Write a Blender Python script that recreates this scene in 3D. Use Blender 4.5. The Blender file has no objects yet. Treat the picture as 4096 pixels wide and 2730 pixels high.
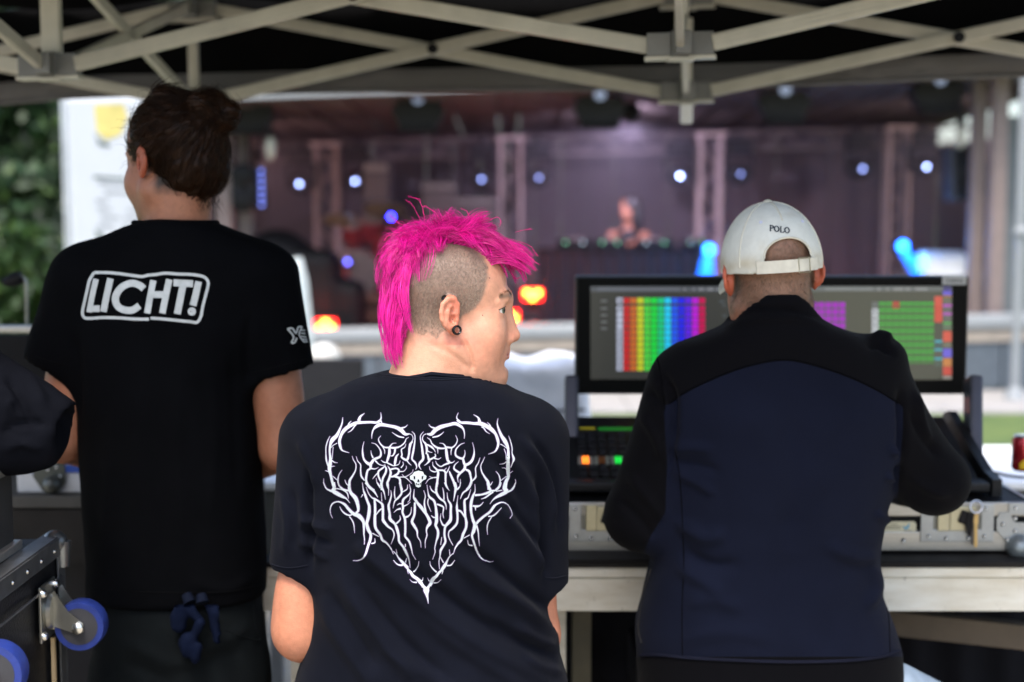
import bpy, bmesh, math, random
import numpy as np
from mathutils import Vector, Matrix
from mathutils.bvhtree import BVHTree
R = math.radians
random.seed(7); RNG = np.random.default_rng(11)
scene = bpy.context.scene
col = scene.collection
# ------------------------------------------------------------------ camera
CAM_Z, PITCH, FPX = 1.57, R(5.25), 5689.0
cam_d = bpy.data.cameras.new("camera"); cam = bpy.data.objects.new("camera", cam_d); col.objects.link(cam)
cam.location = (0, 0, CAM_Z); cam.rotation_euler = (R(90) - PITCH, 0, 0)
cam_d.lens = 50; cam_d.sensor_width = 36; cam_d.clip_start = .05; cam_d.clip_end = 400
cam_d.dof.use_dof = True; cam_d.dof.focus_distance = 2.36; cam_d.dof.aperture_fstop = 2.2
scene.camera = cam
# ------------------------------------------------------------------ world, sun, exposure
world = bpy.data.worlds.new("World"); scene.world = world; world.use_nodes = True
wn = world.node_tree; wn.nodes.clear()
wo = wn.nodes.new('ShaderNodeOutputWorld'); wb = wn.nodes.new('ShaderNodeBackground'); sk = wn.nodes.new('ShaderNodeTexSky')
SUN_EL, SUN_ROT = R(64), R(196)
sk.sky_type = 'NISHITA'; sk.sun_disc = False; sk.sun_elevation = SUN_EL; sk.sun_rotation = SUN_ROT
sk.air_density = 1.0; sk.dust_density = 3.5; sk.ozone_density = 1.0
wb.inputs[1].default_value = 0.15
wn.links.new(sk.outputs[0], wb.inputs[0]); wn.links.new(wb.outputs[0], wo.inputs[0])
sun_d = bpy.data.lights.new("sun", 'SUN'); sun = bpy.data.objects.new("sun", sun_d); col.objects.link(sun)
sun_d.energy = 1.5; sun_d.angle = R(18); sun_d.color = (1, .95, .87)
sdir = Vector((math.sin(SUN_ROT) * math.cos(SUN_EL), math.cos(SUN_ROT) * math.cos(SUN_EL), math.sin(SUN_EL)))
sun.rotation_euler = sdir.to_track_quat('Z', 'Y').to_euler()
vs = scene.view_settings
vs.view_transform = 'Standard'; vs.look = 'None'; vs.exposure = 1.5; vs.gamma = 1; vs.use_curve_mapping = False
scene.render.engine = 'CYCLES'
scene.cycles.use_denoising = True; scene.cycles.use_adaptive_sampling = True; scene.cycles.adaptive_threshold = .015
scene.cycles.max_bounces = 6; scene.cycles.diffuse_bounces = 3; scene.cycles.glossy_bounces = 3
scene.cycles.transmission_bounces = 4; scene.cycles.transparent_max_bounces = 6
scene.cycles.sample_clamp_indirect = 6

# ------------------------------------------------------------------ pixel (of the 4096 frame) -> world point on the vertical plane y = Y
CP, SP = math.cos(PITCH), math.sin(PITCH)
def ray(px, py):
    u, v = (px - 2048) / FPX, (1365 - py) / FPX
    return Vector((u, CP + v * SP, -SP + v * CP))
def at(px, py, Y):
    d = ray(px, py); t = Y / d.y
    return Vector((d.x * t, Y, CAM_Z + d.z * t))
def pxm(Y):                                      # metres per pixel at that distance
    return Y / FPX
# ------------------------------------------------------------------ materials
MATS = {}
def M(name, c=(.5, .5, .5), rough=.5, metal=0., var=.15, vscale=12., bump=0., bscale=60., sheen=0., coat=0., emit=0., ecol=None,
      sss=0., attr=None, c2=None, spec=.5, stretch=None, trans=0., coords='Object', bdetail=4.):
    if name in MATS: return MATS[name]
    m = bpy.data.materials.new(name); m.use_nodes = True; MATS[name] = m
    nt = m.node_tree; N, L = nt.nodes, nt.links
    b = N['Principled BSDF']
    b.inputs['Roughness'].default_value = rough; b.inputs['Metallic'].default_value = metal
    b.inputs['Specular IOR Level'].default_value = spec
    if sheen:
        b.inputs['Sheen Weight'].default_value = sheen; b.inputs['Sheen Roughness'].default_value = .5
    if coat: b.inputs['Coat Weight'].default_value = coat; b.inputs['Coat Roughness'].default_value = .12
    if trans: b.inputs['Transmission Weight'].default_value = trans
    if sss:
        b.inputs['Subsurface Weight'].default_value = sss; b.inputs['Subsurface Radius'].default_value = (1., .32, .16)
        b.inputs['Subsurface Scale'].default_value = .009
    tc = N.new('ShaderNodeTexCoord')
    vec = tc.outputs[coords]
    if stretch:
        mp = N.new('ShaderNodeMapping'); mp.inputs['Scale'].default_value = stretch; L.new(vec, mp.inputs['Vector']); vec = mp.outputs[0]
    nz = N.new('ShaderNodeTexNoise'); nz.inputs['Scale'].default_value = vscale; nz.inputs['Detail'].default_value = 6; nz.inputs['Roughness'].default_value = .6
    L.new(vec, nz.inputs['Vector'])
    rmp = N.new('ShaderNodeMapRange'); rmp.inputs[1].default_value = .3; rmp.inputs[2].default_value = .7
    L.new(nz.outputs['Fac'], rmp.inputs[0])
    mix = N.new('ShaderNodeMix'); mix.data_type = 'RGBA'
    L.new(rmp.outputs[0], mix.inputs['Factor'])
    if attr:
        at_ = N.new('ShaderNodeVertexColor'); at_.layer_name = attr
        for k, s in ((6, 1 - var), (7, 1 + var)):
            mm = N.new('ShaderNodeVectorMath'); mm.operation = 'SCALE'; mm.inputs['Scale'].default_value = s
            L.new(at_.outputs[0], mm.inputs[0]); L.new(mm.outputs[0], mix.inputs[k])
    else:
        ca = c2 if c2 else tuple(x * (1 - var) for x in c); cb = c if c2 else tuple(min(1, x * (1 + var)) for x in c)
        mix.inputs[6].default_value = (*ca, 1); mix.inputs[7].default_value = (*cb, 1)
    L.new(mix.outputs[2], b.inputs['Base Color'])
    if bump:
        n2 = N.new('ShaderNodeTexNoise'); n2.inputs['Scale'].default_value = bscale; n2.inputs['Detail'].default_value = bdetail
        L.new(vec, n2.inputs['Vector'])
        bp = N.new('ShaderNodeBump'); bp.inputs['Strength'].default_value = bump; bp.inputs['Distance'].default_value = .003
        L.new(n2.outputs['Fac'], bp.inputs['Height']); L.new(bp.outputs[0], b.inputs['Normal'])
    if emit:
        b.inputs['Emission Strength'].default_value = emit
        if attr and ecol is None: L.new(at_.outputs[0], b.inputs['Emission Color'])
        else: b.inputs['Emission Color'].default_value = (*(ecol or c), 1)
    return m
# ------------------------------------------------------------------ objects
def put(name, me, parent=None, mat=None):
    o = bpy.data.objects.new(name, me); col.objects.link(o)
    if mat is not None:
        for mm in (mat if isinstance(mat, (list, tuple)) else [mat]): me.materials.append(mm)
    if parent is not None:
        o.parent = parent; o.matrix_parent_inverse = Matrix.Translation(-Vector(base_of(parent)))
    return o
BASES = {}
def base_of(o):
    return BASES.get(o.name, (0, 0, 0))
def tag(o, label=None, cat=None, group=None, kind=None):
    if label: o['label'] = label
    if cat: o['category'] = cat
    if group: o['group'] = group
    if kind: o['kind'] = kind
    return o
def thing(name, label, cat, loc=(0, 0, 0), group=None):
    o = bpy.data.objects.new(name, None); col.objects.link(o); o.empty_display_size = .1
    o.location = loc; BASES[o.name] = tuple(loc)
    return tag(o, label, cat, group)
def clone(root, delta, label, rotz=0.):
    """copy of a thing with its parts and sub-parts, moved by delta"""
    r = root.copy(); col.objects.link(r); r.location = Vector(root.location) + Vector(delta); r.rotation_euler.z += rotz; r['label'] = label
    def rec(src, dst):
        for ch in list(src.children):
            c = ch.copy(); col.objects.link(c); c.parent = dst; c.matrix_parent_inverse = ch.matrix_parent_inverse.copy(); rec(ch, c)
    rec(root, r)
    return r
class MB:
    """collects pieces in world coordinates; build() links them as one mesh object"""
    def __init__(s): s.v, s.f, s.mi, s.fc = [], [], [], []
    def add(s, vs_, fs, mi=0, c=None):
        o = len(s.v); s.v += [tuple(p) for p in vs_]
        for f in fs: s.f.append(tuple(i + o for i in f)); s.mi.append(mi); s.fc.append(c)
        return s
    def box(s, c, size, rot=None, mi=0, bev=0., cc=None):
        hx, hy, hz = [x / 2 for x in size]; c = Vector(c)
        if bev <= 0:
            P = [Vector((x, y, z)) for x in (-hx, hx) for y in (-hy, hy) for z in (-hz, hz)]
            F = [(0, 1, 3, 2), (4, 6, 7, 5), (0, 4, 5, 1), (2, 3, 7, 6), (0, 2, 6, 4), (1, 5, 7, 3)]
        else:
            bm = bmesh.new(); bmesh.ops.create_cube(bm, size=1)
            bmesh.ops.scale(bm, vec=size, verts=bm.verts)
            bmesh.ops.bevel(bm, geom=bm.edges[:] + bm.verts[:], offset=bev, segments=2, profile=.6, affect='EDGES')
            bm.verts.index_update(); P = [v.co.copy() for v in bm.verts]; F = [[v.index for v in f.verts] for f in bm.faces]; bm.free()
        if rot is not None: P = [rot @ p for p in P]
        return s.add([c + p for p in P], F, mi, cc)
    def bar(s, a, b, w, h, up=(0, 0, 1), bev=0., mi=0):
        a, b = Vector(a), Vector(b); y = (b - a); l = y.length; y.normalize()
        z = Vector(up); z = (z - y * z.dot(y)).normalized(); x = y.cross(z)
        rot = Matrix((x, y, z)).transposed()
        return s.box((a + b) / 2, (w, l, h), rot, mi, bev)
    def tube(s, pts, r, n=8, mi=0, cap=True, flat=1.):
        pts = [Vector(p) for p in pts]; k = len(pts); rr = r if isinstance(r, (list, tuple)) else [r] * k
        V, F = [], []; prev = None
        for i, p in enumerate(pts):
            t = (pts[min(i + 1, k - 1)] - pts[max(i - 1, 0)]).normalized()
            if prev is None:
                u = t.orthogonal().normalized()
            else:
                u = (prev - t * prev.dot(t)); u = u.normalized() if u.length > 1e-6 else t.orthogonal().normalized()
            prev = u; w = t.cross(u)
            for j in range(n):
                a = 2 * math.pi * j / n; V.append(p + (u * math.cos(a) + w * math.sin(a) * flat) * rr[i])
        for i in range(k - 1):
            for j in range(n):
                F.append((i * n + j, i * n + (j + 1) % n, (i + 1) * n + (j + 1) % n, (i + 1) * n + j))
        if cap: F.append(tuple(range(n - 1, -1, -1))); F.append(tuple((k - 1) * n + j for j in range(n)))
        return s.add(V, F, mi)
    def lathe(s, prof, base=(0, 0, 0), axis=(0, 0, 1), n=24, mi=0):
        base = Vector(base); ax = Vector(axis).normalized(); u = ax.orthogonal().normalized(); w = ax.cross(u)
        V, F = [], []
        for (r, h) in prof:
            for j in range(n):
                a = 2 * math.pi * j / n; V.append(base + ax * h + (u * math.cos(a) + w * math.sin(a)) * r)
        for i in range(len(prof) - 1):
            for j in range(n): F.append((i * n + j, i * n + (j + 1) % n, (i + 1) * n + (j + 1) % n, (i + 1) * n + j))
        F.append(tuple(range(n - 1, -1, -1))); F.append(tuple((len(prof) - 1) * n + j for j in range(n)))
        return s.add(V, F, mi)
    def prism(s, poly, n_vec, t, mi=0):
        """polygon of 3d points, extruded by t along n_vec"""
        d = Vector(n_vec).normalized() * t; k = len(poly); P = [Vector(p) for p in poly]
        F = [tuple(range(k - 1, -1, -1)), tuple(range(k, 2 * k))] + [(i, (i + 1) % k, k + (i + 1) % k, k + i) for i in range(k)]
        return s.add(P + [p + d for p in P], F, mi)
    def quad(s, a, b, c, d, mi=0, cc=None): return s.add([a, b, c, d], [(0, 1, 2, 3)], mi, cc)
    def ball(s, c, r, n=12, m=8, mi=0):
        r = r if isinstance(r, (tuple, list)) else (r, r, r); c = Vector(c); V, F = [], []
        for i in range(m + 1):
            p = math.pi * i / m
            for j in range(n):
                a = 2 * math.pi * j / n; V.append(c + Vector((r[0] * math.sin(p) * math.cos(a), r[1] * math.sin(p) * math.sin(a), r[2] * math.cos(p))))
        for i in range(m):
            for j in range(n): F.append((i * n + j, (i + 1) * n + j, (i + 1) * n + (j + 1) % n, i * n + (j + 1) % n))
        return s.add(V, F, mi)
    def build(s, name, mat, parent=None, smooth=False, colattr=None, fix=True):
        me = bpy.data.meshes.new(name); me.from_pydata(s.v, [], s.f)
        me.polygons.foreach_set('material_index', s.mi)
        if colattr:
            ca = me.color_attributes.new(colattr, 'FLOAT_COLOR', 'CORNER')
            arr = []
            for p, c in zip(me.polygons, s.fc): arr += list((*(c or (0, 0, 0)), 1)) * p.loop_total
            ca.data.foreach_set('color', arr)
        if fix:
            bm = bmesh.new(); bm.from_mesh(me); bmesh.ops.recalc_face_normals(bm, faces=bm.faces); bm.to_mesh(me); bm.free()
        elif smooth:
            bm = bmesh.new(); bm.from_mesh(me); bmesh.ops.remove_doubles(bm, verts=bm.verts, dist=1e-5); bm.to_mesh(me); bm.free()
        if smooth:
            me.polygons.foreach_set('use_smooth', [True] * len(me.polygons)); me.set_sharp_from_angle(angle=R(40))
        me.update()
        return put(name, me, parent, mat)
# ------------------------------------------------------------------ signed-distance modelling -> surface nets
def smin(a, b, k):
    if k <= 0: return np.minimum(a, b)
    h = np.clip(.5 + .5 * (b - a) / k, 0, 1); return b + (a - b) * h - k * h * (1 - h)
class Field:
    def __init__(s, lo, hi, h, fine=None):
        s.ax = []
        for i in range(3):
            if fine is None or fine[0][i] is None: s.ax.append(np.arange(lo[i], hi[i] + h, h, dtype=np.float32))
            else:
                a, b, hf = fine[0][i], fine[1][i], fine[2]; a = max(a, lo[i]); b = min(b, hi[i])
                p = [np.linspace(lo[i], a, max(2, int((a - lo[i]) / h) + 2))[:-1] if a > lo[i] + 1e-6 else np.zeros(0), np.arange(a, b, hf),
                     np.linspace(b, hi[i], max(2, int((hi[i] - b) / h) + 2)) if hi[i] > b + 1e-6 else np.array([b])]
                s.ax.append(np.concatenate(p).astype(np.float32))
        s.F = np.full([len(a) for a in s.ax], 1., np.float32); s.h = h
    def add(s, prim, k=.01, op='u', m=None):
        fn, lo, hi = prim; lo, hi = np.array(lo, float), np.array(hi, float); pad = k + 2.5 * s.h
        if m is not None:
            C = np.array([(m @ Vector((x, y, z)))[:] for x in (lo[0], hi[0]) for y in (lo[1], hi[1]) for z in (lo[2], hi[2])]); lo, hi = C.min(0), C.max(0)
        sl = []
        for i in range(3):
            a, b = np.searchsorted(s.ax[i], (lo[i] - pad, hi[i] + pad)); a = max(0, a - 1); b = min(len(s.ax[i]), b + 1)
            if b - a < 1: return s
            sl.append(slice(a, b))
        x, y, z = s.ax[0][sl[0]][:, None, None], s.ax[1][sl[1]][None, :, None], s.ax[2][sl[2]][None, None, :]
        if m is not None:
            im = np.array(m.inverted(), dtype=np.float32)
            x, y, z = [im[i, 0] * x + im[i, 1] * y + im[i, 2] * z + im[i, 3] for i in range(3)]
        d = fn(x, y, z).astype(np.float32); sl = tuple(sl)
        if op == 'u': s.F[sl] = smin(s.F[sl], d, k)
        elif op == 's': s.F[sl] = -smin(-s.F[sl], d, k)
        elif op == 'i': s.F[sl] = -smin(-s.F[sl], -d, k)
        return s
    def mesh(s, smooth=1):
        F, ax = s.F, s.ax; n = F.shape; ins = F < 0
        cn = (n[0] - 1, n[1] - 1, n[2] - 1)
        ids, pos, quads = [], [], []
        for a in range(3):
            b, c = (a + 1) % 3, (a + 2) % 3
            s0 = [slice(None)] * 3; s1 = [slice(None)] * 3; s0[a] = slice(0, -1); s1[a] = slice(1, None)
            I = np.nonzero(ins[tuple(s0)] != ins[tuple(s1)]); I = [i.astype(np.int64) for i in I]
            J = list(I); J[a] = I[a] + 1
            f0, f1 = F[tuple(I)], F[tuple(J)]; t = f0 / (f0 - f1)
            p = np.stack([ax[i][I[i]] for i in range(3)], 1).astype(np.float64); p[:, a] += t * (ax[a][J[a]] - ax[a][I[a]])
            inner = (I[b] > 0) & (I[b] < n[b] - 1) & (I[c] > 0) & (I[c] < n[c] - 1)
            q = []
            for db, dc in ((1, 1), (0, 1), (0, 0), (1, 0)):
                K = list(I); K[b] = I[b] - db; K[c] = I[c] - dc
                ok = (K[b] >= 0) & (K[b] < cn[b]) & (K[c] >= 0) & (K[c] < cn[c])
                cid = (K[0] * cn[1] + K[1]) * cn[2] + K[2]
                ids.append(cid[ok]); pos.append(p[ok]); q.append(cid)
            q = np.stack(q, 1); flip = f0 > 0; q[flip] = q[flip][:, ::-1]; quads.append(q[inner])
        ids = np.concatenate(ids); pos = np.concatenate(pos); quads = np.concatenate(quads)
        u, inv = np.unique(ids, return_inverse=True); cnt = np.bincount(inv)
        V = np.stack([np.bincount(inv, pos[:, i]) / cnt for i in range(3)], 1)
        Q = np.searchsorted(u, quads)
        for _ in range(smooth): V = relax(V, Q, .5)
        return V, Q
def relax(V, Q, w, mask=None):
    e = np.concatenate([Q[:, [0, 1]], Q[:, [1, 2]], Q[:, [2, 3]], Q[:, [3, 0]]]); e = np.concatenate([e, e[:, ::-1]])
    c = np.bincount(e[:, 0], minlength=len(V)); c = np.maximum(c, 1)
    A = np.stack([np.bincount(e[:, 0], V[e[:, 1], i], minlength=len(V)) / c for i in range(3)], 1)
    ww = w if mask is None else (w * mask)[:, None]
    return V + (A - V) * ww
def vnormals(V, Q):
    fn = np.cross(V[Q[:, 2]] - V[Q[:, 0]], V[Q[:, 3]] - V[Q[:, 1]])
    N = np.zeros_like(V)
    for i in range(4):
        for a in range(3): N[:, a] += np.bincount(Q[:, i], fn[:, a], minlength=len(V))
    return N / (np.linalg.norm(N, axis=1, keepdims=True) + 1e-12)
def nput(name, V, Q, mat, parent=None, vcol=None, smooth=True):
    me = bpy.data.meshes.new(name)
    V = np.asarray(V, np.float32); Q = np.asarray(Q, np.int32); k = Q.shape[1]
    me.vertices.add(len(V)); me.vertices.foreach_set('co', V.ravel())
    me.loops.add(Q.size); me.loops.foreach_set('vertex_index', Q.ravel())
    me.polygons.add(len(Q)); me.polygons.foreach_set('loop_start', np.arange(0, Q.size, k, dtype=np.int32))
    try: me.polygons.foreach_set('loop_total', np.full(len(Q), k, np.int32))
    except Exception: pass
    me.update(calc_edges=True)
    if smooth: me.polygons.foreach_set('use_smooth', np.ones(len(Q), bool))
    if vcol is not None:
        ca = me.color_attributes.new('col', 'FLOAT_COLOR', 'POINT')
        c4 = np.ones((len(V), 4), np.float32); c4[:, :3] = vcol; ca.data.foreach_set('color', c4.ravel())
    me.validate()
    return put(name, me, parent, mat)
# primitives: (function, lo, hi)
def ell(c, r):
    c = np.array(c, float); r = np.array(r if isinstance(r, (tuple, list)) else (r,) * 3, float)
    def f(x, y, z):
        a, b, d = (x - c[0]), (y - c[1]), (z - c[2])
        k0 = np.sqrt((a / r[0]) ** 2 + (b / r[1]) ** 2 + (d / r[2]) ** 2) + 1e-9
        k1 = np.sqrt((a / r[0] ** 2) ** 2 + (b / r[1] ** 2) ** 2 + (d / r[2] ** 2) ** 2) + 1e-9
        return k0 * (k0 - 1) / k1
    return f, c - r, c + r
def cap(a, b, ra, rb=None, sq=None):
    rb = ra if rb is None else rb; a = np.array(a, float); b = np.array(b, float); ab = b - a; L2 = max((ab ** 2).sum(), 1e-12); s = sq or (1, 1, 1)
    def f(x, y, z):
        t = np.clip(((x - a[0]) * ab[0] + (y - a[1]) * ab[1] + (z - a[2]) * ab[2]) / L2, 0, 1)
        d = np.sqrt(((x - a[0] - t * ab[0]) / s[0]) ** 2 + ((y - a[1] - t * ab[1]) / s[1]) ** 2 + ((z - a[2] - t * ab[2]) / s[2]) ** 2)
        return (d - (ra + (rb - ra) * t)) * min(s)
    rm = max(ra, rb) * max(s)
    return f, np.minimum(a, b) - rm, np.maximum(a, b) + rm
def boxp(c, h, r=.0):
    c = np.array(c, float); h = np.array(h, float)
    def f(x, y, z):
        q = [np.abs(x - c[0]) - h[0] + r, np.abs(y - c[1]) - h[1] + r, np.abs(z - c[2]) - h[2] + r]
        o = np.sqrt(np.maximum(q[0], 0) ** 2 + np.maximum(q[1], 0) ** 2 + np.maximum(q[2], 0) ** 2)
        return o + np.minimum(np.maximum(np.maximum(q[0], q[1]), q[2]), 0) - r
    return f, c - h, c + h
def loft(rows, n=2.4):
    """rows of (z, cx, cy, rx, ry); superellipse sections"""
    rows = sorted(rows); A = np.array(rows, float); zz = A[:, 0]
    def f(x, y, z):
        zf = np.clip(z, zz[0], zz[-1]); g = [np.interp(zf, zz, A[:, i]) for i in range(1, 5)]
        q = (np.abs((x - g[0]) / g[2]) ** n + np.abs((y - g[1]) / g[3]) ** n) ** (1 / n)
        d = (q - 1) * np.minimum(g[2], g[3])
        return np.maximum(d, np.maximum(zz[0] - z, z - zz[-1]))
    lo = (np.min(A[:, 1] - A[:, 3]), np.min(A[:, 2] - A[:, 4]), zz[0]); hi = (np.max(A[:, 1] + A[:, 3]), np.max(A[:, 2] + A[:, 4]), zz[-1])
    return f, lo, hi
def bvh_of(V, Q): return BVHTree.FromPolygons([tuple(v) for v in V], [tuple(int(i) for i in q) for q in Q])
def hit(bvh, px, py, off=0.):
    d = ray(px, py).normalized(); o = Vector((0, 0, CAM_Z))
    loc, nrm, _, _ = bvh.ray_cast(o, d)
    if loc is None: return None
    if nrm.dot(d) > 0: nrm = -nrm
    return loc + nrm * off, nrm
def pix_of(V):
    """world points -> pixel coordinates of the 4096 frame"""
    X, Y, Z = V[:, 0], V[:, 1], V[:, 2] - CAM_Z
    dep = Y * CP - Z * SP; up = Y * SP + Z * CP
    return 2048 + FPX * X / dep, 1365 - FPX * up / dep
def polydist(qx, qy, pts):
    """distance to a polyline and the arc parameter"""
    best = np.full(qx.shape, 1e9); par = np.zeros(qx.shape); k = len(pts) - 1
    for i in range(k):
        (ax_, ay_), (bx_, by_) = pts[i][:2], pts[i + 1][:2]; dx, dy = bx_ - ax_, by_ - ay_
        t = np.clip(((qx - ax_) * dx + (qy - ay_) * dy) / (dx * dx + dy * dy + 1e-9), 0, 1)
        d = np.hypot(qx - ax_ - t * dx, qy - ay_ - t * dy); mk = d < best
        best = np.where(mk, d, best); par = np.where(mk, (i + t) / k, par)
    return best, par
def smoothpath(P, n=6):
    """Catmull-Rom through points (any dimension)"""
    P = [np.array(p, float) for p in P]
    if len(P) < 3: return [P[0] + (P[-1] - P[0]) * t for t in np.linspace(0, 1, n + 1)]
    Q_ = [2 * P[0] - P[1]] + P + [2 * P[-1] - P[-2]]; out = []
    for i in range(1, len(Q_) - 2):
        p0, p1, p2, p3 = Q_[i - 1:i + 3]
        for j in range(n):
            t = j / n
            out.append(.5 * ((2 * p1) + (-p0 + p2) * t + (2 * p0 - 5 * p1 + 4 * p2 - p3) * t * t + (-p0 + 3 * p1 - 3 * p2 + p3) * t ** 3))
    out.append(P[-1]); return out
def folds(V, N, lines):
    """cloth folds: (polyline of pixels, half width px, height m, side) raised or sunk along camera-facing surface"""
    qx, qy = pix_of(V); face = np.clip(-N[:, 1] * 1.6 + .25, 0, 1); D = np.zeros(len(V))
    for pts, w, h in lines:
        pts = [tuple(p) for p in smoothpath(pts, 5)]
        lo = np.array(pts).min(0) - 4 * w; hi = np.array(pts).max(0) + 4 * w
        k = np.nonzero((qx > lo[0]) & (qx < hi[0]) & (qy > lo[1]) & (qy < hi[1]))[0]
        if len(k) == 0: continue
        d, t = polydist(qx[k], qy[k], pts)
        fade = np.clip(np.minimum(t, 1 - t) / .22, 0, 1); fade = fade * fade * (3 - 2 * fade)
        D[k] += h * np.exp(-(d / w) ** 2) * (.25 + .75 * fade) * np.where((t <= .001) | (t >= .999), .25, 1)
    return V + N * (D * face)[:, None]
def vnoise(P, scale, seed=0, octaves=3):
    """smooth value noise on points"""
    out = np.zeros(len(P)); amp = 1.; tot = 0
    for o in range(octaves):
        q = P * scale * 2 ** o + seed * 17.3 + o * 5.1; i = np.floor(q).astype(np.int64); f = q - i; f = f * f * (3 - 2 * f); acc = 0
        for dx in (0, 1):
            for dy in (0, 1):
                for dz in (0, 1):
                    h = ((i[:, 0] + dx) * 374761393 + (i[:, 1] + dy) * 668265263 + (i[:, 2] + dz) * 2147483647 + seed * 1013) & 0x7fffffff
                    h = (h ^ (h >> 13)) * 1274126177 & 0x7fffffff; r = (h & 0xffff) / 65535.
                    acc = acc + r * np.where(dx, f[:, 0], 1 - f[:, 0]) * np.where(dy, f[:, 1], 1 - f[:, 1]) * np.where(dz, f[:, 2], 1 - f[:, 2])
        out += amp * (acc - .5); tot += amp; amp *= .5
    return out / tot * 2
def strands_mesh(name, curves, r0, r1, mat, parent=None, sides=3, cols=None):
    """hair: every strand a thin tapering three-sided tube. curves: list of (k,3) arrays"""
    VV, QQ, CC = [], [], []; o = 0
    for ci, (c, rr) in enumerate(curves):
        if cols is not None: CC.append(np.repeat(cols[ci][None], len(c) * sides, 0))
        c = np.asarray(c); k = len(c); t = np.gradient(c, axis=0); t /= np.linalg.norm(t, axis=1, keepdims=True) + 1e-9
        u = np.cross(t, (.31, .23, .92)); u /= np.linalg.norm(u, axis=1, keepdims=True) + 1e-9; w = np.cross(t, u)
        rad = (r0 + (r1 - r0) * np.linspace(0, 1, k) ** 1.5)[:, None] * rr
        for j in range(sides):
            a = 2 * math.pi * j / sides; VV.append(c + (u * math.cos(a) + w * math.sin(a)) * rad)
        i = np.arange(k - 1)
        for j in range(sides):
            j2 = (j + 1) % sides; QQ.append(np.stack([o + j * k + i, o + j2 * k + i, o + j2 * k + i + 1, o + j * k + i + 1], 1))
        o += k * sides
    return nput(name, np.concatenate(VV), np.concatenate(QQ), mat, parent, np.concatenate(CC) if cols is not None else None)
# ================================================================== SETTING
g = MB(); n = 24
for i in range(n):
    for j in range(n):
        x0, x1 = -150 + 300 * i / n, -150 + 300 * (i + 1) / n; y0, y1 = -60 + 300 * j / n, -60 + 300 * (j + 1) / n
        g.quad((x0, y0, 0), (x1, y0, 0), (x1, y1, 0), (x0, y1, 0))
m_grass = M('grass_ground', (.095, .135, .030), .9, var=.3, vscale=3, c2=(.05, .09, .02), bump=.6, bscale=80)
tag(g.build('ground', m_grass), 'green lawn reaching from the tent to the stage', kind='structure')
tag(MB().quad((-14, -12, .004), (14, -12, .004), (14, 6.2, .004), (-14, 6.2, .004)).build('path', M('gravel_bounce', (.36, .32, .25), .9, var=.2, vscale=9, bump=.8, bscale=60)), 'beige gravel ground added around the tent for warm bounce light', kind='structure')  # unseen ground, added to bounce warm light onto the tent bars
pv = MB(); Yp0, Yp1 = 10.9, 12.2
for i in range(30):
    x0 = -9 + i * .62; pv.box((x0 + .31, (Yp0 + Yp1) / 2, .012), (.612, Yp1 - Yp0, .024), bev=.004)
tag(pv.build('pavement', M('paving', (.30, .29, .28), .85, var=.12, vscale=6, bump=.3)), 'pale paved strip along the foot of the stage', kind='structure')

# ---- foliage: trees beyond the banner
def leaf_cloud(centers, n, size, seed):
    rg = np.random.default_rng(seed); C = np.array([c[:3] for c in centers]); Rr = np.array([c[3] for c in centers])
    w = Rr ** 2; k = rg.choice(len(C), n, p=w / w.sum()); d = rg.normal(size=(n, 3)); d /= np.linalg.norm(d, axis=1, keepdims=True)
    rad = rg.uniform(.55, 1.08, n) ** .7
    P = C[k] + d * (Rr[k] * rad)[:, None] * np.array([1, 1, .8]); a = rg.normal(size=(n, 3)); a /= np.linalg.norm(a, axis=1, keepdims=True)
    b = np.cross(a, rg.normal(size=(n, 3))); b /= np.linalg.norm(b, axis=1, keepdims=True); s = rg.uniform(.6, 1.3, (n, 1)) * size
    V = np.stack([P - a * s, P + b * s * .45, P + a * s, P - b * s * .45], 1).reshape(-1, 3); Q = np.arange(4 * n).reshape(-1, 4)
    sh = rg.choice(3, n, p=(.5, .35, .15)); cc = np.array([(.005, .019, .003), (.011, .036, .005), (.032, .066, .010)])[sh]
    return V, Q, np.repeat(cc, 4, 0)
m_leaf = M('tree_leaf', rough=.55, attr='col', var=.25, vscale=1.5)
m_bark = M('bark', (.09, .065, .045), .9, var=.3, bump=.8, bscale=30)
def tree(x, y, h, cw, label, seed):
    t = thing('tree', label, 'tree', (x, y, 0), 'trees beyond the banner'); rg = random.Random(seed)
    tr = MB(); pts = [(x, y, 0), (x + .05, y, h * .25), (x - .1, y + .1, h * .5), (x + .05, y, h * .8)]
    tr.tube(smoothpath(pts, 4), [h * .035 * (1 - .07 * i) for i in range(len(smoothpath(pts, 4)))], 8)
    for k in range(6):
        a = rg.uniform(0, 6.28); z = h * rg.uniform(.22, .6); tr.tube([(x, y, z), (x + cw * .4 * math.cos(a), y + cw * .4 * math.sin(a), z + h * .14)], [h * .014, h * .005], 6)
    tr.build('trunk', m_bark, t, True)
    cs = []
    for k in range(22):
        a = rg.uniform(0, 6.28); rr = cw * .5 * math.sqrt(rg.random()); zz = rg.uniform(.06, 1.0)
        w = math.sin(math.pi * min(1, zz * .8 + .22)) ** .6
        cs.append((x + rr * math.cos(a) * w, y + rr * math.sin(a) * w, h * zz, cw * rg.uniform(.13, .24)))
    V, Q, c = leaf_cloud(cs, 7000, .16, seed); nput('crown', V, Q, m_leaf, t, c, smooth=False)
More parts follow.
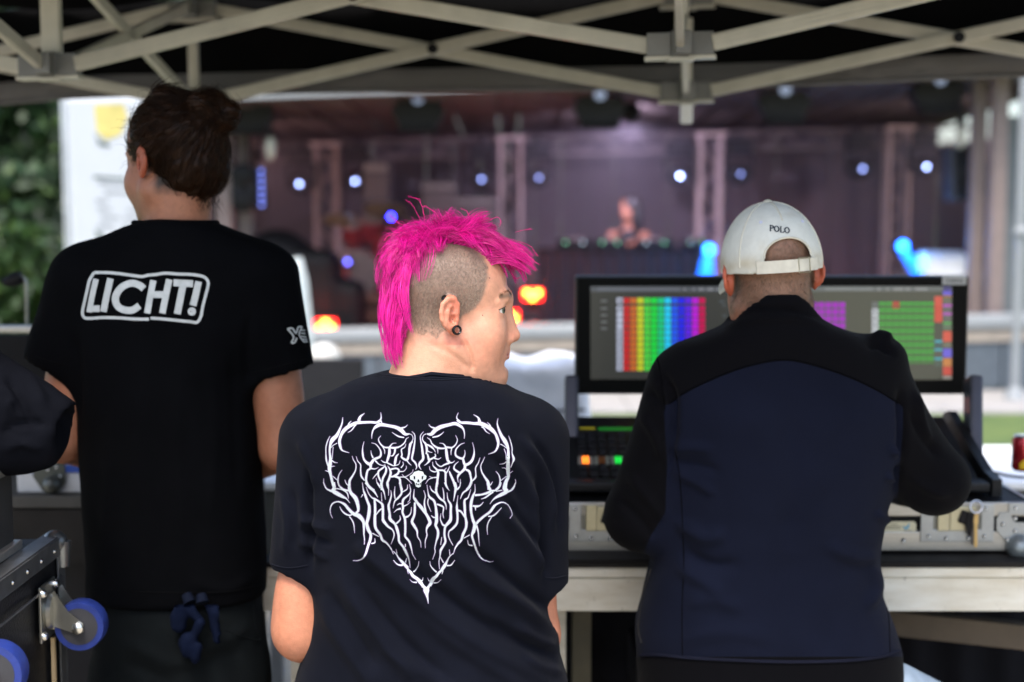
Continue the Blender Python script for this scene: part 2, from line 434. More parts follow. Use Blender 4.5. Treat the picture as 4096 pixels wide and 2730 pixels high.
for i, (px, Y, h, cw, lb) in enumerate([(-150, 20, 5.4, 4.2, 'dense dark green tree cut off by the left picture edge'), (130, 22.5, 6.2, 4.2, 'leafy green tree just left of the white banner'),
        (300, 26, 7, 5.0, 'tall green tree half hidden behind the white banner'), (1000, 24, 6.5, 4.0, 'dark tree showing beside the left end of the stage roof'),
        (-520, 25, 7.5, 6, 'broad tree behind the trees at the left picture edge')]):
    p = at(px, 842, Y); tree(p.x, Y, h, cw, lb, 31 + i)
# low hedge bushes below the trees
for i, (px, Y, r, lb) in enumerate([(60, 13.5, 1.0, 'rounded green bush under the trees by the left edge'), (250, 14.2, .9, 'bright green bush in front of the tree trunks'), (-150, 14, 1.2, 'large green bush cut by the left picture edge')]):
    p = at(px, 842, Y); b = thing('bush', lb, 'bush', (p.x, Y, 0), 'bushes below the trees')
    V, Q, c = leaf_cloud([(p.x + random.uniform(-.5, .5), Y + random.uniform(-.4, .4), random.uniform(.1, 1.1) * r, r * .45) for _ in range(9)], 3500, .1, 70 + i)
    c = c * np.array([1.8, 1.6, 1.3]); nput('foliage', V, Q, m_leaf, b, c, smooth=False)
    MB().tube([(p.x, Y, 0), (p.x, Y, .5)], [.04, .02]).build('stem', m_bark, b)

# ---- white banner with a yellow emblem
YB = 8.4
A, B_, C_, D_ = at(262, 385, YB), at(640, 372, YB), at(640, 1330, YB), at(292, 1330, YB)
bn = thing('banner', 'tall white event banner with a yellow emblem and faded text', 'banner', (D_.x, YB, 0))
fb = MB(); nx, nz = 12, 30
def bpt(u, v, off=0.):
    p = A.lerp(B_, u).lerp(D_.lerp(C_, u), v); return Vector((p.x, YB - off + .004 * math.sin(u * 7 + v * 2) , p.z))
for i in range(nx):
    for j in range(nz): fb.quad(bpt(i / nx, j / nz), bpt((i + 1) / nx, j / nz), bpt((i + 1) / nx, (j + 1) / nz), bpt(i / nx, (j + 1) / nz))
cloth = fb.build('cloth', M('banner_cloth', (.42, .455, .50), .7, var=.04, vscale=2), bn, True, fix=False)
md = cloth.modifiers.new('thick', 'SOLIDIFY'); md.thickness = .004
def bpoly(pts, name, mt, off=.008):
    mb = MB(); P = [bpt(u, v, off) for u, v in pts]; mb.prism(P, (0, 1, 0), .003); return mb.build(name, mt, cloth)
m_yel = M('banner_yellow', (.46, .40, .13), .6, var=.2); m_bgrey = M('banner_grey', (.22, .24, .27), .6); m_dkg = M('banner_dark', (.10, .13, .12), .6)
bpoly([(.30, .04), (.62, .04), (.66, .10), (.58, .17), (.42, .19), (.32, .15)], 'emblem', m_yel)
bpoly([(.30, .155), (.36, .19), (.46, .205), (.46, .22), (.34, .21)], 'emblem_lower_line', m_dkg)  # dark printed line below the emblem
for k, (u0, u1, v) in enumerate([(.28, .62, .335), (.34, .66, .36), (.40, .86, .40), (.30, .9, .435), (.32, .84, .47), (.36, .9, .505), (.32, .8, .54)]):
    bpoly([(u0, v), (u1, v + .012), (u1, v + .024), (u0, v + .014)], 'print_line', m_dkg if k == 0 else m_bgrey)
bpoly([(.28, .56), (.38, .585), (.42, .64), (.36, .64), (.31, .60)], 'print_mark', m_dkg)
po = MB(); po.tube([(A.x - .02, YB + .02, 0), (A.x - .02, YB + .02, A.z + .1)], .018); po.build('pole', M('pole_alu', (.6, .62, .64), .4, .8), bn, True)
MB().lathe([(.25, 0), (.25, .03), (.05, .06), (.03, .12)], (A.x - .02, YB + .02, 0)).build('base', M('cast_iron', (.05, .05, .05), .6), bn, True)

# ================================================================== STAGE
YF, YBK = 12.2, 17.5
m_white = M('white_paint', (.25, .27, .285), .45, var=.06, vscale=4); m_beige = M('beige_trim', (.28, .245, .205), .7); m_slate = M('slate_panel', (.075, .094, .115), .6, var=.12)
st = thing('stage', 'open air stage building with dark roof and mauve back wall', 'stage', (1, YF, 0))
# parapet along the front edge: white rail, beige strip, slate panels
def fr(px, py, Y=YF): return at(px, py, Y)
r0, r1, r2, r3 = fr(960, 1325), fr(4300, 1252), fr(4300, 1312), fr(960, 1382)
rail = MB(); rail.prism([r0, r1, r2, r3], (0, 1, 0), .16)
q = rail.build('front_rail', m_white, st); md = q.modifiers.new('bv', 'BEVEL'); md.width = .035; md.segments = 3
s0, s1, s2, s3 = [Vector((p.x, YF + .03, p.z)) for p in (fr(960, 1384), fr(4300, 1314), fr(4300, 1362), fr(960, 1430))]
MB().prism([s0, s1, s2, s3], (0, 1, 0), .08).build('beige_band', m_beige, st)
for i in range(12):
    a, b = 960 + 3340 * i / 12, 960 + 3340 * (i + 1) / 12 - 8; f0, f1 = (a - 960) / 3340, (b - 960) / 3340
    top0, top1 = s3.lerp(s2, f0), s3.lerp(s2, f1); mb = MB()
    mb.prism([top0 + Vector((0, .02, -.003)), top1 + Vector((0, .02, -.003)), Vector((top1.x, YF + .05, .03)), Vector((top0.x, YF + .05, .03))], (0, 1, 0), .05); mb.build('panel', m_slate, st)
# floor, back wall panels, roof planks, side columns
XL, XR = at(830, 842, YF).x, at(4060, 842, YF).x; XLb, XRb = -3.35, 5.2
MB().box(((XLb + XRb) / 2, (YF + YBK) / 2 + .3, .12), (XRb - XLb, YBK - YF - .2, .26)).build('stage_floor', M('stage_floor', (.05, .045, .045), .6), st)
m_back = M('mauve_panel', (.088, .071, .077), .9, spec=.1, var=.1, vscale=2); m_plank = M('roof_plank', (.092, .073, .071), .85, spec=.1, var=.2, vscale=3)
zt0, zt1 = at(959, 585, YBK).z, at(3738, 512, YBK).z
NPN = 26; pw = (XRb - XLb) / NPN; me_p = None
for i in range(NPN):
    mb = MB(); x0 = XLb + i * pw; zt = zt0 + (zt1 - zt0) * (i + .5) / NPN
    mb.box((x0 + pw / 2, YBK + (i % 2) * .03, (zt + .25) / 2), (pw * .985, .05, zt - .25)); mb.build('wall_panel', m_back, st)
zr0, zr1 = at(486, 420, YF).z, at(4472, 258, YF).z
for i in range(40):
    f = (i + .5) / 40; x = XLb + (XRb - XLb) * f; fx = (x - XLb) / (XRb - XLb); mb = MB()
    a = Vector((x, YF - .1, zr0 + (zr1 - zr0) * fx)); b = Vector((x, YBK + .1, zt0 + (zt1 - zt0) * fx)); w = (XRb - XLb) / 40
    mb.bar(a + Vector((0, 0, .02 * (i % 2))), b + Vector((0, 0, .02 * (i % 2))), w * .98, .03); mb.build('plank', m_plank, st)
a, b = Vector((XLb - .4, YF - .16, zr0 + .06)), Vector((XRb + .4, YF - .16, zr1 + .06))
MB().bar(a, b, .05, .16).build('roof_fascia', m_white, st)
c0 = Vector((XLb - .4, YF - .1, zr0 + .24)); c1 = Vector((XRb + .4, YF - .1, zr1 + .24)); c2 = Vector((XRb + .4, YBK + .3, zt1 + .3)); c3 = Vector((XLb - .4, YBK + .3, zt0 + .3))
MB().prism([c0, c1, c2, c3], (0, 0, 1), .06).build('roof_sheet', M('roof_sheet', (.22, .22, .23), .6), st)
m_colp = M('column_rose', (.20, .155, .145), .7, var=.1)
for (px, w, Y) in ((3905, .12, 12.7), (3985, .13, 12.5), (900, .14, 12.9), (985, .12, 13.2)):
    p = at(px, 842, Y); zt = zr0 + (zr1 - zr0) * (p.x - XLb) / (XRb - XLb); mb = MB(); mb.box((p.x, Y, zt / 2 + .13), (w, w, zt - .26), bev=.01); mb.build('column', m_colp, st)
for (x, lb) in ((XLb - .03, 0), (XRb + .03, 1)):
    mb = MB(); mb.box((x, (YF + YBK) / 2 + .6, 1.3), (.06, YBK - YF - 1.2, 2.1)); mb.build('side_wall', m_back, st)

c0_ = at(4050, 330, 12.75); MB().box((c0_.x + .1, 12.75, 1.25), (.34, .03, 2.3)).build('side_curtain', M('curtain_grey', (.15, .17, .178), .8, var=.1), st)
# trusses
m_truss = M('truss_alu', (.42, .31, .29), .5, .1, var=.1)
def truss_tower(px, ytop, ybot, Y, label):
    w = .23; p0, p1 = at(px, ybot, Y), at(px, ytop, Y); t = thing('truss_tower', label, 'truss', (p0.x, Y, p0.z), 'truss towers on the stage')
    for sx in (-1, 1):
        for sy in (-1, 1):
            MB().tube([(p0.x + sx * w / 2, Y + sy * w / 2, p0.z), (p0.x + sx * w / 2, Y + sy * w / 2, p1.z)], .021, 8).build('chord', m_truss, t, True)
    k = int((p1.z - p0.z) / .22); br = MB()
    for sy in (-1, 1):
        for i in range(k):
            z0, z1 = p0.z + i * .22, p0.z + (i + 1) * .22; s = 1 if i % 2 else -1
            br.tube([(p0.x - s * w / 2, Y + sy * w / 2, z0), (p0.x + s * w / 2, Y + sy * w / 2, z1)], .006, 6)
    br.build('bracing', m_truss, t)['kind'] = 'stuff'
    MB().box((p0.x, Y, p1.z + .015), (w + .1, w + .1, .03)).build('head_plate', m_truss, t)
for px, yt, lb in ((1312, 585, 'truss tower furthest left on the stage, above the blue lamp'), (2042, 560, 'truss tower above the pink mohawk'),
                   (2832, 545, 'truss tower behind the raised arm of the tent, left of the white cap'), (3575, 520, 'truss tower right of the white cap')):
    truss_tower(px, yt, 1140, 16.3, lb)
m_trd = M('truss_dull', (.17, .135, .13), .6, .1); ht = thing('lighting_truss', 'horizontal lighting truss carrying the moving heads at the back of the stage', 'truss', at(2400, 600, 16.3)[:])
for dz in (0, .2):
    for dy in (0, .2):
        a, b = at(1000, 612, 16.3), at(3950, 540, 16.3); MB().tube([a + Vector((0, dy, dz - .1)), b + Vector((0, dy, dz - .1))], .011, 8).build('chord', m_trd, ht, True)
br = MB()
for i in range(40):
    a, b = at(1000, 612, 16.3), at(3950, 540, 16.3); p, q = a.lerp(b, i / 40), a.lerp(b, (i + 1) / 40); s = .1 if i % 2 else -.1
    br.tube([p + Vector((0, 0, s)), q + Vector((0, 0, -s))], .009, 6)
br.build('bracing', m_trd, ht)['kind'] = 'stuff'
m_blk = M('matt_black', (.006, .006, .007), .6, var=.2, spec=.2); m_dark = M('dark_housing', (.014, .014, .017), .55, spec=.25)
def lens(name, c, r, colr, e, parent, axis=(0, -1, 0)):
    mt = M('lit_%s' % name + str(len(MATS)), colr, .3, emit=e, var=0); return MB().lathe([(r * .2, .006), (r, .004), (r, 0)], c, axis, 16).build(name, mt, parent)
def point(c, e, colr, parent, r=.08):
    ld = bpy.data.lights.new('lamp_light', 'POINT'); ld.energy = e; ld.color = colr; ld.shadow_soft_size = r
    o = bpy.data.objects.new('lamp_light', ld); col.objects.link(o); o.location = c; o.parent = parent; o.matrix_parent_inverse = Matrix.Translation(-Vector(base_of(parent)))
def spot(c, e, colr, parent):
    ld = bpy.data.lights.new('lamp_light', 'SPOT'); ld.energy = e; ld.color = colr; ld.shadow_soft_size = .08; ld.spot_size = R(125); ld.spot_blend = .8
    o = bpy.data.objects.new('lamp_light', ld); col.objects.link(o); o.location = c; o.rotation_euler = Vector((-.05 * c[0], 1, -.28)).to_track_quat('-Z', 'Y').to_euler(); o.parent = parent; o.matrix_parent_inverse = Matrix.Translation(-Vector(base_of(parent)))
WB = (.32, .42, 1.0)
for px, py, e, lb in ((1197, 737, 40, 'left of the first truss tower'), (1421, 726, 40, 'right of the first truss tower'), (1926, 718, 14, 'dim, left of the tower above the mohawk'),
                      (2155, 712, 7, 'dim, right of the tower above the mohawk'), (2720, 705, 75, 'brightest, above the lighting console'), (2962, 697, 6, 'dim, between tower and white cap'),
                      (3450, 676, 16, 'above and right of the white cap'), (3706, 668, 45, 'nearest the grey loudspeaker')):
    c = at(px, py, 16.0); t = thing('moving_head_lamp', 'lit moving head lamp, ' + lb, 'stage lamp', c[:], 'moving head lamps on the back truss')
    mb = MB(); mb.lathe([(.09, .02), (.12, 0), (.12, -.2), (.09, -.26), (.05, -.3)], c + Vector((0, .03, 0)), (0, -1, 0), 16); mb.build('lamp_head', m_blk, t, True)
    yk = MB(); yk.box(c + Vector((-.15, .14, .08)), (.03, .08, .26), bev=.006); yk.box(c + Vector((.15, .14, .08)), (.03, .08, .26), bev=.006); yk.box(c + Vector((0, .14, .23)), (.33, .1, .05), bev=.01); yk.build('yoke', m_blk, t)
    MB().box(c + Vector((0, .16, .33)), (.28, .24, .13), bev=.015).build('base', m_blk, t)
    MB().tube([c + Vector((0, .2, .39)), c + Vector((0, .22, .46))], .03).build('clamp', m_dark, t)
    lens('lens', c + Vector((0, -.005, 0)), .018, WB, e * .21, t)
# floods under the roof
for i, (px, py, lb) in enumerate(((1672, 440, 'above the pink mohawk'), (2400, 425, 'left of the hanging tent joint'), (3140, 405, 'above the white cap'), (3760, 365, 'near the right columns'), (985, 450, 'beside the bun of hair'))):
    c = at(px, py - 10, 12.7); t = thing('flood_lamp', 'dark flood lamp under the stage roof ' + lb, 'stage lamp', c[:], 'flood lamps under the stage roof')
    mb = MB(); mb.prism([c + Vector(v) for v in ((-.17, 0, .06), (-.24, 0, -.03), (-.17, 0, -.16), (.17, 0, -.16), (.24, 0, -.03), (.17, 0, .06))], (0, 1, 0), .22); mb.build('housing', m_dark, t)
    MB().box(c + Vector((0, .02, -.19)), (.34, .14, .06), bev=.01).build('hood', m_blk, t)
    yk = MB(); yk.tube([c + Vector((-.2, .1, 0)), c + Vector((-.2, .1, .16)), c + Vector((.2, .1, .16)), c + Vector((.2, .1, 0))], .012); yk.tube([c + Vector((0, .1, .16)), c + Vector((0, .1, .3))], .02); yk.build('bracket', m_blk, t)
    lens('lens', c + Vector((0, -.01, .08)), .05, (.35, .42, .62), .22, t)
# loudspeakers and oval lamps
m_spk = M('speaker_grey', (.06, .065, .075), .6)
for px0, px1, py0, py1, Y, lb, mt in ((3785, 3925, 590, 800, 13.2, 'grey hanging loudspeaker beside the rose columns at right', m_spk), (938, 1040, 672, 835, 12.9, 'black hanging loudspeaker with a strip of blue lights at left', m_blk)):
    c = (at(px0, py0, Y) + at(px1, py1, Y)) / 2; w, h = (px1 - px0) * pxm(Y), (py1 - py0) * pxm(Y)
    t = thing('loudspeaker', lb, 'loudspeaker', c[:]); rot = Matrix.Rotation(R(-3), 3, 'Y')
    MB().box(c, (w, .34, h), rot, bev=.02).build('cabinet', mt, t); MB().box(c + Vector((0, -.175, 0)), (w * .86, .012, h * .9), rot, bev=.004).build('grille', m_dark, t)
    MB().tube([c + Vector((0, .05, h / 2)), c + Vector((0, .05, h / 2 + .35))], .02).build('hanging_bracket', m_blk, t)
    for s in (-.3, .3): MB().lathe([(.11, 0), (.09, .02), (.02, .03)], c + Vector((0, -.182, h * s)), (0, -1, 0), 16).build('cone', m_blk, t, True)
    if px0 < 1000:
        for k in range(6): lens('blue_diode', c + Vector((w / 2 + .03, -.1, h * (-.4 + .16 * k))), .015, (.22, .28, 1.), .9, t)
        MB().box(c + Vector((w / 2 + .03, -.05, 0)), (.06, .08, h), bev=.01).build('diode_strip', m_dark, t)
for px, py, lb in ((1083, 592, 'pale oval lamp hanging by the black loudspeaker'), (3843, 545, 'pale oval lamp hanging above the grey loudspeaker')):
    c = at(px, py, 12.6); t = thing('oval_lamp', lb, 'lamp', c[:], 'pale oval lamps at the stage corners')
    MB().ball(c, (.045, .045, .11), 14, 10).build('globe', M('opal_glass', (.42, .41, .35), .4, var=.05), t, True); MB().tube([c + Vector((0, 0, .1)), c + Vector((0, 0, .34))], .012).build('stem', m_dark, t); MB().lathe([(.05, 0), (.03, .05)], c + Vector((0, 0, .09))).build('cap', m_dark, t, True)
# DJ desk with players
YD = 14.0
d0, d1 = at(2150, 1000, YD), at(2850, 985, YD)
dj = thing('dj_desk', 'wide desk draped in black cloth on the stage', 'desk', (d0.x, YD, .25))
MB().box(((d0.x + d1.x) / 2, YD + .35, d0.z - .02), (d1.x - d0.x, .75, .04), bev=.005).build('tabletop', m_blk, dj)
dr = MB(); nn = 60
for i in range(nn):
    x0, x1 = d0.x + (d1.x - d0.x) * i / nn, d0.x + (d1.x - d0.x) * (i + 1) / nn; f = lambda i: YD - .03 + .02 * math.sin(i * 1.3)
    dr.quad((x0, f(i), d0.z - .01), (x1, f(i + 1), d0.z - .01), (x1, f(i + 1) - .03, .26), (x0, f(i) - .03, .26))
dr.build('black_drape', M('black_molton', (.022, .022, .032), .9, sheen=.3), dj, True, fix=False)
for k, (px, w, lb) in enumerate(((2300, .34, 'leftmost'), (2440, .30, 'second from the left'), (2620, .36, 'third from the left'), (2780, .24, 'rightmost'))):
    c = at(px, 985, YD + .3); t = thing('dj_player', 'dark mixing deck with small lights on the stage desk, ' + lb, 'music player', (c.x, c.y, d0.z), 'decks on the stage desk')
    z = d0.z + .05; MB().box((c.x, YD + .3, z), (w, .36, .09), bev=.01).build('case', m_dark, t)
    MB().lathe([(.09, 0), (.09, .012), (.02, .014)], (c.x, YD + .3, z + .045)).build('jog_wheel', m_truss, t, True)
    for j in range(2): lens('pilot_light', Vector((c.x + w * (-.3 + .5 * j), YD + .11, z + .02)), .008, random.choice([(.3, .9, .5), (.6, .8, .9), (.5, .8, .7)]), 1.4, t)
# amps, riser, drum kit, cases
m_amp = M('amp_tolex', (.02, .018, .018), .7); m_grl = M('amp_grille', (.08, .065, .06), .8, var=.2, vscale=40)
for px, py, w, h, lb in ((1760, 800, .42, .40, 'guitar amplifier with pale grille left of the tower'), (1905, 850, .5, .34, 'wide amplifier with pinkish grille beside the tower'), (1900, 950, .5, .3, 'lower amplifier of the stack beside the tower'), (1510, 740, .3, .5, 'tall black amplifier behind the drums'), (1760, 930, .44, .32, 'amplifier underneath the one with pale grille')):
    c = at(px, py, 15.8); t = thing('amplifier', lb, 'amplifier', c[:], 'amplifiers at the back of the stage')
    MB().box(c, (w, .3, h), bev=.015).build('cabinet', m_amp, t); MB().box(c + Vector((0, -.155, -.03)), (w * .88, .012, h * .55)).build('grille', m_grl, t); MB().box(c + Vector((0, -.155, h * .36)), (w * .88, .012, h * .16)).build('control_panel', M('amp_panel', (.14, .12, .11), .5), t)
m_wood = M('riser_wood', (.17, .075, .045), .6, var=.25, vscale=5, stretch=(1, 8, 8))
for k, (px0, px1, py0, py1, Y) in enumerate(((1225, 1560, 1180, 1215, 14.6), (1215, 1600, 1245, 1290, 14.1))):
    a, b = at(px0, py0, Y), at(px1, py1, Y); t = thing('riser_step', ('upper' if k == 0 else 'lower') + ' brown wooden riser step under the drum kit', 'riser', (a.x, Y, b.z))
    MB().box(((a.x + b.x) / 2, Y + .5, (a.z + b.z) / 2), (b.x - a.x, 1, a.z - b.z), bev=.01).build('tread', m_wood, t); MB().box(((a.x + b.x) / 2, Y + .55, b.z - .05), (b.x - a.x - .08, .85, .1)).build('plinth', m_blk, t)
dk = thing('drum_kit', 'drum kit with red shells and brass cymbals on the riser', 'drum kit', at(1440, 1180, 15)[:])
m_red = M('drum_red', (.16, .01, .01), .3, coat=.6); m_brass = M('cymbal_brass', (.6, .48, .22), .3, .9); m_chr = M('chrome', (.6, .6, .62), .2, 1.)
def drum(px, py, Y, r, l, ax, nm): c = at(px, py, Y); MB().lathe([(r * .97, 0), (r, .004), (r, l), (r * .97, l + .004)], c, ax, 24).build(nm, m_red, dk, True); MB().lathe([(r * .95, l + .006), (.001, l + .008)], c, ax, 24).build('drum_skin', M('drum_skin', (.12, .11, .10), .5), dk)
drum(1440, 1090, 15.2, .26, .4, (0, -1, 0), 'bass_drum'); drum(1420, 960, 15.1, .13, .2, (0, -.6, 1), 'tom'); drum(1500, 945, 15.1, .15, .22, (0, -.6, 1), 'tom'); drum(1560, 1080, 15.0, .18, .35, (0, 0, 1), 'floor_tom'); drum(1360, 1110, 14.9, .16, .14, (0, 0, 1), 'snare')
for px, py, r in ((1370, 880, .2), (1540, 840, .23), (1330, 1050, .15), (1600, 900, .22)):
    c = at(px, py, 15.1); MB().lathe([(r, 0), (r * .4, .02), (.03, .035), (.005, .05)], c, (.1, -.35, 1)).build('cymbal', m_brass, dk, True); MB().tube([c, Vector((c.x, c.y, .3))], .012).build('cymbal_stand', m_chr, dk)
c = at(1195, 930, 13.2)
t = thing('draped_case', 'heap of equipment under black cloth at the left of the stage', 'equipment case', (c.x, 13.2, .25)); f = Field((c.x - .7, 12.7, .2), (c.x + .9, 13.8, 1.6), .04)
f.add(boxp((c.x - .05, 13.2, .6), (.42, .3, .6), .1), .08).add(boxp((c.x + .3, 13.25, .5), (.3, .3, .42), .1), .1).add(ell((c.x - .2, 13.2, 1.15), (.3, .3, .25)), .15)
V, Q = f.mesh(2); nput('black_cloth', V, Q, m_blk, t)
MB().box((c.x + .1, 13.2, .3), (1.0, .5, .08)).build('dolly', m_dark, t)
# coloured floor lamps
def floor_lamp(px, py, Y, colr, e, lb, cat_='stage lamp', wide=.02):
    c = at(px, py, Y); t = thing('floor_lamp', lb, cat_, (c.x, c.y, c.z - .14), 'coloured floor lamps on the stage')
    MB().lathe([(wide + .012, .0), (wide + .03, -.03), (wide + .03, -.12), (.03, -.15)], c, (0, -1, 0), 16).build('lamp_can', m_blk, t, True)
    yk = MB(); yk.tube([c + Vector((-wide - .04, .06, 0)), c + Vector((-wide - .04, .06, -.12)), c + Vector((wide + .04, .06, -.12)), c + Vector((wide + .04, .06, 0))], .008); yk.build('bracket', m_blk, t)
    lens('lens', c + Vector((0, -.004, 0)), wide, colr, e, t); return t, c
floor_lamp(1308, 1043, 14.2, (.005, .2, 1.), 22, 'small bright blue lamp low beside the black heap'); floor_lamp(1390, 1048, 14.2, (.12, .12, .9), 5, 'dim violet lamp next to the bright blue lamp')
floor_lamp(1565, 868, 14.6, (.02, .02, 1.), 30, 'deep blue lamp just left of the pink hair'); floor_lamp(2050, 1030, 13.6, (.08, .25, 1.), 40, 'blue lamp seen through the fringe of the pink hair')
def strip_lamp(px, py, px2, py2, Y, lb, colr, e):
    c, d = at(px, py, Y), at(px2, py2, Y); t = thing('upright_lamp', lb, 'stage lamp', d[:], 'blue upright lamps on the stage')
    lens('lens', c + Vector((0, -.05, 0)), .05, colr, e, t)
    MB().tube([c + Vector((0, .02, -.02)), c.lerp(d, .45), d], [.035, .06, .085], 12).build('glowing_tube', M('lit_tube' + str(px), colr, .4, emit=e * .3, var=.0), t, True)
    MB().lathe([(.12, 0), (.12, .03), (.09, .05)], d - Vector((0, 0, .05))).build('foot', m_blk, t, True); MB().lathe([(.06, .0), (.07, -.08), (.03, -.1)], c + Vector((0, -.045, 0)), (0, -1, 0)).build('lamp_can', m_blk, t, True)
    point(c + Vector((0, -.2, 0)), 6, (.1, .35, 1.), t)
strip_lamp(2834, 1000, 2822, 1125, 13.4, 'glowing blue upright lamp left of the white cap', (.005, .15, 1.), 3.6)
strip_lamp(3606, 985, 3705, 1130, 13.2, 'leaning blue upright lamp right of the white cap', (.005, .15, 1.), 3.6)
def red_lamp(px, py, Y, lb, up):
    c = at(px, py, Y); t = thing('red_floor_lamp', lb, 'stage lamp', (c.x, c.y, c.z - .16), 'red floor lamps on the stage')
    MB().box(c + Vector((0, .06, 0)), (.22, .1, .15), bev=.02).build('housing', m_blk, t); MB().box(c + Vector((0, .08, -.12)), (.1, .08, .09)).build('foot', m_blk, t)
    MB().box(c + Vector((0, -.0, 0)), (.185, .022, .105), bev=.01).build('red_glass', M('lit_red_glass', (1., .02, .015), .4, emit=1.8, var=0), t)
    for sx, sz in ((-.05, -.02 * up), (.05, -.02 * up), (0, .025 * up)): lens('bulb', c + Vector((sx, -.014, sz)), .026, (1., .42, .04), 6, t)
    point(c + Vector((0, -.12, .02)), 5, (1., .08, .03), t)
red_lamp(1303, 1302, 12.7, 'red glowing floor lamp left of the pink hair', 1); red_lamp(2130, 1180, 13.4, 'red glowing floor lamp in front of the pink-haired face', -1); red_lamp(2035, 1265, 13.0, 'red glowing floor lamp half hidden by the nose', 1)
# wash lights added to tint the stage and its back wall
for px, py, Y, colr, e, lb in ((1010, 640, 13.6, (1., .62, .62), 18, 'added pink wash light high at the left side of the stage'), (3990, 560, 13.4, (1., .76, .72), 24, 'added pink wash light high at the right side of the stage'), (2520, 470, 13.6, (.80, .70, 1.), 85, 'added violet wash light under the middle of the roof'), (3300, 1150, 15.3, (1., .12, .2), 9, 'added red wash light on the floor behind the white cap')):
    c = at(px, py, Y); t = thing('added_wash', lb, 'stage lamp', c[:], 'added wash lights')
    MB().lathe([(.07, 0), (.09, -.05), (.09, -.16), (.04, -.2)], c, (0, 1, -.3)).build('lamp_can', m_blk, t, True); lens('lens', c + Vector((0, .004, 0)), .06, colr, .25, t, (0, 1, -.3)); MB().tube([c + Vector((0, -.05, .08)), c + Vector((0, -.05, .3))], .012).build('hanger', m_blk, t)
    spot(c + Vector((0, .02, -.01)), e * 2.2, colr, t)
fog = MB(); fog.box((.9, 15.2, 1.36), (8.0, 4.3, 2.1)); fo = fog.build('smoke', None); fo['kind'] = 'stuff'; fo['label'] = 'thin stage smoke hanging between the lamps'
fm = bpy.data.materials.new('stage_smoke'); fm.use_nodes = True; fm.node_tree.nodes.remove(fm.node_tree.nodes['Principled BSDF']); pvn = fm.node_tree.nodes.new('ShaderNodeVolumePrincipled'); pvn.inputs['Density'].default_value = .038; pvn.inputs['Color'].default_value = (.88, .82, .95, 1); pvn.inputs['Anisotropy'].default_value = .2
fm.node_tree.links.new(pvn.outputs[0], fm.node_tree.nodes['Material Output'].inputs['Volume']); fo.data.materials.append(fm)
# pale stage monitor, grey cases and white pole at the right
c0, c1 = at(3690, 1035, 12.9), at(3905, 1105, 12.9); t = thing('stage_monitor', 'pale wedge monitor standing on the stage at right', 'monitor speaker', (c0.x, 12.9, c1.z - .2))
MB().prism([(c0.x, 12.8, c1.z), (c1.x, 12.8, c1.z), (c1.x - .05, 12.9, c0.z), (c0.x + .05, 12.9, c0.z)], (0, 1, .2), .3).build('cabinet', M('pale_grey', (.5, .52, .54), .6), t); MB().box(((c0.x + c1.x) / 2, 12.94, c1.z - .1), (c1.x - c0.x - .1, .26, .19)).build('plinth', m_slate, t)
c0, c1 = at(3885, 1090, 13.3), at(4070, 1262, 13.3); t = thing('equipment_cabinet', 'blue grey cabinet behind the rail at the right end of the stage', 'cabinet', (c0.x, 13.3, c1.z))
MB().box(((c0.x + c1.x) / 2, 13.5, (c0.z + c1.z) / 2), (c1.x - c0.x, .4, c0.z - c1.z), bev=.015).build('body', M('blue_grey', (.13, .14, .17), .55), t); MB().box(((c0.x + c1.x) / 2, 13.29, (c0.z + c1.z) / 2), (.3, .014, .3)).build('door', m_slate, t); MB().box(((c0.x + c1.x) / 2 + .12, 13.28, (c0.z + c1.z) / 2), (.02, .02, .08)).build('handle', m_chr, t)
p = at(4083, 842, 11.6); t = thing('white_post', 'slim white post at the right end of the stage', 'post', (p.x, 11.6, 0))
MB().tube([(p.x, 11.6, .02), (p.x, 11.6, 2.75)], .035, 12).build('shaft', m_white, t, True); MB().lathe([(.09, 0), (.09, .04), (.05, .12)], (p.x, 11.6, 0)).build('base', m_white, t, True); MB().ball(at(4083, 930, 11.6), .06).build('clamp', m_white, t, True)
# closed white parasol near the left end of the stage
p = at(1192, 1030, 9.4); t = thing('closed_parasol', 'closed pale parasol standing in front of the drum riser', 'parasol', (p.x, 9.4, 0))
MB().tube([(p.x, 9.4, .02), (p.x, 9.4, p.z)], .018).build('pole', m_white, t, True)
fb = MB(); 
for i in range(12):
    a0, a1 = i * math.tau / 12, (i + 1) * math.tau / 12; rr = lambda a, r: (p.x + r * (1 + .25 * math.cos(a * 6)) * math.cos(a), 9.4 + r * (1 + .25 * math.cos(a * 6)) * math.sin(a))
    for (ra, za), (rb, zb) in (((.02, p.z), (.05, p.z - .15)), ((.05, p.z - .15), (.075, p.z - .5)), ((.075, p.z - .5), (.085, p.z - .9))): fb.quad((*rr(a0, ra), za), (*rr(a1, ra), za), (*rr(a1, rb), zb), (*rr(a0, rb), zb))
fb.build('folded_cloth', M('parasol_cloth', (.55, .6, .62), .7), t, True); MB().lathe([(.24, 0), (.24, .05), (.04, .08), (.04, .2)], (p.x, 9.4, 0)).build('base', M('concrete', (.3, .3, .29), .8), t, True)
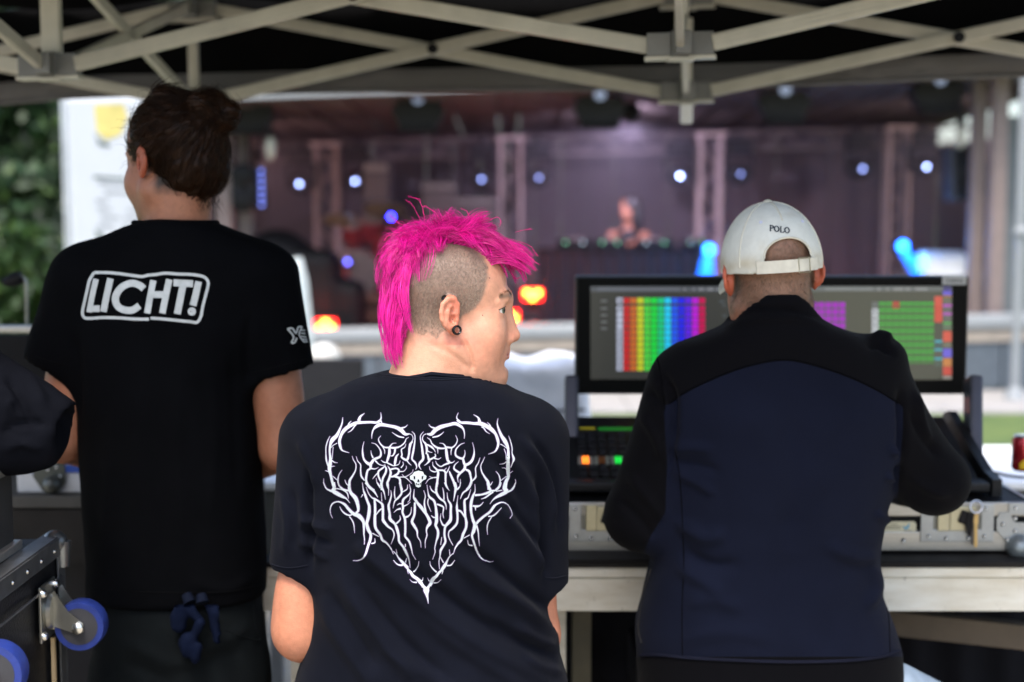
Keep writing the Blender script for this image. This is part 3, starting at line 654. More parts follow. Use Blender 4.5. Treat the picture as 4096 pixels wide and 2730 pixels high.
# ================================================================== TENT
m_alu = M('tent_alu', (.46, .435, .36), .45, .15, var=.12, vscale=9, stretch=(1, 1, 1), bump=.15, bscale=30)
m_brk = M('tent_bracket', (.17, .17, .16), .5, .1); m_can = M('canopy_black', (.0028, .0028, .003), .9, bump=.3, bscale=6, spec=.06)
m_valg = M('valance_grey', (.125, .118, .116), .8, var=.12, vscale=5, bump=.3, bscale=20)
tn = thing('canopy_tent', 'folding canopy tent with black roof and aluminium scissor frame overhead', 'tent', (0, 3.6, 0))
NL, NR = (at(200, 262, 3.48)), (at(2722, 178, 3.25)); FL, FR = at(778, 398, 4.45), at(2745, 366, 4.20)
step_n, step_f = NR - NL, FR - FL
def J(base, step, i): return base + step * i
UP = Vector((0, 0, .272))
def profile_bar(a, b, name='scissor_bar', h=.037, w=.020):
    d = (b - a).normalized(); o = MB(); o.bar(a, b, w, h, bev=.004)
    for s in (-.25, .05, .3): o.bar(a + Vector((0, -w / 2 - .0008, s * h)), b + Vector((0, -w / 2 - .0008, s * h)), .003, h * .10)
    return o.build(name, m_alu, tn)
def bracket(c, name='joint'):
    o = MB(); o.box(c, (.042, .042, .06), bev=.004); x = step_n.normalized()
    for s in (-1, 1): o.bar(c + x * s * .02, c + x * s * .075, .034, .052, bev=.003)
    o.bar(c + Vector((0, -.02, 0)), c + Vector((0, -.06, 0)), .034, .05, bev=.003); o.bar(c + Vector((0, .02, 0)), c + Vector((0, .06, 0)), .034, .05, bev=.003)
    b = o.build(name, m_brk, tn)
    o = MB(); o.box(c + Vector((0, 0, -.034)), (.06, .05, .008), bev=.002); 
    for s in (-1, 1): o.bar(c + x * s * .02 + Vector((0, 0, -.031)), c + x * s * .08 + Vector((0, 0, -.031)), .038, .008)
    pl = o.build('plate', m_alu, b)
for base, step, r_ in ((NL, step_n, range(-1, 3)), (FL, step_f, range(-1, 3))):
    for i in r_:
        c = J(base, step, i); bracket(c); bracket(c + UP)
        if i < max(r_):
            d = J(base, step, i + 1); x = step.normalized() * .07; off = Vector((0, .012, 0))
            profile_bar(c + x - off, d + UP - x - off); profile_bar(c + UP + x + off, d - x + off)
            mid = (c + d + UP) / 2; MB().lathe([(.016, -.03), (.016, .03)], mid, (0, 1, 0), 12).build('pivot', m_blk, tn, True)
for i in range(-1, 3):                                   # scissors running away from the camera
    n0, f0 = J(NL, step_n, i), J(FL, step_f, i); d = (f0 - n0).normalized() * .05
    profile_bar(n0 + d, f0 + UP - d, 'cross_bar', .032, .018); profile_bar(n0 + UP + d, f0 - d, 'cross_bar', .032, .018)
    b0 = n0 - (f0 - n0) * 1.0; profile_bar(n0 - d, b0 + UP, 'cross_bar', .032, .018); profile_bar(n0 + UP - d, b0, 'cross_bar', .032, .018)
for i in (0, 1):                                         # posts of the ridge above the joints
    c = J(NL, step_n, i); MB().box(c + Vector((0, .02, .19)), (.046 if i == 0 else .022, .03, .32), bev=.004).build('upright', m_alu, tn)
    c = J(FL, step_f, i); MB().box(c + Vector((0, -.002, .11)), (.03, .03, .2), bev=.004).build('upright', m_alu, tn)
c = J(FR, step_f, 0) + Vector((.0, -.01, -.066)); MB().box(c, (.034, .034, .056), bev=.006).build('clear_cap', M('frosted_plastic', (.85, .85, .84), .35, var=.05), tn)
# legs at the far corners (outside the picture)
for i in (-1, 2):
    c = J(FL, step_f, i); MB().box((c.x, c.y, c.z / 2 + .1), (.045, .045, c.z + .2), bev=.004).build('leg', m_alu, tn); MB().box((c.x, c.y, .006), (.12, .12, .012)).build('foot_plate', m_brk, tn)
    c = J(NL, step_n, i) - (J(FL, step_f, i) - J(NL, step_n, i)) * 1.0; MB().box((c.x, c.y, c.z / 2 + .1), (.045, .045, c.z + .2), bev=.004).build('leg', m_alu, tn); MB().box((c.x, c.y, .006), (.12, .12, .012)).build('foot_plate', m_brk, tn)
# roof cloth: from the front eave up to the ridge and down to the rear eave
def eave(u):                                             # front edge, u along the tent
    c = FL + step_f * u; return Vector((c.x, c.y + .09, c.z + .09 - .02 * math.sin(math.pi * ((u + 1) % 1))))
rf = MB(); nu, nv = 40, 16; dn = (NL - FL).normalized()
def roofp(u, v):
    e = eave(u); p = e + dn * (2.3 * v); z = e.z + .25 + .62 * (1 - abs(2 * v - 1) ** 1.25) * .9
    return Vector((p.x, p.y, z - .03 * math.sin(math.pi * ((u * 2) % 1)) * (1 - v)))
for i in range(nu):
    for j in range(nv):
        u0, u1 = -1.15 + 3.35 * i / nu, -1.15 + 3.35 * (i + 1) / nu; rf.quad(roofp(u0, j / nv), roofp(u1, j / nv), roofp(u1, (j + 1) / nv), roofp(u0, (j + 1) / nv))
rf.build('roof_cloth', m_can, tn, True, fix=False)
VAL = [(-600, 470), (0, 421), (350, 392), (800, 384), (1300, 372), (1700, 366), (2400, 362), (2800, 352), (3300, 340), (3700, 322), (4096, 308), (4700, 290)]
vl = MB(); pts = smoothpath(VAL, 5)
def vY(px): return FL.y + .1 + (FR.y - FL.y) * (px - 778) / (2745 - 778)
rows = []
for (px, py) in pts:
    b = at(px, py, vY(px)); wob = .004 * math.sin(px * .02) + .003 * math.sin(px * .057); b.y += wob
    top = roofp(-1.15 + 3.35 * (0), 0); rows.append((b, b + Vector((0, .012 - wob, .035)), b + Vector((0, 0, .07)), b + Vector((0, .01, .30))))
for r0_, r1_ in zip(rows, rows[1:]):
    vl.quad(r0_[0], r1_[0], r1_[1], r0_[1]); vl.quad(r0_[1], r1_[1], r1_[2], r0_[2])
vk = MB()
for r0_, r1_ in zip(rows, rows[1:]): vk.quad(r0_[2], r1_[2], r1_[3], r0_[3])
vk.build('eave_cloth', m_can, tn, True, fix=False)
v_ = vl.build('valance', m_valg, tn, True, fix=False); md = v_.modifiers.new('t', 'SOLIDIFY'); md.thickness = .003
hm = MB(); hm.tube([r[0] + Vector((0, 0, .004)) for r in rows], .006, 6); hm.build('hem', m_valg, v_)
# ================================================================== TABLES, CASES, CONSOLE
YT = 3.05
m_cream = M('weathered_cream', (.74, .72, .63), .7, var=.0, c2=(.56, .51, .40), vscale=7, bump=.25, bscale=40, stretch=(1, 1, 4))
# scratches and stains on the painted deck edge
nt = m_cream.node_tree; N, L = nt.nodes, nt.links; bs = N['Principled BSDF']; src = bs.inputs['Base Color'].links[0].from_socket
tc = N.new('ShaderNodeTexCoord'); nz = N.new('ShaderNodeTexNoise'); nz.inputs['Scale'].default_value = 38; nz.inputs['Detail'].default_value = 10; nz.inputs['Roughness'].default_value = .75
L.new(tc.outputs['Object'], nz.inputs['Vector']); rp = N.new('ShaderNodeMapRange'); rp.inputs[1].default_value = .60; rp.inputs[2].default_value = .70; L.new(nz.outputs['Fac'], rp.inputs[0])
mx = N.new('ShaderNodeMix'); mx.data_type = 'RGBA'; mx.inputs[7].default_value = (.10, .085, .06, 1); L.new(rp.outputs[0], mx.inputs['Factor']); L.new(src, mx.inputs[6]); L.new(mx.outputs[2], bs.inputs['Base Color'])
m_ply = M('deck_ply', (.012, .011, .010), .6, var=.3, bump=.3, spec=.12); m_alus = M('case_alu', (.42, .41, .38), .36, .75, var=.12, vscale=14, stretch=(1, 12, 12)); m_post = M('post_olive', (.07, .062, .036), .6, var=.3, vscale=6)
zt = at(3000, 2246, YT).z; zb = at(3000, 2450, YT).z
x0, x1 = at(1050, 2300, YT).x, at(4700, 2300, YT).x
tb = thing('stage_deck_table', 'long deck table with weathered cream edge carrying the lighting console', 'table', ((x0 + x1) / 2, YT + .4, 0))
MB().box(((x0 + x1) / 2, YT + .34, zt - .006), (x1 - x0, .7, .012), bev=.003).build('tabletop', m_ply, tb)
zm = at(3000, 2312, YT).z
MB().box(((x0 + x1) / 2, YT + .012, (zt - .012 + zm) / 2), (x1 - x0, .03, zt - .012 - zm - .002), bev=.003).build('upper_rail', m_cream, tb)
MB().box(((x0 + x1) / 2, YT + .018, (zm + zb) / 2), (x1 - x0, .03, zm - zb - .002), bev=.003).build('lower_rail', m_cream, tb)
MB().box(((x0 + x1) / 2, YT + .66, (zt + zb) / 2 - .01), (x1 - x0, .03, zt - zb - .03)).build('rear_rail', m_cream, tb)
for px, w, mt, dy in ((2236, .030, m_cream, .12), (2325, .045, m_post, .20), (1192, .028, m_cream, .12), (4300, .05, m_cream, .12), (4250, .05, m_cream, .6), (1250, .05, m_cream, .6)):
    p = at(px, 2600, YT + dy); MB().box((p.x, YT + dy, zb / 2), (w, .05, zb), bev=.004).build('leg', mt, tb)
p, q = at(3500, 2480, YT + .3), at(4250, 2560, YT + .15); MB().bar(p, q, .04, .06, bev=.004).build('brace', M('brown_beam', (.10, .075, .05), .7), tb)
MB().box(at(2600, 2640, YT + .5), (.10, .3, .12), bev=.01).build('plug_box', m_dark, tb)
zd = zb - .01; dr = MB(); nn = 90
for i in range(nn):
    xa_, xb_ = x0 + .02 + (x1 - x0 - .04) * i / nn, x0 + .02 + (x1 - x0 - .04) * (i + 1) / nn; g_ = lambda i: YT + .60 + .014 * math.sin(i * 1.1)
    dr.quad((xa_, g_(i), zt - .03), (xb_, g_(i + 1), zt - .03), (xb_, g_(i + 1), .03), (xa_, g_(i), .03))
dr.build('dark_backing', M('backing_black', (.008, .008, .010), .95, spec=.1), tb, True, fix=False)  # dark cloth added so the space under the table reads black
# white table beyond
zw = .705; xw0, xw1 = at(985, 1900, 4.5).x, at(4700, 1900, 4.5).x
wt = thing('white_table', 'white topped table standing behind the console', 'table', ((xw0 + xw1) / 2, 4.83, 0))
MB().box(((xw0 + xw1) / 2, 4.84, zw - .012), (xw1 - xw0, .72, .024), bev=.004).build('tabletop', M('white_laminate', (.86, .86, .85), .5, var=.03), wt)
MB().box(((xw0 + xw1) / 2, 4.54, zw - .14), (xw1 - xw0 - .06, .02, .22)).build('apron', M('apron_grey', (.06, .062, .056), .7), wt)
for x in (xw0 + .08, xw1 - .08):
    for y in (4.56, 5.14): MB().box((x, y, (zw - .024) / 2), (.04, .04, zw - .024)).build('leg', M('leg_grey', (.25, .25, .25), .5), wt)
# white plastic sheet over equipment
Yc = 4.86; a, b = at(1800, 1440, Yc), at(2345, 1440, Yc)
f = Field((a.x - .1, Yc - .32, zw - .02), (b.x + .1, Yc + .33, 1.3), .012)
f.add(boxp(((a.x + b.x) / 2, Yc + .03, (zw + at(2000, 1440, Yc).z) / 2), ((b.x - a.x) / 2, .2, (at(2000, 1440, Yc).z - zw) / 2), .03), .02)
V, Q = f.mesh(2); Nn = vnormals(V, Q); ph = V[:, 0] * 26 + V[:, 2] * 9
V = V + Nn * (.012 * np.sin(ph + 2 * vnoise(V, 6, 3)) + .02 * vnoise(V, 9, 4))[:, None]
t = thing('sheet_covered_case', 'boxy equipment under a crumpled white plastic sheet between mohawk and console', 'covered case', ((a.x + b.x) / 2, Yc, zw))
nput('plastic_sheet', V, Q, M('white_sheet', (.78, .79, .82), .4, var=.04, bump=.3, bscale=14), t)
MB().tube([at(1790, 1640, Yc - .19), at(2040, 1652, Yc - .2), at(2340, 1640, Yc - .19)], .004).build('tie_cord', m_dark, t)

# ---- flight case base of the console
YC = 3.13; zc0 = zt + .004; zc1 = at(3000, 2008, YC).z; xl, xr = at(2246, 2100, YC).x, at(4130, 2100, YC).x; dC = .62
fc = thing('flight_case_base', 'aluminium edged flight case base under the lighting console', 'flight case', ((xl + xr) / 2, YC + .3, zc0))
m_lam = M('case_laminate', (.006, .006, .007), .5, bump=.4, bscale=240, spec=.12); m_zinc = M('zinc_plate', (.34, .36, .37), .4, .7, var=.15, vscale=18)
MB().box(((xl + xr) / 2, YC + dC / 2, (zc0 + zc1) / 2), (xr - xl - .004, dC - .004, zc1 - zc0 - .006)).build('shell', m_lam, fc)
za, zb_ = at(3000, 2062, YC).z, at(3000, 2124, YC).z
def strip(z0, z1, nm):
    for k, (yy, nm2) in enumerate(((YC - .004, nm), (YC + dC + .002, nm))):
        mb = MB(); mb.box(((xl + xr) / 2, yy, (z0 + z1) / 2), (xr - xl, .010, z1 - z0), bev=.002)
        if k == 0:
            for s in np.linspace(.15, .85, 7): mb.box(((xl + xr) / 2, yy - .0052, z0 + (z1 - z0) * s), (xr - xl - .01, .0018, (z1 - z0) * .045))
        mb.build(nm, m_alus, fc)
    for x in (xl, xr): MB().box((x, YC + dC / 2, (z0 + z1) / 2), (.010, dC - .012, z1 - z0)).build(nm, m_alus, fc)
strip(za, zc1, 'edge_profile'); strip(zc0 + .002, zb_, 'edge_profile')
m_riv = M('rivet_steel', (.7, .7, .68), .25, 1.)
def rivet(px, py, parent, Y=YC - .012, r=.0055): MB().lathe([(r, 0), (r * .85, .0025), (r * .45, .004), (.0004, .0035)], at(px, py, Y), (0, -1, 0), 12).build('rivet', m_riv, parent, True)
def latch(cx, wpx, fl):
    """recessed dish with butterfly latch"""
    a, b, c, d = at(cx - wpx / 2, 2012, YC), at(cx + wpx / 2, 2012, YC), at(cx + wpx / 2, 2164, YC), at(cx - wpx / 2, 2164, YC); root = fc
    pts = []
    for (p, sx, sz) in ((a, 1, -1), (b, -1, -1), (c, -1, 1), (d, 1, 1)): pts.append(p)
    mb = MB(); w = .028
    y = YC - .0105
    mb.box(((a.x + b.x) / 2, y, d.z + w / 2), (b.x - a.x, .004, w), bev=.0015); mb.box((a.x + w / 2, y, (a.z + d.z) / 2), (w, .0042, a.z - d.z - .001), bev=.0015); mb.box((b.x - w / 2, y, (a.z + d.z) / 2), (w, .0042, a.z - d.z - .001), bev=.0015)
    dish = mb.build('latch_dish', m_zinc, fc)
    MB().box(((a.x + b.x) / 2, YC - .0085, (a.z + d.z) / 2 + .01), (b.x - a.x - 2 * w, .002, a.z - d.z - w), bev=.0005).build('dish_floor', M('dish_dark', (.16, .165, .15), .4, .7), dish)
    lp = MB(); lp.box((a.x + w + .022, YC - .013, (a.z + d.z) / 2 + .012), (.026, .006, .06), bev=.002); lp.box(((a.x + b.x) / 2 + .012, YC - .012, (a.z + d.z) / 2 + .010), (.058, .005, .056), bev=.002); lp.build('latch_plate', M('latch_yellow_zinc', (.42, .40, .29), .35, .8), dish)
    tw = MB(); tw.box(((a.x + b.x) / 2 + .018, YC - .018, (a.z + d.z) / 2 + .012), (.03, .008, .03), Matrix.Rotation(R(20), 3, 'Y'), bev=.004); tw.build('latch_turn', m_blk, dish)
    for sx, sy in ((.12, .88), (.36, .93), (.66, .93), (.88, .88), (.1, .16), (.9, .16)): rivet(cx - wpx / 2 + wpx * sx, 2012 + 152 * sy, dish)
latch(2400, 250, 0); latch(3825, 292, 1)
rivet(3615, 2164, fc); rivet(2950, 2164, fc)
# corner guard and ball at the right end
mb = MB(); c = at(4055, 2095, YC - .012); mb.prism([at(x, y, YC - .011) for x, y in ((3985, 2075), (4000, 2052), (4035, 2050), (4060, 2090), (4135, 2090), (4135, 2215), (4050, 2218), (4022, 2165), (3985, 2120))], (0, 1, 0), -.003); cg = mb.build('corner_guard', m_zinc, fc)
MB().ball(at(4078, 2190, YC - .016), .030, 20, 14).build('ball_corner', M('ball_zinc', (.22, .25, .26), .4, .6), cg, True)
for x, y in ((4011, 2098), (4060, 2075), (4060, 2125), (4028, 2160)): rivet(x, y, cg, YC - .014)
mb = MB(); mb.prism([at(x, y, YC - .0105) for x, y in ((4035, 2012), (4135, 2012), (4135, 2058), (4035, 2058))], (0, 1, 0), -.003); mb.build('edge_plate', m_zinc, fc); rivet(4062, 2034, fc)
# maker's sticker with a blue tick
lbx = MB(); lbx.prism([at(x, y, YC - .0035) for x, y in ((3536, 2086), (3656, 2086), (3664, 2096), (3664, 2122), (3656, 2130), (3536, 2130))], (0, 1, 0), -.002); lb_ = lbx.build('name_plate', M('sticker', (.62, .58, .40), .5, var=.06), fc)
mb = MB(); mb.prism([at(x, y, YC - .0056) for x, y in ((3612, 2102), (3622, 2112), (3640, 2092), (3634, 2112), (3622, 2120), (3614, 2112))], (0, 1, 0), -.0008); mb.build('blue_tick', M('tick_blue', (.02, .30, .50), .5), lb_)
mb = MB()
for k, (xa, xb, y) in enumerate(((3560, 3590, 2097), (3545, 3604, 2106), (3545, 3600, 2113), (3616, 3646, 2122))): mb.prism([at(x, yy, YC - .0056) for x, yy in ((xa, y), (xb, y), (xb, y + 3.2), (xa, y + 3.2))], (0, 1, 0), -.0006)
mb.build('print_line', M('sticker_ink', (.22, .20, .14), .6), lb_)
# keys in the latch
ky = thing('key_ring', 'bunch of keys on a steel ring hanging from the case latch', 'keys', at(3905, 2040, YC - .02)[:])
ring = [at(3905 + 24 * math.cos(a_), 2028 + 25 * math.sin(a_), YC - .022 - .004 * math.sin(a_)) for a_ in np.linspace(0, math.tau, 25)]
MB().tube(ring, .0014, 6).build('ring', m_chr, ky, True)
for pts, mt, nm in ((((3898, 2056), (3912, 2056), (3911, 2092), (3908, 2094), (3908, 2185), (3900, 2192), (3896, 2185), (3896, 2094), (3893, 2090)), M('key_brass', (.55, .40, .18), .3, .9), 'brass_key'), (((3872, 2050), (3890, 2052), (3888, 2110), (3880, 2150), (3870, 2140), (3862, 2100)), m_blk, 'key_fob'), (((3884, 2054), (3894, 2054), (3892, 2175), (3886, 2180), (3884, 2110)), M('key_dark', (.08, .07, .06), .4, .7), 'dark_key')):
    mb = MB(); mb.prism([at(x, y, YC - .022) for x, y in pts], (0, 1, 0), -.003); mb.build(nm, mt, ky)
# thin black tray between case and deck
MB().box((at(2420, 2222, YT).x, YT + .10, zt + .004), (.30, .22, .006), bev=.002).build('black_mat', m_blk, tb)

# ---- lighting console
m_con = M('console_black', (.007, .007, .008), .45, spec=.3, var=.1, bump=.2, bscale=300); m_arm = M('console_arm', (.05, .05, .065), .35, .3)
zcs = zc1 + .006; YS = 3.19
cl, cr = at(2268, 1960, YS).x, at(3962, 1960, YS).x
cn = thing('lighting_console', 'black lighting console with faders below its wide monitor', 'lighting console', ((cl + cr) / 2, YS + .25, zcs))
zlip0, zlip1 = at(2400, 1995, YS).z, at(2400, 1932, YS).z
MB().box(((cl + cr) / 2, YS + .03, (max(zlip0, zcs + .002) + zlip1) / 2), (cr - cl, .06, zlip1 - max(zlip0, zcs + .002)), bev=.006).build('front_lip', m_con, cn)
YK = 3.52
pA, pB, pC, pD = Vector((cl + .008, YS + .058, zlip1 - .004)), Vector((cr - .008, YS + .058, zlip1 - .004)), at(3905, 1668, YK), at(2300, 1668, YK)
pC.x = cr - .012; pD.x = cl + .012
nrm = (pB - pA).cross(pD - pA).normalized(); MB().prism([pA, pB, pC, pD], -nrm, .05).build('panel', m_con, cn)
def pan(u, v, h=0.): return pA.lerp(pB, u).lerp(pD.lerp(pC, u), v) + nrm * h
MB().prism([pD, pC, Vector((pC.x, YK + .05, pC.z - .02)), Vector((pD.x, YK + .05, pD.z - .02))], (0, 0, -1), .18).build('rear_body', m_con, cn)
MB().box(((cl + cr) / 2, YS + .2, zcs + .012), (cr - cl - .1, .3, .02)).build('underbody', m_con, cn)
m_btn = M('key_cap', (.018, .018, .021), .5, spec=.3)
bmesh_btn = None
def pbox(u, v, du, dv, h, mt, name, hh=0.):
    mb = MB(); P = [pan(u - du, v - dv, hh), pan(u + du, v - dv, hh), pan(u + du, v + dv, hh), pan(u - du, v + dv, hh)]; mb.prism(P, nrm, h); return mb.build(name, mt, cn)
ex, ez = (pB - pA), (pD - pA)
for r_ in range(6):
    for c_ in range(36):
        u, v = .035 + c_ * .0262, (.06, .17, .40, .50, .60, .70)[r_]
        if .26 < u < .75 and r_ in (0, 1): continue
        pbox(u, v, .0088, .032, .005, m_btn, 'key')
def lit(nm, colr, e): return M('lit_' + nm, colr, .4, emit=e, var=0)
for u, cc in ((.042, ((1., .2, .02), 1.1)), (.083, ((.12, .04, .01), .1)), (.124, ((.01, .8, .07), .35)), (.162, ((.01, .8, .07), .4)), (.86, ((.01, .7, .07), .4)), (.9, ((1., .22, .02), .8))):
    for s in (-.0045, .0045): pbox(u + s, .285, .003, .042, .005, lit('fader_%g' % (u + s), *cc), 'lit_fader')
    for s in (-.014, .014): pbox(u + s, .285, .0045, .06, .002, M('fader_scale', (.22, .23, .19), .5), 'fader_scale')
pbox(.052, .80, .02, .012, .002, lit('meter_yellow', (.5, .42, .02), .05), 'meter_display'); pbox(.125, .79, .045, .02, .002, lit('meter_green', (.02, .35, .03), .035), 'meter_display'); pbox(.5, .82, .12, .06, .001, M('glass_black', (.01, .01, .012), .15), 'touch_strip')
for x_, s_ in ((cl - .006, -1), (cr + .006, 1)):          # side cheeks
    MB().prism([(x_, YS + .004, zlip0 + .004), (x_, YS + .004, zlip1 + .006), (x_, YS + .07, zlip1 + .016), (x_, YK + .02, pC.z + .012), (x_, YK + .06, pC.z), (x_, YK + .06, zcs + .004)], (s_, 0, 0), .022).build('side_cheek', m_con, cn)
# monitor: one housing, two displays
YM = 3.60; m0, m1 = at(2302, 1105, YM), at(3868, 1580, YM)
mo = thing('wide_monitor', 'wide black double screen monitor showing a rainbow colour grid', 'monitor', ((m0.x + m1.x) / 2, YM, m1.z))
MB().box(((m0.x + m1.x) / 2, YM + .03, (m0.z + m1.z) / 2), (m1.x - m0.x, .05, m0.z - m1.z), bev=.008).build('housing', m_con, mo)
MB().box(((m0.x + m1.x) / 2, YM + .0035, (m0.z + m1.z) / 2), (m1.x - m0.x - .012, .004, m0.z - m1.z - .012), bev=.0015).build('bezel', M('bezel', (.0035, .0035, .003), .45, spec=.08), mo)
for pxa, pxb in ((2258, 2312), (3866, 3918)):
    a = at((pxa + pxb) / 2, 1512, 3.52); b = at((pxa + pxb) / 2, 1905, 3.42); mb = MB(); mb.bar(a, b, (pxb - pxa) * pxm(3.5), .06, up=(0, 1, 0), bev=.008); mb.build('support_arm', m_arm, mo)
def srgb(r, g, b): return tuple(((c / 255) / 12.92 if c <= 10 else ((c / 255 + .055) / 1.055) ** 2.4) for c in (r, g, b))
m_scr = M('screen_image', rough=.25, attr='col', var=0., emit=.27)
def screen(cells, name):
    mb = MB()
    for (xa, ya, xb, yb, cc, lay) in cells:
        y = YM - .0008 - .0004 * lay; mb.quad(at(xa, yb, y), at(xb, yb, y), at(xb, ya, y), at(xa, ya, y), 0, srgb(*cc))
    return mb.build(name, m_scr, mo, colattr='col', fix=False)
cells = [(2362, 1146, 2985, 1518, (52, 52, 48), 0), (2362, 1146, 2985, 1168, (74, 76, 80), 1), (2390, 1152, 2720, 1164, (88, 90, 96), 2)]
for x, w in ((2735, 8), (2772, 8), (2795, 20), (2828, 26), (2866, 14), (2900, 30)): cells.append((x, 1154, x + w, 1162, (120, 120, 124), 2))
for y in (1205, 1235, 1262, 1289, 1315): cells.append((2404, y - 4, 2428, y + 4, (92, 92, 92), 1))
cols_ = [(165, 168, 182), (178, 38, 38), (176, 92, 40), (176, 182, 42), (70, 182, 62), (28, 190, 60), (24, 176, 110), (36, 180, 212), (34, 80, 206), (36, 34, 204), (84, 30, 196), (168, 24, 186), (176, 18, 72)]
for i, cc in enumerate(cols_):
    xa = 2467 + i * 27.4
    for j in range(12):
        ya = 1192 if j == 0 else 1224 + (j - 1) * 23.9; yb = ya + (24 if j == 0 else 21.6)
        cells.append((xa, ya, xa + 24.4, yb - .6, cc, 1))
        if i == 0 and j in (0, 1, 5, 6, 7, 8, 9, 10, 11): cells.append((xa + 9, ya + 7, xa + 19, yb - 6, (40, 40, 46), 2))
for xa, ya in ((2508, 1292), (2508, 1318), (2726, 1266)): cells.append((xa - 5, ya - 5, xa + 5, ya + 5, (52, 60, 50), 2))
for x, y, w in ((2878, 1203, 20), (2890, 1219, 12), (2890, 1260, 14), (2888, 1300, 18), (2892, 1345, 10)): cells.append((x, y, x + w, y + 8, (70, 74, 78), 1))
screen(cells, 'display')
cells = [(3062, 1146, 3808, 1520, (70, 70, 60), 0), (3062, 1146, 3808, 1166, (92, 94, 92), 1), (3300, 1152, 3492, 1162, (112, 114, 112), 2)]
for x, w in ((3510, 12), (3545, 10), (3574, 40), (3622, 20), (3660, 50)): cells.append((x, 1153, x + w, 1162, (126, 126, 124), 2))
for i in range(8):
    for j in range(4):
        xa, ya = 3164 + i * 27.6, 1210 + j * 27.5; cells.append((xa, ya, xa + 23.6, ya + 22, (142, 36, 160), 1))
for j in range(9):
    for i in range(9):
        xa, ya = 3488 + i * 27.6, 1208 + j * 27.6
        if i == 0: cells.append((xa, ya, xa + 25, ya + 26.2, (168, 170, 172) if j else (92, 94, 90), 1)); cells.append((xa + 8, ya + 6, xa + 16, ya + 18, (90, 92, 92), 2)); continue
        red = (i == 3 and j == 0); cells.append((xa, ya, xa + 26.6, ya + 26.6, (150, 62, 46) if red else (62, 108, 52), 1)); cells.append((xa + 1, ya + 3, xa + 26, ya + 9, (170, 70, 56) if red else (64, 158, 58), 2)); cells.append((xa + 7, ya + 14, xa + 20, ya + 20, (78, 92, 70), 2))
for k, (ya, h, cc) in enumerate(((1186, 36, (178, 76, 62)), (1222, 34, (172, 70, 56)), (1256, 34, (176, 70, 58)), (1362, 8, (70, 150, 160)), (1372, 22, (66, 82, 80)), (1396, 8, (70, 150, 160)), (1406, 22, (80, 78, 70)), (1432, 8, (70, 150, 160)), (1442, 24, (74, 84, 74)))): cells.append((3738, ya, 3769, ya + h, cc, 1))
for k, (ya, h, cc) in enumerate(((1147, 34, (96, 84, 178)), (1184, 6, (150, 100, 60)), (1192, 22, (92, 92, 78)), (1218, 10, (160, 80, 160)), (1230, 20, (90, 88, 84)), (1252, 9, (160, 80, 160)), (1263, 22, (90, 88, 84)), (1290, 6, (80, 160, 80)), (1298, 22, (86, 100, 80)), (1326, 42, (180, 78, 62)), (1372, 18, (100, 98, 82)), (1396, 34, (96, 84, 178)), (1434, 32, (172, 112, 62)), (1468, 34, (176, 74, 62)), (1506, 10, (140, 130, 120)))): cells.append((3772, ya, 3806, ya + h, cc, 1))
screen(cells, 'display')
mb = MB(); mb.box((at(3816, 1123, YM).x, YM - .0015, at(3816, 1123, YM).z), (96 * pxm(YM), .002, 34 * pxm(YM)), bev=.0006); lb2 = mb.build('label_strip', M('label_grey', (.42, .42, .40), .5), mo)
mb = MB()
for k, (xa, xb) in enumerate(((3784, 3792), (3800, 3806), (3808, 3814), (3816, 3822), (3824, 3830), (3833, 3840), (3843, 3852))): mb.box((at((xa + xb) / 2, 1123, YM).x, YM - .0029, at(3800, 1123 + (k % 2), YM).z), ((xb - xa) * pxm(YM), .0006, 11 * pxm(YM)))
mb.build('label_print', M('label_ink', (.12, .12, .12), .6), lb2)
# drink can and cable at the right
p = at(4088, 2010, 3.5); cnr = thing('drink_can', 'red and yellow drink can at the right picture edge', 'drink can', (p.x, 3.5, p.z))
zc_ = zc1 + .003; hcan = .088; rc = .0285
MB().lathe([(rc * .8, 0), (rc, .007), (rc, hcan - .012), (rc * .86, hcan - .004)], (p.x, 3.5, zc_), (0, 0, 1), 32).build('body', M('can_red', (.42, .012, .02), .25, .5, coat=.4), cnr, True)
MB().lathe([(rc * .86, hcan - .004), (rc * .88, hcan), (rc * .8, hcan), (rc * .78, hcan - .004), (.001, hcan - .004)], (p.x, 3.5, zc_), (0, 0, 1), 32).build('lid', M('can_lid', (.7, .7, .7), .25, 1.), cnr, True)
mb = MB(); 
for k in range(10):
    a0, a1 = R(-128 + k * 9), R(-128 + (k + 1) * 9); h0, h1 = .05 - .004 * k, .05 - .004 * (k + 1)
    q = lambda a, z: (p.x + (rc + .0006) * math.cos(a), 3.5 + (rc + .0006) * math.sin(a), zc_ + z); mb.quad(q(a0, .008), q(a1, .008), q(a1, .024 + .0045 * k), q(a0, .022 + .004 * k)) if k < 9 else None
mb.build('yellow_band', M('can_yellow', (.75, .48, .02), .3, .3), cnr, fix=False)
cb = thing('cable', 'thin black cable running from the console to the right', 'cable', at(3950, 1890, 3.6)[:])
MB().tube(smoothpath([at(3930, 1880, 3.55), at(3985, 1893, 3.55), at(4060, 1908, 3.56), at(4200, 1915, 3.58)], 5), .0035, 8).build('lead', m_blk, cb, True); MB().tube([at(3925, 1878, 3.55), at(3945, 1884, 3.55)], .007, 8).build('plug', m_blk, cb, True)

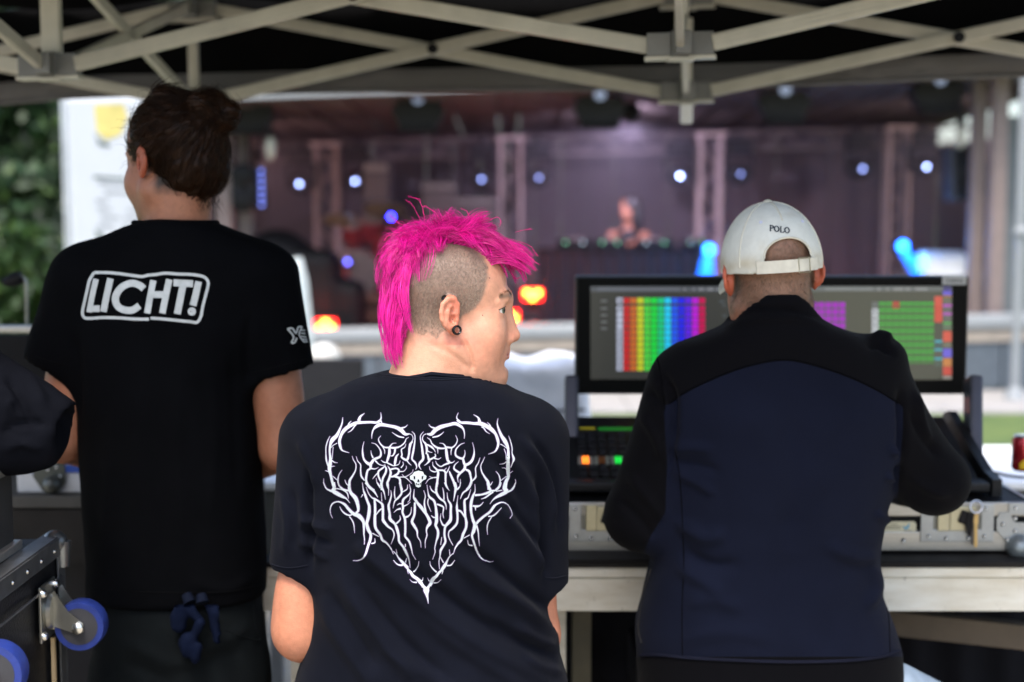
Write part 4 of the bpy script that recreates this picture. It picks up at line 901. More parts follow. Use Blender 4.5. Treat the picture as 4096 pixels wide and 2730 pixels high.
# ================================================================== LEFT: rack, screen, cases
YRK = 3.7; a = at(-420, 1325, YRK); b = at(1000, 1325, YRK)
rk = thing('case_lid', 'large upright black case lid with pale top edge behind the LICHT! shirt', 'case lid', (-1.4, YRK, 0))
b.x = -.66
MB().box(((a.x + b.x) / 2, YRK + .025, a.z / 2 - .006), (b.x - a.x, .05, a.z - .012), bev=.006).build('shell', m_lam, rk); MB().box(((a.x + b.x) / 2, YRK + .025, a.z + .004), (b.x - a.x + .01, .056, .016), bev=.003).build('top_edge', m_alus, rk)
for z in (.3, .6, .9): MB().box(((a.x + b.x) / 2, YRK - .004, z), (b.x - a.x - .1, .008, .22)).build('front_panel', m_dark, rk)
p = at(108, 1322, 3.75); ms = thing('gooseneck_lamp', 'thin upright gooseneck with dark head on the black lid at left', 'gooseneck lamp', p[:])
MB().tube(smoothpath([p, at(107, 1200, 3.75), at(100, 1120, 3.75), at(75, 1100, 3.75)], 6), .0045, 8).build('neck', M('neck_steel', (.3, .3, .28), .35, .8), ms, True); MB().lathe([(.016, 0), (.02, .02), (.012, .05)], at(88, 1108, 3.75), (-.9, 0, -.3)).build('head', m_blk, ms, True)
q4 = [at(x, y, 3.72) for x, y in ((228, 1105), (420, 1160), (350, 1330), (145, 1262))]; t = thing('tilted_screen', 'black tilted flat screen behind the shoulder of the man in printed shirt', 'screen', q4[3][:])
MB().prism(q4, (0, 1, .3), .03).build('housing', m_blk, t); MB().prism([v.lerp(sum(q4, Vector()) / 4, .08) + Vector((0, -.004, 0)) for v in q4], (0, 1, 0), .002).build('display', M('glass_off', (.01, .01, .012), .15), t); MB().bar(q4[3].lerp(q4[2], .5) + Vector((0, .03, .05)), q4[3].lerp(q4[2], .5) + Vector((.02, .1, -.12)), .05, .02).build('stand', m_blk, t)
# low deck at the left with a blue banded case
YL = 3.4; z0 = at(200, 1985, YL).z; xa, xb = at(-500, 1985, YL).x, at(620, 1985, YL).x
t = thing('side_table', 'grey brown side table behind the road cases at left', 'table', ((xa + xb) / 2, YL, 0))
MB().box(((xa + xb) / 2, YL + .14, z0 - .015), (xb - xa, .28, .03), bev=.004).build('tabletop', M('dusty_board', (.06, .058, .052), .7, var=.2), t); MB().box(((xa + xb) / 2, YL + .01, z0 - .10), (xb - xa, .02, .13)).build('apron', M('board_dark', (.028, .026, .024), .8, spec=.1), t)
for x in (xa + .05, xb - .05): MB().box((x, YL + .14, (z0 - .03) / 2), (.05, .05, z0 - .03)).build('leg', m_post, t)
xa, xb = at(60, 1900, YL + .02).x, at(560, 1900, YL + .02).x; z1 = at(200, 1815, YL + .02).z
t = thing('banded_case', 'white case with a blue band and ball corner beside the elbow at left', 'flight case', ((xa + xb) / 2, YL + .1, z0))
MB().box(((xa + xb) / 2, YL + .14, (z0 + z1) / 2 + .001), (xb - xa, .22, z1 - z0 - .002), bev=.005).build('shell', M('case_white', (.6, .62, .64), .5), t)
zb0, zb1 = at(200, 1900, YL).z, at(200, 1868, YL).z
MB().box(((xa + xb) / 2, YL + .027, (zb0 + zb1) / 2), (xb - xa + .002, .004, zb1 - zb0)).build('blue_band', M('band_blue', (.015, .06, .32), .5), t)
mb = MB(); mb.prism([at(x, y, YL + .022) for x, y in ((150, 1820), (255, 1815), (262, 1930), (235, 1965), (170, 1965), (130, 1905))], (0, 1, 0), .004); cg = mb.build('corner_guard', M('guard_dark', (.10, .11, .10), .4, .6), t); MB().ball(at(205, 1940, YL + .01), .022).build('ball_corner', M('ball_dark', (.09, .10, .095), .4, .6), cg, True)
for x, y in ((175, 1850), (210, 1840), (190, 1880), (225, 1870), (240, 1905)): rivet(x, y, cg, YL + .02, .005)
# road case tipped on its side, castors facing right
XC = -.868; ZC = .946
def road_case(name, lb, X, Y0, Y1, Z0, Z1, wx):
    rc_ = thing(name, lb, 'road case', (X - wx / 2, (Y0 + Y1) / 2, Z0), 'tipped road cases')
    MB().box((X - wx / 2, (Y0 + Y1) / 2, (Z0 + Z1) / 2), (wx - .012, Y1 - Y0 - .012, Z1 - Z0 - .012), bev=.004).build('shell', M('road_black', (.008, .008, .009), .42, spec=.35, bump=.5, bscale=190, var=.25, vscale=22), rc_)
    me_ = M('road_edge', (.12, .125, .13), .38, .6, var=.25, vscale=30); w = .034
    def edge(a, b):
        mb = MB(); mb.bar(a, b, .004, .004); return mb
    for (y, nm) in ((Y0, 'edge_profile'), (Y1, 'edge_profile')):
        mb = MB(); mb.box((X, y, (Z0 + Z1) / 2), (.005, .005, Z1 - Z0)); s = 1 if y == Y0 else -1
        mb.box((X, y + s * w / 2, (Z0 + Z1) / 2), (.004, w, Z1 - Z0 - .002), bev=.001); mb.box((X - w / 2, y, (Z0 + Z1) / 2), (w, .004, Z1 - Z0 - .002), bev=.001); mb.build(nm, me_, rc_)
    for (z, s) in ((Z1, -1), (Z0, 1)):
        mb = MB(); mb.box((X + .001, (Y0 + Y1) / 2, z + s * w / 2), (.0045, Y1 - Y0 - .004, w), bev=.001); mb.box((X - w / 2, (Y0 + Y1) / 2, z + .0005), (w, Y1 - Y0 - .004, .0045), bev=.001); mb.build('edge_profile', me_, rc_)
    mb = MB(); mb.bar((X + .0035, Y0 + .02, Z1 - .075), (X + .0035, Y1 - .02, Z1 - .075), .003, .004); mb.build('groove_trim', me_, rc_)
    for y in (Y0, Y1):
        if y == Y1:
            mb = MB(); mb.ball((X - .012, y - .012, Z1 - .012), .024, 16, 10); mb.tube([(X + .001, y - .010, Z1 - .06), (X - .002, y - .006, Z1 - .012)], [.014, .02], 10); mb.build('corner_cap', M('corner_steel', (.22, .23, .23), .3, .8), rc_, True)
    for k in range(6):
        y = Y1 - .06 - k * .075
        if y > Y0 + .02: MB().lathe([(.005, 0), (.003, .0025), (.0005, .003)], (X + .0032, y, Z1 - .018), (1, 0, 0), 10).build('rivet', m_riv, rc_, True)
    return rc_
def caster(parent, X, y, z, ang=-.0, r=.047):
    st_ = M('castor_zinc', (.34, .34, .31), .28, .9, var=.1); c = Vector((X + .062, y + .012, z))
    pl = MB(); pl.box((X + .004, y - .012, z + .032), (.005, .085, .105), bev=.0015); ct = pl.build('caster', st_, parent)
    for dy in (-.035, .035):
        for dz in (-.04, .04): MB().lathe([(.009, 0), (.009, .004), (.006, .008), (.001, .009)], (X + .006, y - .012 + dy, z + .032 + dz), (1, 0, 0), 10).build('bolt', m_riv, ct, True)
    MB().lathe([(.034, 0), (.036, .006), (.030, .012)], (X + .006, y - .012, z + .032), (1, 0, 0), 24).build('swivel', st_, ct, True)
    for s in (-1, 1):
        fy = y + .004 + s * .021
        mb = MB(); mb.prism([(X + .014, fy, z + .064), (X + .02, fy, z + .07), (X + .045, fy, z + .03), (X + .072, fy, z + .008), (X + .072, fy, z - .008), (X + .06, fy, z - .012), (X + .014, fy, z + .004)], (0, s, 0), .003); mb.build('fork', st_, ct)
    MB().lathe([(r * .55, -.017), (r * .97, -.017), (r, -.012), (r, .012), (r * .97, .017), (r * .55, .017)], (c.x, y + .004, z), (0, -1, 0), 40).build('tyre', M('castor_blue', (.012, .028, .17), .5, var=.25, vscale=40, bump=.3), ct, True)
    MB().lathe([(.006, -.019), (r * .3, -.0185), (r * .72, -.0175), (r * .74, .0175), (r * .3, .0185), (.006, .019)], (c.x, y + .004, z), (0, -1, 0), 32).build('rim', M('castor_hub', (.03, .03, .035), .5), ct, True)
    MB().lathe([(.011, 0), (.011, .006), (.005, .010)], (c.x, y - .02, z), (0, -1, 0), 8).build('axle_nut', m_riv, ct, True)
rc1 = road_case('road_case', 'scuffed black road case with a blue castor facing right', XC, 2.18, 2.70, .02, ZC, .62)
caster(rc1, XC, 2.60, at(335, 2500, 2.60).z)
rc2 = road_case('road_case', 'road case whose blue wheel shows in the bottom left corner', -.846, 1.95, 2.17, .02, .86, .5)
caster(rc2, -.846, 2.10, at(-55, 2690, 2.10).z)
MB().box((XC + .004, 2.615, .40), (.006, .010, .74)).build('wood_edge', M('raw_wood', (.45, .33, .18), .7, var=.2), rc1)
lid = thing('case_lid', 'open case lid with aluminium edge standing on the tipped road case', 'case lid', (-.98, 2.45, ZC))
MB().box((-1.04, 2.42, ZC + .085), (.25, .3, .16), bev=.004).build('shell', M('lid_grey', (.03, .03, .03), .5), lid)
for y in (2.27, 2.57): MB().bar((-.914, y, ZC + .006), (-.914, y, ZC + .168), .02, .02, bev=.003).build('edge_profile', m_alus, lid)
for z in (ZC + .012, ZC + .16): MB().bar((-.913, 2.262, z), (-.913, 2.578, z), .022, .016, bev=.003).build('edge_profile', m_alus, lid)
# ================================================================== PEOPLE
m_skin = M('skin', rough=.46, attr='col', var=.10, vscale=90, bump=.25, bscale=380, sss=.10, spec=.42)
SKIN = np.array([.57, .282, .18]); SKIN_D = np.array([.40, .205, .135])
def head_matrix(c, fwd_deg, S=1., pitch=0., roll=0.):
    """fwd_deg: heading of the face, 90 = away from the camera, 0 = to the right"""
    a = R(fwd_deg); f = Vector((math.cos(a), math.sin(a), 0)); r = Vector((f.y, -f.x, 0)); m = Matrix.Identity(4)
    b = Matrix((r, f, Vector((0, 0, 1)))).transposed() @ Matrix.Rotation(pitch, 3, 'X') @ Matrix.Rotation(roll, 3, 'Y')
    m = b.to_4x4() @ Matrix.Scale(S, 4); m.translation = Vector(c); return m
ES = .86
EAR_HELIX = [(0.000, .003), (.0075, .012), (.0085, .027), (.002, .0375), (-.010, .038), (-.020, .0285), (-.0235, .014), (-.0215, .001), (-.016, -.009), (-.008, -.0165)]
def add_head(f, m, chub=0., ears=(1, -1), face=True, flare=1.):
    A = lambda p, k=.012, op='u': f.add(p, k, op, m)
    A(ell((0, -.012, .050), (.0745, .0965, .0805)), .01); A(ell((0, .028, .048), (.064, .064, .070)), .02)
    A(ell((0, .036, -.030), (.0585, .060, .074)), .03)
    for s in (-1, 1):
        A(cap((s * .052, .004, -.046), (s * .014, .064, -.094), .024, .020), .03)
        A(ell((s * (.036 + chub * .006), .056, -.030), (.030, .030, .034)), .022)
        if chub: A(ell((s * .040, .032, -.066), (.026, .036, .032)), .025)
    A(ell((0, .065, -.094), (.020, .018, .018)), .018)
    if chub: A(ell((0, .036, -.100), (.050, .048, .030)), .03)
    if face:
        A(cap((-.030, .0865, .029), (.030, .0865, .029), .0105), .016); A(ell((0, .094, .026), (.012, .01, .014)), .012)
        for s in (-1, 1): A(ell((s * .0315, .1000, .011), (.0165, .0125, .0105)), .010, 's')
        A(cap((0, .0870, .012), (0, .0960, -.034), .0100, .0125), .010); A(cap((0, .0915, .016), (0, .1060, -.030), .0075, .0082), .010); A(ell((0, .1080, -.0325), (.0085, .0082, .0076)), .007)
        for s in (-1, 1):
            A(ell((s * .0125, .0965, -.0365), (.0078, .0105, .0078)), .006); A(ell((s * .0062, .1035, -.0445), (.0034, .0050, .0034)), .002, 's')
            A(ell((s * .0330, .0745, .0115), (.0150, .0146, .0146)), .004); A(cap((s * .0450, .0735, .0235), (s * .019, .0870, .0240), .0042, .0042), .006)
            A(ell((s * .0355, .0860, .0105), (.0150, .0110, .0040)), .0015, 's')
        A(ell((0, .074, -.060), (.030, .022, .026)), .012)
        A(cap((-.017, .0865, -.0565), (.017, .0865, -.0565), .0052), .006); A(ell((0, .0930, -.0555), (.010, .0065, .0058)), .005)
        A(ell((0, .0910, -.0675), (.0145, .0075, .0066)), .005); A(cap((-.021, .0930, -.0618), (.021, .0930, -.0618), .0016), .0025, 's')
        A(cap((-.018, .0940, -.0775), (.018, .0940, -.0775), .0055), .008, 's')
    for s in ears:
        ex = .0735
        A(ell((s * (ex + .004), -.005, .0085), (.0072, .0145, .024)), .006); A(ell((s * (ex + .006 * flare), -.001, -.0150), (.0050, .0078, .0100)), .006)
        H = [np.array((s * (ex + .0085 * flare + (-u_) * .36 * flare), u_ * ES - .001, w_ * ES)) for u_, w_ in EAR_HELIX]
        for p, q in zip(H, H[1:]): A(cap(p, q, .0040, .0040), .0025)
        for p, q in zip(H[3:], H[4:]): A(cap((p + np.array((s * ex, -.004, p[2]))) / 2, (q + np.array((s * ex, -.004, q[2]))) / 2, .0046, .0046), .005)
        AH = [(-.005, .024), (-.0125, .012), (-.012, -.001), (-.004, -.0105), (.003, -.011)]
        AH = [np.array((s * (ex + .0105 * flare - u_ * .22), u_ * ES, w_ * ES)) for u_, w_ in AH]
        for p, q in zip(AH, AH[1:]): A(cap(p, q, .0034, .0034), .0035)
        A(ell((s * (ex + .0125 * flare), -.0015, .0005), (.0075, .0066, .0076)), .003, 's'); A(ell((s * (ex + .013 * flare), -.002, .0142), (.0055, .0038, .0052)), .003, 's')
        A(ell((s * (ex + .0055), .0055, -.001), (.0048, .0038, .0058)), .003)
def local(m, V):
    im = np.array(m.inverted()); return V @ im[:3, :3].T + im[:3, 3]
def add_hand(f, wrist, d, up, side, s=1., curl=.5):
    """palm with five bent fingers; d = direction of the fingers, up = back of the hand"""
    d = Vector(d).normalized(); up = Vector(up); up = (up - d * up.dot(d)).normalized(); x = d.cross(up) * side; w = Vector(wrist)
    f.add(cap(w, w + d * .03 * s, .026 * s, .03 * s), .015)
    for i in range(4):
        o = (i - 1.5) * .0185 * s; k0 = w + d * .085 * s + x * o; f.add(cap(w + d * .02 * s + x * o * .7, k0, .0125 * s, .0105 * s), .012)
        L_ = (.040, .045, .042, .033)[i] * s; d1 = (d - up * curl * .6).normalized(); d2 = (d - up * curl * 1.8).normalized(); k1 = k0 + d1 * L_; k2 = k1 + d2 * L_ * .62; k3 = k2 + (d - up * curl * 2.6).normalized() * L_ * .5
        f.add(cap(k0, k1, .0096 * s, .0088 * s), .005); f.add(cap(k1, k2, .0088 * s, .0080 * s), .003); f.add(cap(k2, k3, .0080 * s, .0070 * s), .003)
    t0 = w + d * .025 * s - x * .028 * s; t1 = t0 + (d * .6 - x * .7 - up * .25).normalized() * .042 * s; t2 = t1 + (d * .95 - x * .1 - up * .3).normalized() * .034 * s
    f.add(cap(t0, t1, .0135 * s, .0105 * s), .01); f.add(cap(t1, t2, .0105 * s, .0085 * s), .004)
def rows_of(Yc, rows):
    out = []
    for py, l, r, ry, dy in rows:
        a, b = at(l, py, Yc), at(r, py, Yc); out.append((a.z, (a.x + b.x) / 2, Yc + dy, (b.x - a.x) / 2, ry))
    return out
def proj_strip(bvh, pts, r, name, mat, parent, off=.0005, n=5, sm=6):
    P = [hit(bvh, x, y, off) for x, y in smoothpath(pts, sm)]; P = [p[0] for p in P if p]
    return MB().tube(P, r, n).build(name, mat, parent, True) if len(P) > 2 else None
def sleeve(f, a, b, ra, rb, hollow=True, k=.05, sq=None):
    """tube of cloth from shoulder a to hem b, open at the hem"""
    a, b = Vector(a), Vector(b); d = (b - a).normalized(); L_ = (b - a).length
    def fn(x, y, z):
        t = ((x - a.x) * d.x + (y - a.y) * d.y + (z - a.z) * d.z); tc = np.clip(t, 0, L_)
        q = np.sqrt((x - a.x - tc * d.x) ** 2 + (y - a.y - tc * d.y) ** 2 + (z - a.z - tc * d.z) ** 2) - (ra + (rb - ra) * tc / L_)
        return np.maximum(q, t - L_)
    rm = max(ra, rb); lo = np.minimum(a, b) - rm; hi = np.maximum(a, b) + rm; f.add((fn, lo, hi), k)
    if hollow: f.add(cap(a.lerp(b, .90), b + d * .05, rb * .80, rb - .010), .004, 's')

# ------------------------------------------------------------------ 1. person with the pink mohawk
Y1 = 2.45
p1 = thing('person', 'seated person with bright pink mohawk and black band shirt, face turned right', 'person', at(1720, 2900, Y1)[:])
H1 = head_matrix(at(1806, 1264, Y1), 5, 1.08, R(0), R(0)) @ Matrix.Diagonal((1, .945, 1, 1))
fb_ = ((H1.translation.x - .16, H1.translation.y - .14, H1.translation.z - .18), (H1.translation.x + .17, H1.translation.y + .14, H1.translation.z + .17), .0024)
f = Field((-.48, 2.18, .55), (.16, 3.02, 1.80), .009, fb_)
add_head(f, H1, 1., ears=(1, -1))
nk0 = H1 @ Vector((0, -.028, -.02)); nk1 = at(1725, 1600, Y1 - .02)
f.add(cap(nk0, nk1, .064, .074), .025); f.add(cap(H1 @ Vector((0, .012, -.05)), at(1790, 1580, Y1 + .02), .055, .07), .03)
# trapezius and torso core
for sx in (1430, 2020): f.add(cap(at(1725, 1610, Y1), at(sx, 1770, Y1 + .02), .066, .05), .04)
f.add(loft(rows_of(Y1, [(1640, 1500, 1950, .07, .01), (1740, 1290, 2080, .09, .01), (2000, 1270, 2140, .10, .02), (2400, 1290, 2130, .11, .05), (2850, 1230, 2200, .12, .05)])), .03)
A1 = [(at(1275, 1790, Y1 + .045), at(1197, 2525, Y1 + .04), at(1330, 2640, Y1 + .33)), (at(2110, 1780, Y1 + .045), at(2135, 2540, Y1 + .06), at(2020, 2640, Y1 + .36))]
for (sh, el, wr), s in zip(A1, (-1, 1)):
    f.add(cap(sh, el, .046, .0425), .03); f.add(cap(el, wr, .046, .029), .02); add_hand(f, wr, (-s * .25, 1, -.12), (0, .1, 1), s, 1., .35)
f.add(ell(at(1194, 2440, Y1 + .04), (.043, .048, .09)), .02)
V, Q = f.mesh(2); Nn = vnormals(V, Q)
qx, qy = pix_of(V)
V = folds(V, Nn, [([(1845, 1350), (1872, 1395), (1888, 1445), (1892, 1495)], 9, -.0045), ([(1700, 1372), (1780, 1402), (1845, 1448), (1885, 1485)], 14, -.0018), ([(1760, 1345), (1825, 1395), (1862, 1455)], 28, .0012)])
lc = local(H1, V); x_, y_, z_ = lc.T
colr = np.tile(SKIN, (len(V), 1)); nz = vnoise(V, 60, 5)
red = np.exp(-(((y_ - .05) / .025) ** 2 + ((z_ + .045) / .03) ** 2)) * .35 + np.exp(-(((np.abs(x_) - .082) / .012) ** 2)) * (np.abs(y_ + .006) < .03) * (np.abs(z_ - .005) < .045) * 1.05 + np.exp(-(((y_ - .107) / .014) ** 2 + ((z_ + .033) / .014) ** 2)) * .4
colr = colr * (1 - red[:, None] * np.array([.04, .34, .36])); colr *= (1 + .06 * nz)[:, None]; colr = colr * (1 - np.clip(vnoise(V, 32, 77) * .5, 0, 1)[:, None] * np.array([.02, .22, .24]))
lips = np.exp(-(((y_ - .091) / .010) ** 2 + ((z_ + .0625) / .0085) ** 2 + (x_ / .025) ** 2)) * .9; colr = colr * (1 - lips[:, None]) + np.array([.50, .20, .17]) * lips[:, None]
def sm(a, b, v): t = np.clip((v - a) / (b - a), 0, 1); return t * t * (3 - 2 * t)
# shaved side: fine grey brown stubble with a soft lower fade
hl = np.interp(z_, [-.05, -.02, .005, .022, .04, .06, .085, .10, .115], [-.03, -.016, .018, .044, .052, .058, .058, .047, .030])
stub = sm(-.004, .007, hl - y_ + .004 * vnoise(V, 130, 8)) * sm(-.052, -.008, z_ + .25 * np.clip(y_ + .03, -1, .0) + .010 * nz) * (np.linalg.norm(lc - np.array((0, -.01, .045)), axis=1) < .125)
earm = (np.abs(x_) > .0755) & (np.abs(y_ + .006) < .031) & (z_ < .048) & (z_ > -.035); stub[earm & (np.abs(x_) > .079)] = 0
# beard shade in front of the ear and on the chin
beard = np.exp(-(((y_ - .030) / .011) ** 2)) * sm(-.055, -.03, z_) * sm(.02, .0, z_) * .20 * (x_ > .03) + np.exp(-(((y_ - .07) / .03) ** 2 + ((z_ + .09) / .02) ** 2)) * .12
scalp = np.array([.215, .155, .118]) * (1 - .22 * sm(.0, .03, z_) * sm(.04, .0, y_))[:, None] * (1 + .16 * vnoise(V, 220, 2))[:, None] * (1 + .18 * vnoise(V, 45, 12))[:, None]
colr = colr * (1 - (stub * .88)[:, None]) + scalp * (stub * .88)[:, None]; colr = colr * (1 - beard[:, None]) + np.array([.22, .14, .10]) * beard[:, None]
mohawk = ((np.abs(x_) < .040) & (z_ > -.058) & ((z_ > .085) | (y_ < -.05)) & (y_ < .075)) | ((y_ < np.interp(z_, [-.07, -.014, .026, .073, .097], [-.098, -.086, -.077, -.070, -.045])) & (np.linalg.norm(lc - np.array((0, -.01, .045)), axis=1) < .13) & (z_ > -.060) & (np.abs(x_) < .075))
mk = (mohawk & (np.linalg.norm(lc - np.array((0, -.01, .03)), axis=1) < .14)).astype(float)
for _ in range(4): mk = relax(np.repeat(mk[:, None], 3, 1), Q, .8)[:, 0]
colr = colr * (1 - mk[:, None]) + np.array((.36, .005, .13)) * mk[:, None]
brow = np.exp(-(((z_ - .0345 + .10 * np.maximum(0, np.abs(x_) - .030)) / .0045) ** 2)) * (np.abs(x_) > .012) * (np.abs(x_) < .046) * (y_ > .06) * .9
colr = colr * (1 - brow[:, None]) + np.array([.13, .08, .045]) * brow[:, None]
arm_ = sm(1.27, 1.22, V[:, 2]); colr = colr * (1 - arm_[:, None] * np.array([.12, .27, .34]))
body1 = nput('body', V, Q, m_skin, p1, colr); bv1 = bvh_of(V, Q)
for mx, my in ((1930, 1262), (1958, 1113), (1611, 1448), (1590, 1420)):                           # moles
    h_ = hit(bv1, mx, my, .0002)
    if h_: MB().ball(h_[0], (.0011, .0006, .0011), 8, 6).build('mole', M('mole', (.16, .07, .05), .6), p1, True)
for s in (-1, 1):                                                                                    # eyes
    e = MB(); c = H1 @ Vector((s * .0330, .0745, .0112)); e.ball(c, .0136, 20, 14); eo = e.build('eye', M('eye_white', (.70, .66, .62), .2, coat=.5, var=.03), p1, True)
    d_ = (H1.to_3x3() @ Vector((.50, 1, -.02))).normalized(); MB().lathe([(.0062, .0122), (.0054, .0132), (.0004, .0140)], c, d_, 18).build('iris', M('iris', (.12, .14, .09), .2, coat=.6, var=.3, vscale=300), eo, True); MB().lathe([(.0030, .0138), (.0002, .0144)], c, d_, 14).build('pupil', m_blk, eo, True)
# --- mohawk
def in_head(P, m, grow):
    q = local(m, P); c = np.array((0, -.012, .050)); r = np.array((.0745, .0965, .0805)) + grow; d = (q - c) / r; k = np.linalg.norm(d, axis=1)
    q2 = np.where((k < 1)[:, None], c + (q - c) / np.maximum(k, .05)[:, None], q); A_ = np.array(m); return q2 @ A_[:3, :3].T + A_[:3, 3]
def surf_point(bvh, m, dirs, origin=(0, -.01, .04)):
    o = m @ Vector(origin); out, nr = [], []
    for d in dirs:
        w = (m.to_3x3() @ Vector(d)).normalized(); h_ = bvh.ray_cast(o + w * .22, -w)
        out.append(h_[0][:] if h_[0] else (o + w * .1)[:]); nr.append(w[:])
    return np.array(out), np.array(nr)
rg = np.random.default_rng(5)
def grow(bvh, m, phi, lam, prm, steps, head_grow=.003, seed=3, hug=None):
    """phi degrees from the forehead over the crown to the nape, lam sideways; prm(phi, lam, rnd)->(initial local dir, length, gravity, curl)"""
    D = np.stack([np.sin(R(1) * lam), np.cos(R(1) * lam) * np.cos(R(1) * phi), np.cos(R(1) * lam) * np.sin(R(1) * phi)], 1)
    P, Nw = surf_point(bvh, m, D); d0, ln, gv, cu = prm(phi, lam, D)
    A_ = np.array(m.to_3x3()); A_ = A_ / np.linalg.norm(A_, axis=0); d = d0 @ A_.T; d /= np.linalg.norm(d, axis=1, keepdims=True)
    path = [P]; st_ = (ln / steps)[:, None]
    for i in range(steps):
        w = np.stack([vnoise(P, 26, seed + a, 2) for a in range(3)], 1)
        d = d + np.array([0, 0, -1.]) * gv[:, None] + w * cu[:, None]; d /= np.linalg.norm(d, axis=1, keepdims=True)
        oc = P - np.array(m @ Vector((0, -.012, .05))); oc /= np.linalg.norm(oc, axis=1, keepdims=True); d = d - oc * (hug * i / steps)[:, None] if hug is not None else d; d /= np.linalg.norm(d, axis=1, keepdims=True)
        P = P + d * st_; P = in_head(P, m, head_grow + .002 * i / steps); path.append(P)
    return np.stack(path, 1)
NG, NS = 440, 36
gphi = rg.uniform(30, 218, NG); gw = sm(105, 150, gphi) * sm(224, 200, gphi); glam = rg.uniform(-1, 1, NG) * (25 + 10 * gw) + 2; gr = rg.normal(size=(NG, 4))
def hair_prm(phi, lam, D, rn):
    x, y, z = D.T
    fr, tp, cr_, bk = sm(78, 45, phi), np.exp(-((phi - 88) / 26) ** 2), np.exp(-((phi - 128) / 22) ** 2), sm(128, 165, phi)
    sd = .42 + .4 * rn[:, 0]
    d = fr[:, None] * np.stack([.10 + .25 * rn[:, 0], 1.0 + 0 * phi, .56 + .20 * rn[:, 1]], 1) + tp[:, None] * np.stack([.32 + .36 * rn[:, 0], .60 + .36 * rn[:, 2], .74 + .16 * rn[:, 1]], 1) \
        + cr_[:, None] * np.stack([.42 + .5 * rn[:, 0], -.22 + .3 * rn[:, 2], .66 + .2 * rn[:, 1]], 1) + bk[:, None] * np.stack([.10 * rn[:, 0] - .1 * x, -.30 + .10 * rn[:, 1] - .2 * np.minimum(z, 0), -.80 + .15 * rn[:, 2]], 1)
    sl = (sm(14, 30, lam) * sm(104, 122, phi))[:, None]; d = d * (1 - sl) + np.stack([.30 + .2 * rn[:, 0], -.50 + .15 * rn[:, 2], -.55 + .15 * rn[:, 1]], 1) * sl
    ln = .064 * fr + .054 * tp + .058 * cr_ + (.076 - .010 * sm(185, 215, phi)) * bk; ln = ln / (fr + tp + cr_ + bk) * (1 + .2 * rn[:, 3]); gv = (.155 * fr + .105 * tp + .17 * cr_ + .13 * bk) / (fr + tp + cr_ + bk); cu = .10 + .04 * rn[:, 1] + 0 * phi
    return d, ln, gv, cu
STEPS = 13
gpath = grow(bv1, H1, gphi, glam, lambda a, b, c: hair_prm(a, b, c, gr), STEPS, hug=.15 * sm(112, 160, gphi))
k = np.repeat(np.arange(NG), NS); sphi = gphi[k] + rg.normal(size=len(k)) * 5.5; sw = (sm(105, 150, sphi) * sm(224, 200, sphi)); slam = np.clip(glam[k] + rg.normal(size=len(k)) * 4.2, -27 - 11 * sw, 29 + 11 * sw); srn = gr[k] + rg.normal(size=(len(k), 4)) * .28
sphi = np.clip(sphi, 30, 220)
spath = grow(bv1, H1, sphi, slam, lambda a, b, c: hair_prm(a, b, c, srn), STEPS, hug=.15 * sm(112, 160, sphi))
tt = np.linspace(0, 1, STEPS + 1)[None, :, None]; spath = spath + (gpath[k] - spath) * (np.clip(tt, 0, 1) ** 1.2 * (.55 + .35 * rg.random((len(k), 1, 1))))
thick = rg.uniform(.6, 1.25, len(k))
m_pink = M('pink_hair', (.80, .003, .24), .34, var=.2, vscale=70, spec=.4); m_pinks = M('pink_strand', rough=.27, attr='col', var=.12, vscale=50, spec=.6)
tone = np.clip(.5 + .22 * gr[k, 3] + .30 * rg.normal(size=len(k)), 0, 1)[:, None]
acc = rg.random(len(k)) < .10; thick[acc] *= 1.5; tone[acc] = 1.25
strands_mesh('mohawk_hair', [(c, t) for c, t in zip(spath, thick)], .00038, .00011, m_pinks, p1, cols=np.array([.36, .001, .10]) * (1 - tone) + np.array([.96, .014, .40]) * tone)
# stray hairs
def stray(pts, r=.00038):
    return MB().tube([Vector(p) for p in smoothpath([tuple(at(x, y, Yy)) for x, y, Yy in pts], 6)], r, 4)
mb = MB()
for pts in ([(1700, 905, 2.43), (1694, 850, 2.42), (1675, 800, 2.42), (1632, 785, 2.42)], [(1690, 900, 2.44), (1672, 862, 2.44), (1650, 822, 2.44), (1625, 800, 2.44)], [(1755, 875, 2.42), (1740, 850, 2.41), (1705, 828, 2.41), (1690, 826, 2.41)], [(1640, 912, 2.43), (1600, 895, 2.42), (1575, 876, 2.42), (1560, 862, 2.42)], [(1600, 925, 2.41), (1570, 935, 2.40), (1545, 950, 2.40), (1538, 960, 2.40)],
            [(2075, 965, 2.44), (2120, 985, 2.44), (2140, 1010, 2.44), (2150, 1025, 2.44)], [(2060, 930, 2.44), (2100, 920, 2.45), (2130, 918, 2.45)], [(2080, 990, 2.42), (2130, 1040, 2.42), (2160, 1062, 2.42)], [(1960, 880, 2.42), (1990, 870, 2.42), (2003, 885, 2.42), (1998, 905, 2.42)], [(2045, 1090, 2.44), (2065, 1115, 2.44), (2082, 1108, 2.44)], [(1880, 870, 2.44), (1866, 845, 2.44), (1845, 833, 2.44)]):
    s_ = smoothpath([tuple(at(x, y, Yy)) for x, y, Yy in pts], 6)
    for j in range(3): mb.tube([Vector(p) + Vector((rg.normal() * .0012 * i / len(s_), rg.normal() * .001, rg.normal() * .0012 * i / len(s_))) for i, p in enumerate(s_)], [.00042 * (1 - .6 * i / len(s_)) for i in range(len(s_))], 3)
mb.build('stray_hair', m_pink, p1)['kind'] = 'stuff'
